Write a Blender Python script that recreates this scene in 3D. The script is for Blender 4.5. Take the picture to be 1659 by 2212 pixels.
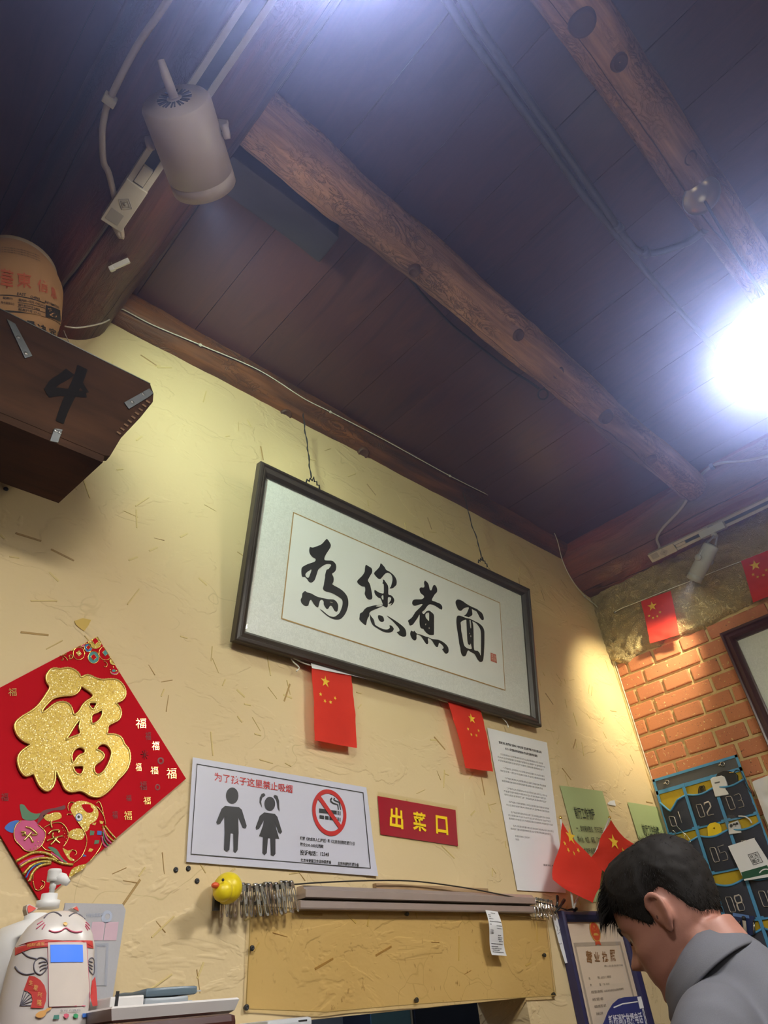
import bpy, bmesh, math, random
from mathutils import Vector, Matrix, noise
random.seed(7)
for _o in list(bpy.data.objects): bpy.data.objects.remove(_o)
SC = bpy.context.scene
COL = SC.collection
PI = math.pi
# ------------------------------------------------------------------ camera
# world: x to the right along the yellow wall, y into that wall, z up (metres)
EYE = Vector((0, 0, 1.25))
FPX, PW, PH = 1438.42, 1659.0, 2212.0
RV = (Vector((0.735276, -0.672344, -0.085573)),      # image right
      Vector((0.356777, 0.491301, -0.794565)),       # image down
      Vector((0.576263, 0.553694, 0.601119)))        # view direction
cam = bpy.data.cameras.new('camera'); cam_o = bpy.data.objects.new('camera', cam); COL.objects.link(cam_o)
cam.sensor_fit = 'VERTICAL'; cam.sensor_height = 24.0; cam.lens = FPX / PH * 24.0
cam.clip_start = 0.02; cam.clip_end = 50
_m = Matrix.Identity(4)
for _i in range(3):
    _m[_i][0] = RV[0][_i]; _m[_i][1] = -RV[1][_i]; _m[_i][2] = -RV[2][_i]; _m[_i][3] = EYE[_i]
cam_o.matrix_world = _m
SC.camera = cam_o
# ------------------------------------------------------------------ world + exposure
world = bpy.data.worlds.new('world'); SC.world = world; world.use_nodes = True
world.node_tree.nodes['Background'].inputs[0].default_value = (0.55, 0.6, 0.8, 1)
world.node_tree.nodes['Background'].inputs[1].default_value = 0.0
vs = SC.view_settings
vs.view_transform = 'Standard'; vs.look = 'None'; vs.gamma = 1.0; vs.use_curve_mapping = False
vs.exposure = 0.0
SC.cycles.max_bounces = 5; SC.cycles.diffuse_bounces = 3; SC.cycles.glossy_bounces = 2; SC.cycles.transparent_max_bounces = 8; SC.cycles.transmission_bounces = 2
SC.cycles.caustics_reflective = False; SC.cycles.caustics_refractive = False
LIGHT = dict(pendant=88.0, spot_left=44.0, spot_right=46.0, haze=0.25)
# ------------------------------------------------------------------ helpers
def ray(px, py):
    a, b = (px - PW / 2) / FPX, (py - PH / 2) / FPX
    return RV[0] * a + RV[1] * b + RV[2]
class Plane:
    def __init__(s, o, u, v):
        s.o = Vector(o); s.u = Vector(u).normalized(); s.v = Vector(v).normalized(); s.n = s.u.cross(s.v).normalized()
    def hit(s, px, py):
        d = ray(px, py); t = (s.o - EYE).dot(s.n) / d.dot(s.n)
        q = EYE + d * t - s.o
        return (q.dot(s.u), q.dot(s.v))
    def P(s, a, b, h=0.0): return s.o + s.u * a + s.v * b + s.n * h
    def W(s, px, py, h=0.0):
        q = s.lift(h); return q.P(*q.hit(px, py))
    def lift(s, h): return Plane(s.o + s.n * h, s.u, s.v)
def on_z(px, py, z):
    d = ray(px, py); return EYE + d * ((z - EYE.z) / d.z)
def on_y(px, py, y):
    d = ray(px, py); return EYE + d * ((y - EYE.y) / d.y)
def on_log(px, py, x0, z0, r):
    """point of a picture ray on (or nearest to) a log lying along y"""
    d = ray(px, py); ox, oz = EYE.x - x0, EYE.z - z0; a = d.x * d.x + d.z * d.z; b = ox * d.x + oz * d.z; c = ox * ox + oz * oz - r * r; q = b * b - a * c
    return EYE + d * ((-b - math.sqrt(q)) / a if q > 0 else -b / a)
def on_x(px, py, x):
    d = ray(px, py); return EYE + d * ((x - EYE.x) / d.x)
WY, BX, CZ = 1.26, 2.646, 2.92             # yellow wall, brick wall, ceiling underside
WALL = Plane((0, WY, EYE.z), (1, 0, 0), (0, 0, 1))
BRICK = Plane((BX, 0, EYE.z), (0, -1, 0), (0, 0, 1))
BASE = {}
def thing(name, label, cat, loc=(0, 0, 0), group=None):
    o = bpy.data.objects.new(name, None); COL.objects.link(o); o.location = loc; o.empty_display_size = 0.05
    o['label'] = label; o['category'] = cat
    if group: o['group'] = group
    BASE[o.name] = Vector(loc); return o
def tag(o, label, cat, group=None):
    o['label'] = label; o['category'] = cat
    if group: o['group'] = group
    return o
def structure(o): o['kind'] = 'structure'; return o
def link(name, me, mat, parent=None, base=None, label=None):
    """me has world coordinates; moved so that its object sits at its parent's (or its own) base"""
    o = bpy.data.objects.new(name, me); COL.objects.link(o)
    if parent is not None:
        b = BASE[parent.name]; o.parent = parent
    else:
        b = Vector(base) if base is not None else Vector((0, 0, 0)); o.location = b
    if b.length: me.transform(Matrix.Translation(-b))
    BASE[o.name] = b
    if mat is not None:
        me.materials.clear(); me.materials.append(mat)
    if label: o['label'] = label
    return o
def center_base(me):
    xs = [v.co for v in me.vertices]
    return Vector((sum(v.x for v in xs) / len(xs), sum(v.y for v in xs) / len(xs), min(v.z for v in xs)))
def from_bm(bm, smooth=False, name='m'):
    bmesh.ops.recalc_face_normals(bm, faces=bm.faces)
    me = bpy.data.meshes.new(name); bm.to_mesh(me); bm.free()
    if smooth:
        me.polygons.foreach_set('use_smooth', [True] * len(me.polygons))
    return me
def pydata(verts, faces, smooth=False):
    me = bpy.data.meshes.new('m'); me.from_pydata([tuple(v) for v in verts], [], faces); me.update()
    if smooth: me.polygons.foreach_set('use_smooth', [True] * len(me.polygons))
    return me
def join_me(mes, smooth=None):
    bm = bmesh.new()
    for m in mes: bm.from_mesh(m)
    out = bpy.data.meshes.new('m'); bm.to_mesh(out); bm.free()
    return out
def add_box(bm, lo, hi, bevel=0.0, mat=None):
    c = [(a + b) / 2 for a, b in zip(lo, hi)]; s = [abs(b - a) for a, b in zip(lo, hi)]
    M = Matrix.Translation(c) @ Matrix.Diagonal((*s, 1))
    if mat is not None: M = mat @ M
    r = bmesh.ops.create_cube(bm, size=1, matrix=M)
    if bevel:
        es = list({e for v in r['verts'] for e in v.link_edges})
        bmesh.ops.bevel(bm, geom=es, offset=bevel, segments=2, affect='EDGES', profile=0.6)
def box(lo, hi, bevel=0.0, mat=None):
    bm = bmesh.new(); add_box(bm, lo, hi, bevel, mat); return from_bm(bm)
def frame_m(o, x, y):
    """matrix with origin o, local x and y axes"""
    x = Vector(x).normalized(); z = x.cross(Vector(y)).normalized(); y = z.cross(x)
    M = Matrix.Identity(4)
    for i in range(3): M[i][0] = x[i]; M[i][1] = y[i]; M[i][2] = z[i]; M[i][3] = o[i]
    return M
def axis_m(p, d):
    """matrix whose local z runs along d"""
    d = Vector(d).normalized(); up = Vector((0, 0, 1)) if abs(d.z) < 0.95 else Vector((1, 0, 0))
    x = up.cross(d).normalized(); return frame_m(p, x, d.cross(x))
def lathe(prof, M=Matrix.Identity(4), seg=32, cap=True, smooth=True):
    vs, fs = [], []
    for r, z in prof:
        for k in range(seg):
            a = 2 * PI * k / seg; vs.append(M @ Vector((r * math.cos(a), r * math.sin(a), z)))
    n = len(prof)
    for i in range(n - 1):
        for k in range(seg):
            k2 = (k + 1) % seg; fs.append((i * seg + k, i * seg + k2, (i + 1) * seg + k2, (i + 1) * seg + k))
    if cap:
        if prof[0][0] > 1e-5: fs.append(tuple(range(seg - 1, -1, -1)))
        if prof[-1][0] > 1e-5: fs.append(tuple((n - 1) * seg + k for k in range(seg)))
    me = pydata(vs, fs)
    if smooth:
        for p in me.polygons: p.use_smooth = len(p.vertices) == 4
    return me
def catmull(pts, n=6, closed=False):
    pts = [Vector(p) for p in pts]; out = []; N = len(pts)
    rng = range(N) if closed else range(N - 1)
    for i in rng:
        if closed: p0, p1, p2, p3 = pts[i - 1], pts[i], pts[(i + 1) % N], pts[(i + 2) % N]
        else: p0, p1, p2, p3 = pts[max(i - 1, 0)], pts[i], pts[i + 1], pts[min(i + 2, N - 1)]
        for k in range(n):
            t = k / n
            out.append(0.5 * ((2 * p1) + (p2 - p0) * t + (2 * p0 - 5 * p1 + 4 * p2 - p3) * t * t + (3 * p1 - p0 - 3 * p2 + p3) * t ** 3))
    if not closed: out.append(pts[-1])
    return out
def tube(pts, r, seg=8, closed=False, smooth=True, cap=True, flat=1.0):
    """tube along pts; r a number or a list"""
    pts = [Vector(p) for p in pts]; N = len(pts)
    rs = r if isinstance(r, (list, tuple)) else [r] * N
    vs, fs = [], []; prev = None
    for i, p in enumerate(pts):
        t = (pts[(i + 1) % N] - pts[i - 1]) if closed else (pts[min(i + 1, N - 1)] - pts[max(i - 1, 0)])
        if t.length < 1e-9: t = Vector((0, 0, 1))
        t.normalize()
        if prev is None:
            a = Vector((0, 0, 1)) if abs(t.z) < 0.9 else Vector((1, 0, 0)); x = a.cross(t).normalized()
        else:
            x = (prev - t * prev.dot(t))
            x = x.normalized() if x.length > 1e-6 else Vector((1, 0, 0)).cross(t).normalized()
        prev = x; y = t.cross(x)
        for k in range(seg):
            a = 2 * PI * k / seg; vs.append(p + x * (math.cos(a) * rs[i]) + y * (math.sin(a) * rs[i] * flat))
    for i in range(N if closed else N - 1):
        j = (i + 1) % N
        for k in range(seg):
            k2 = (k + 1) % seg; fs.append((i * seg + k, i * seg + k2, j * seg + k2, j * seg + k))
    if cap and not closed:
        fs.append(tuple(range(seg - 1, -1, -1))); fs.append(tuple((N - 1) * seg + k for k in range(seg)))
    me = pydata(vs, fs)
    if smooth:
        for p in me.polygons: p.use_smooth = len(p.vertices) == 4
    return me
def eval_curve(cu):
    o = bpy.data.objects.new('tmp', cu); COL.objects.link(o)
    dg = bpy.context.evaluated_depsgraph_get(); dg.update()
    me = bpy.data.meshes.new_from_object(o.evaluated_get(dg))
    bpy.data.objects.remove(o); bpy.data.curves.remove(cu); return me
def shape2d(loops, thick=0.0, bevel=0.0):
    """filled 2-D loops (holes allowed), in the xy plane; thick is the full thickness, lying on z=0..thick"""
    cu = bpy.data.curves.new('c', 'CURVE'); cu.dimensions = '2D'; cu.fill_mode = 'BOTH' if thick else 'FRONT'
    if thick: cu.extrude = max(thick / 2 - bevel, 1e-5); cu.bevel_depth = bevel; cu.bevel_resolution = 1
    for lp in loops:
        sp = cu.splines.new('POLY'); sp.points.add(len(lp) - 1); sp.use_cyclic_u = True
        for p, q in zip(sp.points, lp): p.co = (q[0], q[1], 0, 1)
    me = eval_curve(cu)
    if thick: me.transform(Matrix.Translation((0, 0, thick / 2)))
    return me
def to_plane(me, pl, h=0.0):
    M = Matrix.Identity(4)
    for i in range(3): M[i][0] = pl.u[i]; M[i][1] = pl.v[i]; M[i][2] = pl.n[i]; M[i][3] = (pl.o + pl.n * h)[i]
    me.transform(M); return me
def px_loop(pl, pts, off=(0, 0), sc=1.0, smooth=0):
    q = [Vector((*pl.hit(off[0] + x * sc, off[1] + y * sc), 0)) for x, y in pts]
    if smooth: q = catmull(q, smooth, True)
    return [(v.x, v.y) for v in q]
def px_shape(pl, loops, off=(0, 0), sc=1.0, smooth=0, h=0.0, thick=0.0, bevel=0.0):
    return to_plane(shape2d([px_loop(pl, l, off, sc, smooth) for l in loops], thick, bevel), pl, h)
def uv_shape(pl, loops, h=0.0, thick=0.0, bevel=0.0):
    return to_plane(shape2d(loops, thick, bevel), pl, h)
def rect(a0, b0, a1, b1): return [(a0, b0), (a1, b0), (a1, b1), (a0, b1)]
def text2d(s, bold=0.0, res=2):
    cu = bpy.data.curves.new('t', 'FONT'); cu.body = s; cu.resolution_u = res; cu.offset = bold; cu.fill_mode = 'FRONT'
    return eval_curve(cu)
def bbox2(me):
    xs = [v.co.x for v in me.vertices]; ys = [v.co.y for v in me.vertices]; return min(xs), min(ys), max(xs), max(ys)
def text_rect(pl, s, a0, b0, a1, b1, h=0.001, bold=0.0, res=2, keep=False, flip=False):
    """text stretched into the rectangle (plane units)"""
    me = text2d(s, bold, res); x0, y0, x1, y1 = bbox2(me)
    sx, sy = (a1 - a0) / (x1 - x0), (b1 - b0) / (y1 - y0)
    if keep: sx = sy = min(sx, sy)
    if flip: me.transform(Matrix.Translation((-(x0 + x1), 0, 0)) @ Matrix.Translation((x0 + x1, 0, 0)) @ Matrix.Translation((x0 + x1, 0, 0)) @ Matrix.Diagonal((-1, 1, 1, 1)))
    me.transform(Matrix.Translation((a0, b0, 0)) @ Matrix.Diagonal((sx, sy, 1, 1)) @ Matrix.Translation((-x0, -y0, 0)))
    return to_plane(me, pl, h)
def text_px(pl, s, quad, h=0.001, bold=0.0, res=2):
    """text mapped bilinearly onto the four picture points TL, TR, BR, BL of the plane"""
    me = text2d(s, bold, res); x0, y0, x1, y1 = bbox2(me)
    tl, tr, br, bl = [Vector(pl.hit(*q)) for q in quad]
    for v in me.vertices:
        s_, t_ = (v.co.x - x0) / (x1 - x0), (v.co.y - y0) / (y1 - y0)
        q = (bl * (1 - s_) + br * s_) * (1 - t_) + (tl * (1 - s_) + tr * s_) * t_
        v.co = (q.x, q.y, 0)
    return to_plane(me, pl, h)
def star2d(cx, cy, r, rot=0.0, sq=1.0):
    return [(cx + (r if k % 2 == 0 else r * 0.39) * math.sin(rot + k * PI / 5), cy + (r if k % 2 == 0 else r * 0.39) * math.cos(rot + k * PI / 5)) for k in range(10)]
def circle2d(cx, cy, r, n=28, ry=None): return [(cx + r * math.cos(2 * PI * k / n), cy + (ry or r) * math.sin(2 * PI * k / n)) for k in range(n)]
def copy_obj(o, M=None, parent=None):
    c = o.copy(); COL.objects.link(c)
    if parent is not None: c.parent = parent
    if M is not None: c.matrix_local = M
    return c
# ------------------------------------------------------------------ materials
class NT:
    def __init__(s, name):
        s.m = bpy.data.materials.new(name); s.m.use_nodes = True; s.t = s.m.node_tree; s.n = s.t.nodes
        s.b = s.n['Principled BSDF']; s.out = s.n['Material Output']; s.co = None
    def add(s, typ, **kw):
        nd = s.n.new(typ)
        for k, v in kw.items(): setattr(nd, k, v)
        return nd
    def lk(s, a, b): s.t.links.new(a, b)
    def coord(s, scale=(1, 1, 1), rot=(0, 0, 0), kind='Object'):
        if kind == 'World':
            g = s.add('ShaderNodeNewGeometry'); o = g.outputs['Position']
        else:
            g = s.add('ShaderNodeTexCoord'); o = g.outputs[kind]
        mp = s.add('ShaderNodeMapping'); mp.inputs['Scale'].default_value = scale; mp.inputs['Rotation'].default_value = rot
        s.lk(o, mp.inputs['Vector']); return mp.outputs['Vector']
    def noise(s, vec, scale, detail=4, rough=0.55, dist=0.0):
        nd = s.add('ShaderNodeTexNoise'); nd.inputs['Scale'].default_value = scale; nd.inputs['Detail'].default_value = detail
        nd.inputs['Roughness'].default_value = rough; nd.inputs['Distortion'].default_value = dist; s.lk(vec, nd.inputs['Vector'])
        return nd.outputs['Fac']
    def voro(s, vec, scale, feature='F1', rnd=1.0):
        nd = s.add('ShaderNodeTexVoronoi', feature=feature); nd.inputs['Scale'].default_value = scale; nd.inputs['Randomness'].default_value = rnd
        s.lk(vec, nd.inputs['Vector']); return nd.outputs['Distance']
    def wave(s, vec, scale, dist=4, detail=3, dscale=1.0, axis='X'):
        nd = s.add('ShaderNodeTexWave', bands_direction=axis); nd.inputs['Scale'].default_value = scale; nd.inputs['Distortion'].default_value = dist
        nd.inputs['Detail'].default_value = detail; nd.inputs['Detail Scale'].default_value = dscale; s.lk(vec, nd.inputs['Vector']); return nd.outputs['Fac']
    def ramp(s, fac, stops, interp='LINEAR'):
        nd = s.add('ShaderNodeValToRGB'); cr = nd.color_ramp; cr.interpolation = interp
        while len(cr.elements) < len(stops): cr.elements.new(0.5)
        for e, (p, c) in zip(cr.elements, stops):
            e.position = p; e.color = (c, c, c, 1) if isinstance(c, (int, float)) else (*c, 1)
        s.lk(fac, nd.inputs['Fac']); return nd.outputs['Color']
    def mix(s, fac, a, b, mode='MIX'):
        nd = s.add('ShaderNodeMix', data_type='RGBA', blend_type=mode)
        for sock, v in ((nd.inputs[0], fac), (nd.inputs[6], a), (nd.inputs[7], b)):
            if hasattr(v, 'is_linked'): s.lk(v, sock)
            elif isinstance(v, (int, float)): sock.default_value = v if sock.type == 'VALUE' else (v, v, v, 1)
            else: sock.default_value = (*v, 1)
        return nd.outputs[2]
    def math(s, op, a, b=0.0):
        nd = s.add('ShaderNodeMath', operation=op)
        for sock, v in zip(nd.inputs, (a, b)):
            if hasattr(v, 'is_linked'): s.lk(v, sock)
            else: sock.default_value = v
        return nd.outputs[0]
    def bump(s, hgt, strength=0.3, dist=0.01, prev=None):
        nd = s.add('ShaderNodeBump'); nd.inputs['Strength'].default_value = strength; nd.inputs['Distance'].default_value = dist
        s.lk(hgt, nd.inputs['Height'])
        if prev is not None: s.lk(prev, nd.inputs['Normal'])
        return nd.outputs['Normal']
    def set(s, color=None, rough=None, metal=None, normal=None, spec=None, **kw):
        for k, v in (('Base Color', color), ('Roughness', rough), ('Metallic', metal), ('Normal', normal), ('Specular IOR Level', spec)):
            if v is None: continue
            if hasattr(v, 'is_linked'): s.lk(v, s.b.inputs[k])
            else: s.b.inputs[k].default_value = (*v, 1) if isinstance(v, (tuple, list)) else v
        for k, v in kw.items():
            i = s.b.inputs[k.replace('_', ' ')]
            i.default_value = (*v, 1) if isinstance(v, (tuple, list)) else v
        return s.m
MATS = {}
def plain(name, col, rough=0.55, metal=0.0, var=0.06, scale=40.0, bump=0.0, spec=0.5, **kw):
    """one colour with a little procedural variation"""
    if name in MATS: return MATS[name]
    t = NT(name); v = t.coord()
    f = t.noise(v, scale, 1)
    c = t.mix(f, tuple(x * (1 - var) for x in col), tuple(min(1, x * (1 + var)) for x in col))
    nrm = t.bump(f, bump, 0.002) if bump else None
    MATS[name] = t.set(c, rough, metal, nrm, spec, **kw); return MATS[name]
def emissive(name, col, strength, base=(0.9, 0.9, 0.9)):
    if name in MATS: return MATS[name]
    t = NT(name); t.set(base, 0.4); t.b.inputs['Emission Color'].default_value = (*col, 1); t.b.inputs['Emission Strength'].default_value = strength
    MATS[name] = t.m; return t.m
def clear(name, col=(1, 1, 1), rough=0.03, alpha=0.08):
    """thin clear sheet: mostly see-through with a mirror-like gloss"""
    if name in MATS: return MATS[name]
    t = NT(name); tr = t.add('ShaderNodeBsdfTransparent'); tr.inputs[0].default_value = (*col, 1)
    gl = t.add('ShaderNodeBsdfGlossy'); gl.inputs['Roughness'].default_value = rough
    fr = t.add('ShaderNodeLayerWeight'); fr.inputs['Blend'].default_value = 0.5
    ad = t.math('ADD', t.math('MULTIPLY', t.math('POWER', fr.outputs['Facing'], 5.0), 0.9), 0.04 + alpha * 0.05)
    mx = t.add('ShaderNodeMixShader'); t.lk(ad, mx.inputs[0]); t.lk(tr.outputs[0], mx.inputs[1]); t.lk(gl.outputs[0], mx.inputs[2])
    t.lk(mx.outputs[0], t.out.inputs['Surface']); t.n.remove(t.b); MATS[name] = t.m; return t.m
def m_plaster():
    t = NT('yellow_straw_plaster'); v = t.coord(kind='World')
    big = t.noise(v, 2.2, 1); mid = t.noise(v, 9, 2, 0.6); fine = t.noise(v, 110, 1, 0.6)
    c = t.mix(big, (0.665, 0.515, 0.285), (0.735, 0.575, 0.335))
    c = t.mix(t.ramp(mid, [(0.62, 0.0), (0.8, 0.5)]), c, (0.62, 0.465, 0.26))
    vd = t.coord((1, 1, 1.15), kind='World')
    warp = t.add('ShaderNodeVectorMath', operation='ADD'); nz = t.add('ShaderNodeTexNoise'); nz.inputs['Scale'].default_value = 6; nz.inputs['Detail'].default_value = 2
    t.lk(vd, nz.inputs['Vector']); sc = t.add('ShaderNodeVectorMath', operation='SCALE'); sc.inputs['Scale'].default_value = 0.35
    t.lk(nz.outputs['Color'], sc.inputs[0]); t.lk(vd, warp.inputs[0]); t.lk(sc.outputs[0], warp.inputs[1])
    crack = t.ramp(t.voro(warp.outputs[0], 3.2, 'DISTANCE_TO_EDGE'), [(0.0, 0.0), (0.005, 1.0)])
    patch = t.ramp(big, [(0.56, 0.0), (0.62, 1.0)])
    crk = t.math('MAXIMUM', crack, t.math('SUBTRACT', 1.0, patch))
    c = t.mix(t.math('ADD', t.math('MULTIPLY', crk, 0.6), 0.4), (0.46, 0.34, 0.15), c)
    trowel = t.noise(t.coord((1.0, 1, 1.7), (0, 0.35, 0), 'World'), 5.5, 4, 0.55, 0.5)
    ridge = t.ramp(trowel, [(0.52, 0.0), (0.55, 0.4), (0.62, 0.45), (0.67, 1.0)])
    hgt = t.math('ADD', t.math('MULTIPLY', ridge, 0.28), t.math('ADD', t.math('MULTIPLY', trowel, 0.20), t.math('MULTIPLY', fine, 0.03)))
    n1 = t.bump(hgt, 0.6, 0.016)
    return t.set(c, 0.62, normal=n1, spec=0.35)
def m_crinkle():
    t = NT('crinkled_yellow_plaster'); v = t.coord(kind='World')
    ridg = t.ramp(t.noise(v, 14, 4, 0.6, 1.4), [(0.35, 0.0), (0.5, 1.0), (0.65, 0.1)])
    rid2 = t.ramp(t.noise(t.coord((1, 3, 3), (0.5, 0.2, 0), 'World'), 17, 3, 0.6, 2.0), [(0.42, 0.0), (0.5, 1.0), (0.6, 0.0)])
    c = t.mix(t.noise(v, 5, 4), (0.56, 0.42, 0.21), (0.68, 0.53, 0.28)); c = t.mix(t.ramp(rid2, [(0, 0.0), (1, 0.35)]), c, (0.72, 0.55, 0.28))
    n = t.bump(t.math('ADD', ridg, rid2), 0.8, 0.012)
    return t.set(c, 0.5, normal=n, spec=0.4)
def m_mortar():
    t = NT('yellowed_mortar'); v = t.coord(kind='World'); f = t.noise(v, 60, 5, 0.65)
    c = t.mix(f, (0.50, 0.36, 0.15), (0.76, 0.60, 0.31))
    return t.set(c, 0.75, normal=t.bump(f, 0.8, 0.006))
def m_brick():
    t = NT('red_brick'); v = t.coord(kind='World'); oi = t.add('ShaderNodeObjectInfo')
    c = t.ramp(oi.outputs['Random'], [(0, (0.46, 0.155, 0.068)), (0.5, (0.53, 0.20, 0.088)), (1, (0.40, 0.14, 0.072))])
    c = t.mix(t.noise(v, 22, 2), c, (0.52, 0.20, 0.10))
    sp = t.ramp(t.noise(v, 75, 3, 0.6), [(0.64, 0.0), (0.68, 1.0)]); c = t.mix(sp, c, (0.70, 0.52, 0.26))
    pit = t.ramp(t.noise(v, 160, 2), [(0.30, 0.0), (0.34, 1.0)]); c = t.mix(pit, (0.10, 0.05, 0.035), c)
    n = t.bump(t.math('ADD', sp, t.math('MULTIPLY', pit, 0.6)), 0.5, 0.003)
    return t.set(c, 0.68, normal=n, spec=0.35)
def m_board():
    t = NT('dark_red_laminate'); oi = t.add('ShaderNodeObjectInfo')
    of = t.add('ShaderNodeVectorMath', operation='ADD'); cmb = t.add('ShaderNodeCombineXYZ')
    sc = t.math('MULTIPLY', oi.outputs['Random'], 7.0); t.lk(sc, cmb.inputs[0]); t.lk(sc, cmb.inputs[1])
    v0 = t.coord(kind='Object'); t.lk(v0, of.inputs[0]); t.lk(cmb.outputs[0], of.inputs[1])
    def mp(scale):
        m = t.add('ShaderNodeMapping'); m.inputs['Scale'].default_value = scale; t.lk(of.outputs[0], m.inputs['Vector']); return m.outputs[0]
    ring = t.noise(mp((9, 0.9, 1)), 1.6, 4, 0.55, 2.2); gr = t.noise(mp((40, 1.6, 1)), 3.0, 3, 0.6)
    c = t.mix(t.ramp(ring, [(0.35, 0.0), (0.48, 0.7), (0.52, 0.35), (0.65, 1.0)]), (0.052, 0.019, 0.015), (0.098, 0.037, 0.027)); c = t.mix(t.ramp(gr, [(0.35, 0.28), (0.6, 0.0)]), c, (0.056, 0.022, 0.018))
    c = t.mix(t.math('MULTIPLY', oi.outputs['Random'], 0.35), c, (0.11, 0.042, 0.04))
    return t.set(c, 0.30, normal=t.bump(gr, 0.04, 0.002), spec=0.35)
def m_log(name, dark, light, rough=0.5, worm=0.5, knot=0.0, spec=0.4, red=None):
    t = NT(name); v = t.coord((1, 1, 1)); L = t.coord((0.22, 1, 1))
    patch = t.noise(L, 6.0, 3, 0.6, 0.6)
    worms = t.math('MULTIPLY', t.ramp(t.noise(t.coord((0.5, 1, 1)), 24, 3, 0.6, 3.0), [(0.44, 0.0), (0.5, 1.0), (0.56, 0.0)]), t.ramp(t.noise(L, 11.0, 2), [(0.42, 0.0), (0.58, 1.0)]))
    fib = t.noise(t.coord((0.06, 1, 1)), 90, 2, 0.6)
    c = t.mix(t.ramp(patch, [(0.36, 0.0), (0.62, 1.0)]), dark, light)
    if red is not None: c = t.mix(t.ramp(t.noise(L, 3.5, 3), [(0.5, 0.0), (0.65, 0.8)]), c, red)
    c = t.mix(t.math('MULTIPLY', worms, worm), c, tuple(x * 0.35 for x in dark)); c = t.mix(t.ramp(fib, [(0.4, 0.35), (0.62, 0.0)]), c, tuple(x * 0.5 for x in dark))
    ck = t.ramp(t.noise(t.coord((0.04, 1, 1)), 5, 2, 0.5, 0.3), [(0.495, 1.0), (0.5, 0.0), (0.505, 1.0)]); c = t.mix(ck, tuple(x * 0.12 for x in dark), c)
    n = t.bump(t.math('ADD', t.math('MULTIPLY', worms, -worm), t.math('ADD', t.math('MULTIPLY', fib, 0.5), ck)), 0.7, 0.007)
    return t.set(c, t.ramp(patch, [(0.3, rough + 0.15), (0.7, rough - 0.1)]), normal=n, spec=spec)
def m_wood(name, a, b, rough=0.5, scale=6, axis='X', spec=0.4, bump=0.15):
    if name in MATS: return MATS[name]
    t = NT(name); st = {'X': (0.12, 1, 1), 'Y': (1, 0.12, 1), 'Z': (1, 1, 0.12)}[axis]
    v = t.coord(st); f = t.noise(v, scale * 8, 5, 0.62, 0.4); g = t.noise(t.coord(), scale, 3)
    c = t.mix(f, a, b); c = t.mix(t.ramp(g, [(0.4, 0.45), (0.65, 0.0)]), c, tuple(x * 0.5 for x in a))
    MATS[name] = t.set(c, rough, normal=t.bump(f, bump, 0.004), spec=spec); return MATS[name]
def m_paper(name, col, rough=0.6, var=0.03, spec=0.3):
    if name in MATS: return MATS[name]
    t = NT(name); v = t.coord(); f = t.noise(v, 9, 1, 0.5, 0.3); c = t.mix(f, tuple(x * (1 - var) for x in col), col)
    MATS[name] = t.set(c, rough, normal=t.bump(f, 0.12, 0.01), spec=spec); return MATS[name]
def m_glitter():
    t = NT('gold_glitter'); v = t.coord(); w = t.add('ShaderNodeTexVoronoi'); w.inputs['Scale'].default_value = 620; t.lk(v, w.inputs['Vector'])
    c = t.mix(t.noise(v, 30, 3), (0.50, 0.33, 0.045), (0.68, 0.49, 0.11))
    sp = t.add('ShaderNodeSeparateColor'); t.lk(w.outputs['Color'], sp.inputs[0])
    c = t.mix(t.ramp(sp.outputs[0], [(0.86, 0.0), (0.93, 1.0)]), c, (1.0, 0.93, 0.62)); c = t.mix(t.ramp(sp.outputs[1], [(0.0, 0.8), (0.35, 0.0)]), c, (0.30, 0.18, 0.025))
    return t.set(c, 0.42, 0.55, t.bump(sp.outputs[2], 0.6, 0.002))
def m_brocade():
    t = NT('silver_brocade'); v = t.coord(); a = t.noise(v, 55, 3, 0.5, 3.0)
    f = t.ramp(a, [(0.44, 0.0), (0.48, 1.0), (0.54, 1.0), (0.58, 0.0)]); w = t.noise(v, 900, 2)
    c = t.mix(f, (0.72, 0.73, 0.70), (0.82, 0.83, 0.80)); c = t.mix(t.math('MULTIPLY', w, 0.3), c, (0.62, 0.63, 0.60))
    return t.set(c, t.ramp(f, [(0, 0.5), (1, 0.32)]), normal=t.bump(f, 0.12, 0.002), spec=0.5)
def m_sheet_yellow():
    """greasy clear plastic over the plaster: amber film with its own gloss"""
    t = NT('greasy_clear_plastic'); v = t.coord(kind='World')
    tr = t.add('ShaderNodeBsdfTransparent'); g = t.noise(v, 3.2, 4, 0.6)
    c = t.mix(g, (0.90, 0.80, 0.58), (0.96, 0.90, 0.74)); spk = t.ramp(t.noise(t.coord((1.3, 1, 0.7), kind='World'), 70, 4, 0.7), [(0.62, 0.0), (0.72, 1.0)])
    zone = t.ramp(t.noise(v, 4.5, 2), [(0.42, 0.0), (0.6, 0.8)]); c = t.mix(t.math('MULTIPLY', spk, zone), c, (0.35, 0.26, 0.14)); t.lk(c, tr.inputs[0])
    gl = t.add('ShaderNodeBsdfGlossy'); gl.inputs['Roughness'].default_value = 0.35; gl.inputs['Color'].default_value = (0.9, 0.85, 0.7, 1)
    bp = t.bump(t.noise(v, 14, 2, 0.5, 0.5), 0.15, 0.01); t.lk(bp, gl.inputs['Normal'])
    fr = t.add('ShaderNodeLayerWeight'); fr.inputs['Blend'].default_value = 0.5; ff = t.math('ADD', t.math('MULTIPLY', t.math('POWER', fr.outputs['Facing'], 4.0), 0.7), 0.05)
    mx = t.add('ShaderNodeMixShader'); t.lk(ff, mx.inputs[0]); t.lk(tr.outputs[0], mx.inputs[1]); t.lk(gl.outputs[0], mx.inputs[2])
    t.lk(mx.outputs[0], t.out.inputs['Surface']); t.n.remove(t.b); return t.m
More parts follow.
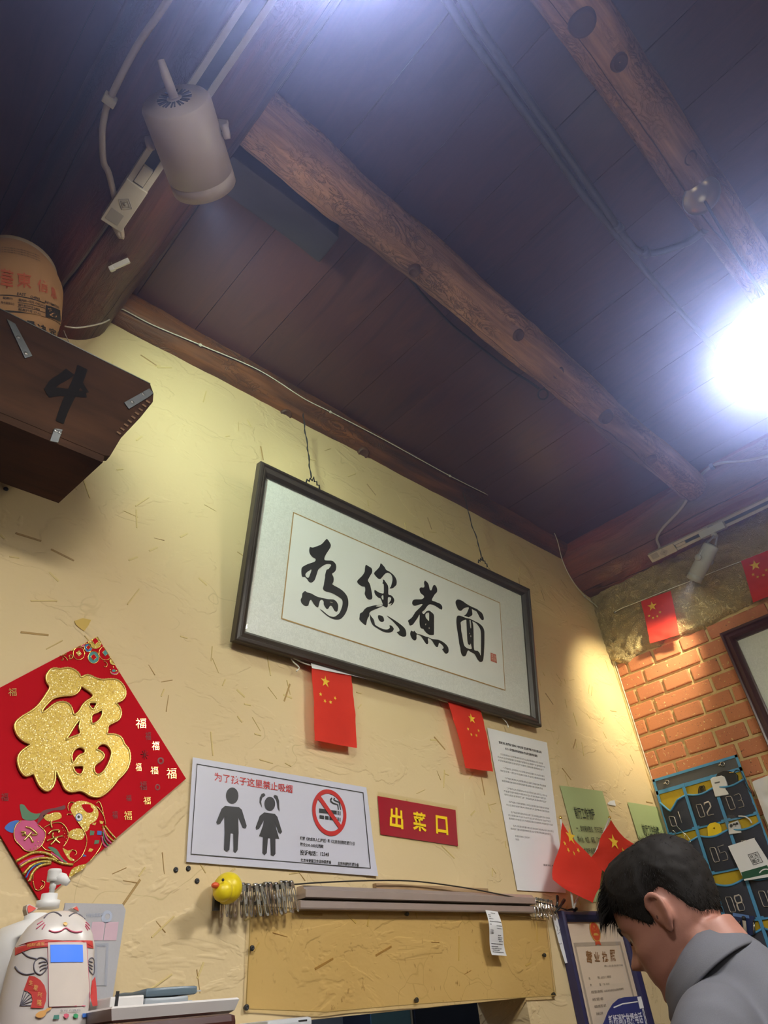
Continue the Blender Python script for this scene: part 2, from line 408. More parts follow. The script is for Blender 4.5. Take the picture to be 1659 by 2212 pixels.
def translucent(name, col, fac=0.35, rough=0.7):
    if name in MATS: return MATS[name]
    t = NT(name); v = t.coord(); w = t.noise(v, 420, 2)
    c = t.mix(w, tuple(x * 0.92 for x in col), col); t.set(c, rough, normal=t.bump(t.noise(v, 25, 3), 0.2, 0.004), spec=0.2)
    tl = t.add('ShaderNodeBsdfTranslucent'); t.lk(c, tl.inputs[0]); mx = t.add('ShaderNodeMixShader'); mx.inputs[0].default_value = fac
    t.lk(t.b.outputs[0], mx.inputs[1]); t.lk(tl.outputs[0], mx.inputs[2]); t.lk(mx.outputs[0], t.out.inputs['Surface']); MATS[name] = t.m; return t.m
PLASTER, CRINKLE, MORTAR, BRICKM, BOARD = m_plaster(), m_crinkle(), m_mortar(), m_brick(), m_board()
GOLDG, BROCADE = m_glitter(), m_brocade()
INK = plain('black_ink', (0.018, 0.018, 0.017), 0.5); PRINT = plain('black_print', (0.03, 0.03, 0.032), 0.55)
WHITEP = m_paper('white_paper', (0.80, 0.80, 0.82)); FLAGRED = translucent('red_flag_cloth', (0.86, 0.060, 0.038), 0.35)
STARY = plain('yellow_star_print', (0.86, 0.52, 0.04), 0.5); STEEL = plain('bright_steel', (0.55, 0.55, 0.55), 0.22, 1.0)
DSTEEL = plain('dull_steel', (0.33, 0.33, 0.33), 0.38, 0.9, 0.2); BLACKP = plain('black_plastic', (0.02, 0.02, 0.022), 0.4)
WHITEPL = plain('white_plastic', (0.72, 0.71, 0.70), 0.35); GOLD = plain('gold_foil', (0.85, 0.58, 0.18), 0.25, 0.85)
REDPAPER = m_paper('red_card', (0.50, 0.006, 0.014), 0.7, spec=0.08); BLACKMETAL = plain('dark_cable', (0.012, 0.012, 0.014), 0.5)
# ------------------------------------------------------------------ room shell
XL, YB = -2.3, -3.2                        # left wall, wall behind the camera
def wall_boxes(boxes):
    bm = bmesh.new()
    for lo, hi in boxes: add_box(bm, lo, hi)
    return from_bm(bm)
hx0, hz1 = WALL.hit(655, 2192); hx1, _ = WALL.hit(1138, 2166)
hz1 = EYE.z + 0.5 * (hz1 + WALL.hit(1138, 2164)[1]); hz0 = 0.82     # serving hatch
TH = 0.16
wf = structure(link('wall_front', wall_boxes([((XL, WY, 0), (hx0, WY + TH, 3.1)), ((hx1, WY, 0), (BX + 0.3, WY + TH, 3.1)),
      ((hx0, WY, hz1), (hx1, WY + TH, 3.1)), ((hx0, WY, 0), (hx1, WY + TH, hz0))]), PLASTER))
wr = structure(link('wall_right', box((BX, YB, 0), (BX + 0.2, WY, 3.1)), MORTAR))
DULL = plain('dull_brown_wall', (0.26, 0.19, 0.11), 0.8)
structure(link('wall_left', box((XL - 0.15, YB, 0), (XL, WY + TH, 3.1)), DULL))
structure(link('wall_back', box((XL - 0.15, YB - 0.15, 0), (BX + 0.2, YB, 3.1)), DULL))
FLOORM = plain('grey_floor_tile', (0.11, 0.10, 0.09), 0.4)
structure(link('floor', box((XL - 0.15, YB - 0.15, -0.1), (BX + 0.3, WY + 1.6, 0)), FLOORM))
ceil = structure(link('ceiling', box((XL - 0.15, YB - 0.15, CZ + 0.014), (BX + 0.3, WY + TH, CZ + 0.1)), plain('dark_ceiling_back', (0.03, 0.02, 0.02), 0.8)))
# ceiling boards: laminate planks 185 mm wide, laid away from the wall, butted over the purlins
bw = 0.185
_bm = bmesh.new(); add_box(_bm, (-bw / 2 + 0.0008, -0.5, 0), (bw / 2 - 0.0008, 0.5, 0.012), 0.0012); board_me = from_bm(_bm); board_me.materials.append(BOARD)
zones = [(WY, 0.60), (0.60, -0.01), (-0.01, -0.72), (-0.72, -1.6)]
first = None
for zi, (ya, yb) in enumerate(zones):
    x = 1.09 - bw * (16 if zi < 3 else 14) + bw / 2 + (0, 0, 0.02, 0.05)[zi]
    while x < BX + 0.02:
        o = bpy.data.objects.new('ceiling_board', board_me); COL.objects.link(o); o.parent = ceil
        o.location = (x, (ya + yb) / 2, CZ + random.uniform(-0.0006, 0.0006)); o.scale = (1, abs(ya - yb) - 0.0015, 1)
        x += bw
# kitchen seen through the hatch
structure(link('wall_kitchen', wall_boxes([((hx0 - 0.5, WY + 1.5, 0), (hx1 + 0.9, WY + 1.55, 2.6)), ((hx0 - 0.55, WY + TH, 0), (hx0 - 0.5, WY + 1.5, 2.6)),
      ((hx1 + 0.9, WY + TH, 0), (hx1 + 0.95, WY + 1.5, 2.6)), ((hx0 - 0.5, WY + TH, 2.55), (hx1 + 0.9, WY + 1.5, 2.6))]), plain('blue_grey_kitchen_tile', (0.20, 0.22, 0.27), 0.35)))
# ------------------------------------------------------------------ bricks (each one an object)
bz = EYE.z + 1.0635
P_ = 0.0632
def brick_me(L, H=0.0530, D=0.007, seed=0):
    rnd = random.Random(seed); bm = bmesh.new()
    add_box(bm, (-D, -L / 2, -H / 2), (0.01, L / 2, H / 2), 0.004)
    for v in bm.verts:
        q = noise.noise_vector(Vector((v.co.y * 18 + seed * 3.1, v.co.z * 18, seed)))
        v.co += Vector((q.x * 0.0012, q.y * 0.0028, q.z * 0.0026))
    me = from_bm(bm); me.materials.append(BRICKM); return me
HEADS = [brick_me(0.109, seed=i) for i in range(4)]; STRS = [brick_me(0.233, seed=10 + i) for i in range(4)]; SHORT = [brick_me(0.05, seed=20 + i) for i in range(2)]
lowpx = [(1342, 1424), (1352, 1436), (1364, 1432), (1376, 1416), (1400, 1404), (1428, 1396), (1440, 1380), (1462, 1378), (1480, 1372), (1500, 1368), (1520, 1362), (1540, 1350), (1560, 1336), (1590, 1322), (1625, 1306), (1659, 1292)]
low = [BRICK.hit(*p) for p in lowpx]; low[0] = (-WY, low[0][1]); low.append((0.9, low[-1][1] + 0.02))
def low_edge(a):
    for p, q in zip(low, low[1:]):
        if a <= q[0]: return p[1] + (q[1] - p[1]) * max(0.0, (a - p[0]) / max(1e-6, q[0] - p[0]))
    return low[-1][1]
nb = 0
for r in range(-2, 15):
    zc = bz - (r + 0.5) * P_ + P_ * 1.0
    y = WY - 0.004; k = 0; even = (r % 2 == 0)
    if even: seq = ['s'] + ['h'] * 3 + ['S', 'h', 'h', 'h', 'S', 'h'] * 2
    else: seq = ['h', 'S', 'h', 'S', 'h', 'h', 'S', 'h'] * 2
    for c in seq:
        L = {'s': 0.05, 'h': 0.108, 'S': 0.232}[c]
        if y - L < -0.75 or nb >= 290: break
        me = random.choice({'s': SHORT, 'h': HEADS, 'S': STRS}[c])
        if zc - EYE.z - 0.02 > low_edge(-(y - L / 2)): y -= L + 0.0125; continue
        o = bpy.data.objects.new('brick', me); COL.objects.link(o); o.parent = wr
        o.location = (BX - random.uniform(0, 0.002), y - L / 2, zc); o.rotation_euler = (random.uniform(-0.008, 0.008), 0, random.uniform(-0.006, 0.006))
        y -= L + 0.0125 + random.uniform(-0.002, 0.002); nb += 1
# crinkled plaster band above the bricks, with a ragged lower edge
NX, NZ = 260, 70; vs_, fs_ = [], []
for i in range(NX + 1):
    a = -WY + (0.9 + WY) * i / NX
    j = 0
    while j < len(low) - 2 and low[j + 1][0] < a: j += 1
    t = (a - low[j][0]) / max(1e-6, low[j + 1][0] - low[j][0]); lb = low[j][1] * (1 - t) + low[j + 1][1] * t + 0.006 * noise.noise(Vector((a * 60, 3, 1)))
    for k in range(NZ + 1):
        b = lb + (1.72 - lb) * k / NZ
        h = 0.013 + 0.007 * noise.noise(Vector((a * 9, b * 9, 0))) + 0.011 * (1 - 2.2 * abs(noise.noise(Vector((a * 16 + b * 9, b * 22, 4))))) + 0.007 * (1 - 2 * abs(noise.noise(Vector((a * 34, b * 44 - a * 20, 9)))))
        if k == 0: h = 0.002
        if k == 1: h *= 0.8
        vs_.append(BRICK.P(a, b, h))
for i in range(NX):
    for k in range(NZ):
        q = i * (NZ + 1) + k; fs_.append((q, q + NZ + 1, q + NZ + 2, q + 1))
link('plaster_band', pydata(vs_, fs_, True), CRINKLE, wr)
# ragged bead of plaster running down the corner
pts = []
for k in range(70):
    z = 2.62 - k * 0.035; pts.append((BX - 0.004 + 0.004 * noise.noise(Vector((z * 9, 0, 5))), WY - 0.004 + 0.005 * noise.noise(Vector((z * 13, 2, 0))), z))
link('corner_bead', tube(pts, [0.009 + 0.005 * noise.noise(Vector((p[2] * 17, 7, 0))) for p in pts], 7), PLASTER, wf)
# ------------------------------------------------------------------ straw in the yellow plaster (each one a part of the wall)
def straw_me(L, w, seed):
    bm = bmesh.new(); add_box(bm, (-L / 2, -0.0008, -w / 2), (L / 2, 0.003, w / 2), 0.0006)
    for v in bm.verts: v.co.z += 0.0025 * math.sin(v.co.x * 60 + seed) ; v.co.y += 0.0006 * math.sin(v.co.x * 110 + seed)
    return from_bm(bm)
STRAWM = [plain('straw_brown', (0.40, 0.25, 0.09), 0.7, var=0.3), plain('straw_tan', (0.56, 0.41, 0.17), 0.7, var=0.2), plain('straw_painted', (0.66, 0.51, 0.22), 0.65, var=0.08)]
SM = []
for i in range(9):
    me = straw_me(random.choice((0.018, 0.026, 0.036, 0.05)), random.choice((0.0016, 0.0022, 0.003, 0.0042)), i); me.materials.append(STRAWM[i % 3]); SM.append(me)
def straw(a, b, ang, me):
    o = bpy.data.objects.new('straw', me); COL.objects.link(o); o.parent = wf
    o.location = (a, WY - 0.0002, EYE.z + b); o.rotation_euler = (0, ang, 0)
for (x0, y0, x1, y1, k) in [(322, 1162, 365, 1168, 0), (438, 1088, 470, 1108, 1), (120, 1190, 150, 1208, 0), (258, 1520, 262, 1478, 1), (350, 1560, 372, 1480, 0), (60, 1366, 90, 1372, 0),
      (310, 1425, 345, 1470, 0), (340, 1478, 380, 1465, 0), (262, 1905, 300, 1905, 0), (353, 1830, 353, 1900, 0), (247, 1888, 268, 1875, 0), (264, 1952, 302, 1906, 0), (322, 1980, 372, 2025, 0),
      (576, 1480, 600, 1515, 1), (620, 1470, 625, 1500, 1), (760, 1490, 790, 1500, 2), (940, 1660, 955, 1690, 0), (640, 1880, 662, 1904, 0), (1218, 1500, 1226, 1540, 1), (1270, 1690, 1290, 1715, 0),
      (560, 1640, 590, 1652, 1), (604, 1643, 640, 1658, 1), (540, 1540, 566, 1590, 1), (1060, 1870, 1075, 1890, 1), (590, 2012, 620, 2026, 0), (690, 2086, 710, 2078, 0), (925, 2040, 955, 2032, 0), (1000, 2110, 1020, 2092, 0), (750, 1978, 770, 1996, 2), (428, 2100, 430, 2140, 0)]:
    (a0, b0), (a1, b1) = WALL.hit(x0, y0), WALL.hit(x1, y1); straw((a0 + a1) / 2, (b0 + b1) / 2, -math.atan2(b1 - b0, a1 - a0), SM[(k + 3 * (x0 % 3)) % 9])
for i in range(255):
    a, b = random.uniform(0.12, BX - 0.05), random.uniform(-0.05, 1.55)
    if hx0 - 0.03 < a < hx1 + 0.03 and b < hz1 - EYE.z + 0.03: continue
    straw(a, b, random.uniform(0, PI), SM[random.choice((0, 1, 2, 2, 2, 5, 5, 5, 8, 8, 8, 7))])
# ------------------------------------------------------------------ timbers
LOGM = m_log('weathered_pine_log', (0.13, 0.060, 0.036), (0.56, 0.29, 0.165), 0.5, 0.7)
LOGW = m_log('stained_wall_purlin', (0.034, 0.015, 0.008), (0.28, 0.10, 0.03), 0.45, 0.6)
LOGR = m_log('red_stained_girder', (0.042, 0.017, 0.015), (0.12, 0.040, 0.030), 0.38, 0.15, red=(0.19, 0.032, 0.022))
LOGRR = m_log('glossy_red_girder', (0.12, 0.036, 0.022), (0.33, 0.105, 0.055), 0.26, 0.2, red=(0.36, 0.075, 0.032), spec=0.8)
def log(name, p0, p1, r0, r1, mat, label, rough=0.05, seed=0, wob=0.012, rings=90, seg=40, squash=1.0, clipz=None):
    p0, p1 = Vector(p0), Vector(p1); d = (p1 - p0); L = d.length; d.normalize()
    M = frame_m(p0, d, Vector((0, 0, 1)).cross(d)); vs_, fs_ = [], []
    for i in range(rings + 1):
        t = i / rings; x = t * L; r = r0 * (1 - t) + r1 * t
        wy, wz = wob * noise.noise(Vector((x * 2.1, seed, 0))), wob * noise.noise(Vector((x * 2.1, seed, 7)))
        for k in range(seg):
            a = 2 * PI * k / seg; cy, cz = math.cos(a), math.sin(a)
            rr = r * (1 + rough * noise.noise(Vector((x * 4, cy * 1.3, cz * 1.3 + seed))) + rough * 0.5 * noise.noise(Vector((x * 14, cy * 4, cz * 4 + seed))) + rough * 0.2 * noise.noise(Vector((x * 40, cy * 10, cz * 10 + seed))))
            vs_.append(Vector((x, cy * rr + wy, cz * rr * squash + wz)))
    for i in range(rings):
        for k in range(seg):
            k2 = (k + 1) % seg; fs_.append((i * seg + k, i * seg + k2, (i + 1) * seg + k2, (i + 1) * seg + k))
    fs_.append(tuple(range(seg - 1, -1, -1))); fs_.append(tuple(rings * seg + k for k in range(seg)))
    me = pydata(vs_, fs_, True)
    o = bpy.data.objects.new(name, me); COL.objects.link(o); me.materials.append(mat); o.matrix_world = M
    tag(o, label, 'beam'); BASE[o.name] = None; o['len'] = L
    return o, M
def knots(o, M, spots, r, mat):
    """raised knots on a log: (distance along, angle, size)"""
    for x, a, s in spots:
        c = Vector((x, math.cos(a) * r, math.sin(a) * r)); nrm = Vector((0, math.cos(a), math.sin(a)))
        me = lathe([(s * 1.15, -0.02), (s * 1.05, 0.002), (s * 0.9, 0.007), (s * 0.75, 0.0065), (s * 0.6, 0.0035), (s * 0.3, 0.004), (0.0005, 0.002)], axis_m(c, nrm), 18)
        k = bpy.data.objects.new('knot', me); COL.objects.link(k); me.materials.append(mat); k.parent = o
KNOT = m_wood('dark_knot', (0.05, 0.02, 0.012), (0.16, 0.07, 0.035), 0.5)
Z = EYE.z
o, M = log('wall_purlin', (0.18, 1.288, Z + 1.652), (2.62, 1.288, Z + 1.682), 0.084, 0.078, LOGW, 'dark stained log purlin running along the top of the yellow wall', 0.07, 3, 0.008)
knots(o, M, [(0.72, -1.9, 0.02), (1.05, -2.0, 0.022)], 0.082, KNOT)
o, M = log('middle_purlin', (0.22, 0.579, Z + 1.606), (2.455, 0.609, Z + 1.606), 0.064, 0.059, LOGM, 'light brown gnarled log purlin crossing the middle of the ceiling', 0.13, 11, 0.012)
knots(o, M, [(1.01, -2.1, 0.017), (1.22, -1.95, 0.02), (1.52, -1.8, 0.024), (0.62, -1.3, 0.016), (1.85, -1.6, 0.02)], 0.062, KNOT)
o, M = log('ridge_purlin', (-0.4, -0.030, Z + 1.616), (2.56, 0.012, Z + 1.616), 0.054, 0.058, LOGM, 'gnarled brown log purlin with dark scorched patch carrying the hanging lamp', 0.12, 23, 0.01)
knots(o, M, [(1.12, -1.5, 0.026), (1.24, -1.75, 0.018), (1.55, -1.9, 0.018)], 0.053, KNOT)
log('girder_log', (0.16, 1.40, Z + 1.57), (0.19, -1.2, Z + 1.57), 0.152, 0.150, LOGR, 'thick red-stained girder log above the newspaper jar, carrying the big spotlight', 0.04, 31, 0.008)
log('corner_girder', (2.628, 1.36, Z + 1.622), (2.64, -1.2, Z + 1.63), 0.168, 0.165, LOGRR, 'glossy reddish girder log lying on top of the brick wall', 0.05, 41, 0.008)
# short dark timber beside the middle purlin
_w = m_wood('blackened_timber', (0.018, 0.014, 0.013), (0.048, 0.036, 0.032), 0.7, 5, 'X')
bm = bmesh.new(); add_box(bm, (0.33, 0.668, Z + 1.575), (0.645, 0.755, Z + 1.665), 0.006)
bmesh.ops.subdivide_edges(bm, edges=bm.edges, cuts=4, use_grid_fill=True)
for v in bm.verts: v.co += noise.noise_vector(v.co * 14) * 0.007
tm = link('timber_block', from_bm(bm, True), _w, base=(0.45, 0.7, Z + 1.575)); tag(tm, 'short blackened timber fixed to the ceiling beside the middle purlin', 'timber')
# ------------------------------------------------------------------ lamps
LAMPW = emissive('lamp_diffuser_glow', (1.0, 0.985, 0.97), LIGHT['pendant'])
def pendant(c, r, label, hook):
    """saucer lamp: metal shade, glowing diffuser, neck and cord up to the canopy on the purlin"""
    t = thing('pendant_lamp', label, 'lamp', (c[0], c[1], c[2] - 0.03), 'saucer lamps hung from the ridge purlin')
    M = Matrix.Translation(c)
    link('diffuser', lathe([(0.0005, -0.045), (r * 0.35, -0.042), (r * 0.7, -0.030), (r * 0.92, -0.012), (r, 0.004), (r * 0.99, 0.012)], M, 48), LAMPW, t)
    link('lamp_shade', lathe([(r * 1.0, 0.010), (r * 1.03, 0.014), (r * 0.92, 0.020), (r * 0.6, 0.030), (r * 0.35, 0.036), (0.035, 0.042), (0.030, 0.075), (0.014, 0.085), (0.0005, 0.086)], M, 48), emissive('opal_lamp_top_glow', (0.80, 0.90, 1.0), LIGHT['pendant'] * 0.015), t)
    link('cord', tube(catmull([Vector(c) + Vector((0, 0, 0.084)), Vector(c) * 0.5 + Vector(hook) * 0.5 + Vector((0.006, 0.004, 0.05)), Vector(hook)], 8), 0.0035, 8), BLACKMETAL, t)
    return t
pc = (1.262, 0.0165, Z + 1.006); hk = on_z(1517, 425, Z + 1.552)
pt = pendant(pc, 0.151, 'bright round saucer lamp hanging at the right edge of the picture', hk)
link('canopy', lathe([(0.0005, -0.022), (0.014, -0.02), (0.03, -0.012), (0.045, 0.0), (0.047, 0.006), (0.03, 0.012), (0.0005, 0.013)], axis_m(hk, (0.15, 0.1, 1)), 28), plain('old_brass', (0.30, 0.24, 0.16), 0.28, 0.9), pt)
pendant((0.09, 0.045, Z + 1.006), 0.151, 'bright round saucer lamp hanging nearly overhead, just above the top of the picture', (0.12, 0.035, Z + 1.425))
pendant((0.2, -1.7, Z + 1.006), 0.151, 'bright round saucer lamp hanging behind, above the dining room', (0.2, -1.7, CZ))  # unseen lamp added behind the camera for fill light
TAN = plain('beige_spot_paint', (0.42, 0.345, 0.32), 0.42, var=0.04); GREYP = plain('grey_spot_paint', (0.48, 0.48, 0.48), 0.45)
RAILW = plain('yellowed_track', (0.52, 0.47, 0.40), 0.4); SLOT = plain('track_slot', (0.03, 0.03, 0.035), 0.5)
def spotlight(name, label, cap_px, mouth_px, mid, tilt, dia, body, energy, col, size, tracky):
    """adjustable track spotlight: can, cap with vents, ring, yoke, adapter; its lamp sits behind the mouth"""
    mid = Vector(mid); v = (mid - EYE); dist = v.length; v.normalize()
    s = (Vector(mouth_px) - Vector(cap_px)); img = RV[0] * s.x + RV[1] * s.y; img = (img - v * img.dot(v)).normalized()
    th = math.radians(tilt); d = img * math.cos(th) + v * math.sin(th)
    L = s.length * dist / FPX / math.cos(th) * v.dot(RV[2]) if False else s.length * dist * v.dot(RV[2]) / FPX / math.cos(th)
    r = dia / 2; t = thing(name, label, 'spotlight', mid); M = axis_m(mid - d * L / 2, d)
    link('can', lathe([(r * 0.93, 0.004), (r, 0.010), (r, L * 0.84), (r * 0.985, L * 0.843), (r * 0.985, L * 0.85), (r, L * 0.853), (r, L), (r * 0.93, L), (r * 0.86, L * 0.9), (r * 0.6, L * 0.8)], M, 48, False), body, t)
    cap = link('cap', lathe([(0.0005, 0.0), (r * 0.6, 0.0), (r * 0.62, 0.004), (r * 0.93, 0.004), (r * 0.95, 0.012)], M, 48, False), body, t)
    vb = []
    for k in range(12):
        a = k * PI / 6
        for w in (-0.1, 0.1):
            R_ = M @ Matrix.Rotation(a + w, 4, 'Z'); vb.append(box((r * 0.22, -r * 0.022, -0.0012), (r * 0.5, r * 0.022, 0.001), 0, R_))
    link('vents', join_me(vb), SLOT, cap)
    link('lens', lathe([(0.0005, L * 0.955), (r * 0.87, L * 0.955)], M, 32, False), emissive('spot_lens_glow_' + name, (1.0, 0.97, 0.9), 30.0), t)
    la = bpy.data.lights.new('spot_bulb', 'SPOT'); la.energy = energy; la.color = col; la.spot_size = math.radians(size); la.spot_blend = 0.85; la.shadow_soft_size = r * 0.75
    lo = bpy.data.objects.new('spot_bulb', la); COL.objects.link(lo); lo.parent = t
    q = (-d).to_track_quat('Z', 'Y'); lo.rotation_euler = q.to_euler(); lo.location = d * (L / 2 - 0.004)
    return t, M, L, r, d
ml = EYE + ray(411, 312) * (1.29 / ray(411, 312).z)
tl, ML, LL, rl, dl = spotlight('track_spotlight', 'large beige spotlight aimed at the calligraphy from the left girder', (383, 232), (438, 392), ml, 26, 0.122, TAN, LIGHT['spot_left'], (0.74, 1.0, 0.94), 104, 0)
mr = on_x(1518, 1215, 2.47)
tr_, MR, LR, rr_, dr = spotlight('track_spotlight', 'small grey spotlight aimed at the room corner from the brick-wall girder', (1538, 1177), (1498, 1254), mr, 3, 0.058, GREYP, LIGHT['spot_right'], (1.0, 0.90, 0.66), 75, 0)
# yokes and adapters
def yoke(t, M, L, r, to, mat):
    c = M @ Vector((0, 0, L * 0.42)); side = (M.to_3x3() @ Vector((1, 0, 0))); to = Vector(to)
    if side.dot(to - c) < 0: side = -side
    up = (to - c); up = (up - side * up.dot(side) * 0.0)
    for s in (1, -1):
        a = c + side * (r + 0.004) * s
        link('yoke_arm', tube([a + side * s * 0.003, a * 0.55 + to * 0.45 + side * s * r * 0.5, to + side * s * 0.012], [0.011, 0.010, 0.009], 8, flat=0.4), mat, t)
        link('yoke_screw', lathe([(0.0005, 0), (0.012, 0), (0.012, 0.010), (0.0005, 0.011)], axis_m(a, side * s), 14), mat, t)
    link('stem', tube([to, to + Vector((0, 0, 0.05))], 0.012, 12), mat, t)
tax = 0.186
TRL = (Vector((0.176, 0.80, Z + 1.402)), Vector((0.222, -0.9, Z + 1.402)))
TRR = (on_x(1444, 1188, 2.515), on_x(1700, 1066, 2.515))
yoke(tl, ML, LL, rl, (0.197, 0.575, Z + 1.365), TAN)
yoke(tr_, MR, LR, rr_, on_x(1545, 1160, 2.5), GREYP)
link('adapter', box((-0.05, -0.016, 0), (0.05, 0.016, 0.028), 0.002, frame_m(TRR[0].lerp(TRR[1], 0.40) + Vector((-0.012, 0, -0.028)), TRR[1] - TRR[0], (1, 0, 0.3))), GREYP, tr_)
link('cap_pin', tube([ML @ Vector((0, 0, 0)), ML @ Vector((0.004, 0.012, -0.03)), ML @ Vector((0.006, 0.022, -0.052))], [0.008, 0.008, 0.006], 10), TAN, tl)
def track(a, b, label, feed, up=(0, 0, 1), wid=0.036):
    a, b = Vector(a), Vector(b); d = (b - a).normalized(); L = (b - a).length; n = Vector(up)
    side = n.cross(d).normalized(); n = d.cross(side)
    t = thing('lighting_track', label, 'track', a); M = frame_m(a, d, side)          # local z up
    w = wid / 2
    link('rail', join_me([box((0, -w, 0), (L, -w + 0.011, 0.018), 0, M), box((0, w - 0.011, 0), (L, w, 0.018), 0, M), box((0, -w, 0.014), (L, w, 0.020), 0, M)]), RAILW, t)
    link('slot', box((0.01, -w + 0.011, 0.008), (L, w - 0.011, 0.0142), 0, M), SLOT, t)
    fe = link('power_feed', box((-0.085, -w - 0.001, -0.004), (0.03, w + 0.001, 0.020), 0.0015, M), RAILW, t)
    ring = []
    for k in range(1, 4): ring.append(tube([M @ Vector((-0.02 + s[0] * 0.005 * k, s[1] * 0.005 * k, -0.0045)) for s in ((1, 0), (0, 1), (-1, 0), (0, -1))], 0.0009, 5, True))
    link('screw_plate', join_me(ring + [lathe([(0.0005, -0.006), (0.003, -0.006), (0.003, -0.003)], M @ Matrix.Translation((-0.02, 0, 0)), 10)]), plain('track_relief', (0.36, 0.32, 0.27), 0.5), fe)
    link('ratings_label', box((-0.075, -w * 0.8, -0.0047), (-0.045, w * 0.45, -0.004), 0, M), plain('track_label_grey', (0.33, 0.30, 0.27), 0.6), fe)
    link('contact_block', box((0.034, -w + 0.012, -0.002), (0.075, w - 0.012, 0.009), 0.001, M), RAILW, t)
    return t, M
t1, MT1 = track(TRL[0], TRL[1], 'yellowed lighting track screwed under the left girder log', True, wid=0.044)
t2, MT2 = track(TRR[0], TRR[1], 'pale lighting track fixed along the girder over the brick wall', True, up=(0.72, 0, 0.69), wid=0.036)
# round pipe lying beside the left track
CABLE = plain('beige_cable', (0.42, 0.34, 0.28), 0.5); 
def cable(name, pts, r, label, mat, n=8, cat='cable', seg=8):
    p = catmull(pts, n); o = link(name, tube(p, r, seg), mat, base=p[0]); return tag(o, label, cat)
c1 = [MT1 @ Vector((-0.082, 0.0, 0.008)), MT1 @ Vector((-0.10, 0.03, 0.012))] + [on_log(px, py, 0.17, Z + 1.57, 0.163) for px, py in [(238, 385), (224, 350), (221, 290), (226, 250), (237, 215), (290, 110), (350, 20), (420, -90)]]
cb = cable('power_cable', c1, 0.0065, 'beige power cable looping up the left girder from the track end', CABLE)
link('cable_clip', box((-0.012, -0.008, -0.012), (0.012, 0.008, 0.010), 0.002, Matrix.Translation(on_log(237, 215, 0.17, Z + 1.57, 0.163))), RAILW, cb)
c2 = [MT2 @ Vector((-0.083, 0, 0.008))] + [on_log(px, py, 2.633, Z + 1.625, 0.184) for px, py in [(1424, 1185), (1419, 1163), (1432, 1140), (1470, 1100), (1492, 1065), (1512, 1030), (1537, 1008), (1560, 1000), (1610, 995), (1659, 985), (1720, 972)]]
cb = cable('power_cable', c2, 0.006, 'beige power cable looping up the girder over the brick wall', CABLE)
link('cable_clip', box((-0.010, -0.008, -0.010), (0.010, 0.008, 0.010), 0.002, Matrix.Translation(on_log(1538, 1008, 2.633, Z + 1.625, 0.182))), BLACKP, cb)
# thin white wire along the wall purlin and down the corner
WIREW = plain('white_wire', (0.66, 0.63, 0.58), 0.45)
wpx = [(140, 705, 1.10), (165, 708, 1.09), (200, 703, 1.12), (228, 695, 1.16), (247, 682, 1.172), (258, 666, 1.176), (330, 702, 1.176), (433, 745, 1.172), (560, 800, 1.170), (655, 860, 1.170), (714, 890, 1.172), (830, 950, 1.174), (972, 1028, 1.176), (1095, 1090, 1.178), (1160, 1128, 1.180), (1190, 1142, 1.185), (1203, 1165, 1.20), (1215, 1210, 1.235), (1235, 1252, 1.248), (1263, 1288, 1.250)]
def on_wp(x, y, yy):
    """on the face of the wall purlin where the wire follows it, else at the given depth"""
    if not 1.16 < yy < 1.19: return on_y(x, y, yy)
    d = ray(x, y); zc = Z + 1.652 + 0.03 * ((d.x * 1.2 / d.y) - 0.18) / 2.44; oy, oz = EYE.y - 1.288, EYE.z - zc; a = d.y * d.y + d.z * d.z; b = oy * d.y + oz * d.z; c = oy * oy + oz * oz - 0.089 ** 2; q = b * b - a * c
    return EYE + d * ((-b - math.sqrt(q)) / a if q > 0 else -b / a)
p_ = [on_wp(x, y, yy) for x, y, yy in wpx] + [Vector((BX - 0.012, WY - 0.014, Z + b)) for b in (1.40, 1.30, 1.15, 1.0, 0.85, 0.7, 0.6)] + [on_y(1410, 1690, 1.24)]
wo = cable('thin_wire', p_, 0.0019, 'thin white wire clipped along the wall purlin and down the corner', WIREW, 6, 'wire', 6)
for x, y, yy in [(433, 745, 1.17), (714, 890, 1.17), (972, 1028, 1.174), (1190, 1142, 1.183), (1263, 1288, 1.248)]:
    q = on_wp(x, y, yy); link('wire_clip', box((-0.004, -0.003, -0.0035), (0.004, 0.003, 0.0035), 0.001, Matrix.Translation(q)), WIREW, wo)
# conduits across the ceiling
PIPE = plain('dark_painted_conduit', (0.085, 0.075, 0.08), 0.35, 0.3, 0.2)
for ya, yb, r, lb in ((0.188, 0.222, 0.010, 'thin dark conduit crossing the ceiling, the one that runs straight on past the bend'), ):
    pass
pA = [on_z(x, y, CZ - 0.012) for x, y in [(905, -80), (965, 0), (1010, 72), (1130, 238), (1260, 420), (1330, 505), (1440, 640), (1550, 760), (1650, 868)]]
cable('ceiling_conduit', pA, [0.0105] * 0 or 0.009, 'straight dark conduit crossing the ceiling, nearer the middle purlin', PIPE, 6, 'conduit', 10)
pB = [on_z(x, y, CZ - 0.012) for x, y in [(950, -80), (1000, 0), (1045, 75), (1180, 270), (1285, 420), (1330, 485), (1352, 516), (1375, 540), (1405, 547), (1440, 540), (1490, 522)]] + [on_z(1525, 495, Z + 1.575)]
pbo = cable('ceiling_conduit', pB, 0.0095, 'bent dark conduit curving across the ceiling to the lamp on the ridge purlin', PIPE, 6, 'conduit', 10)
for x, y in ((1335, 490), (1395, 545)): link('coupling', tube([on_z(x - 5, y - 6, CZ - 0.012), on_z(x + 5, y + 6, CZ - 0.012)], 0.0125, 12), PIPE, pbo)
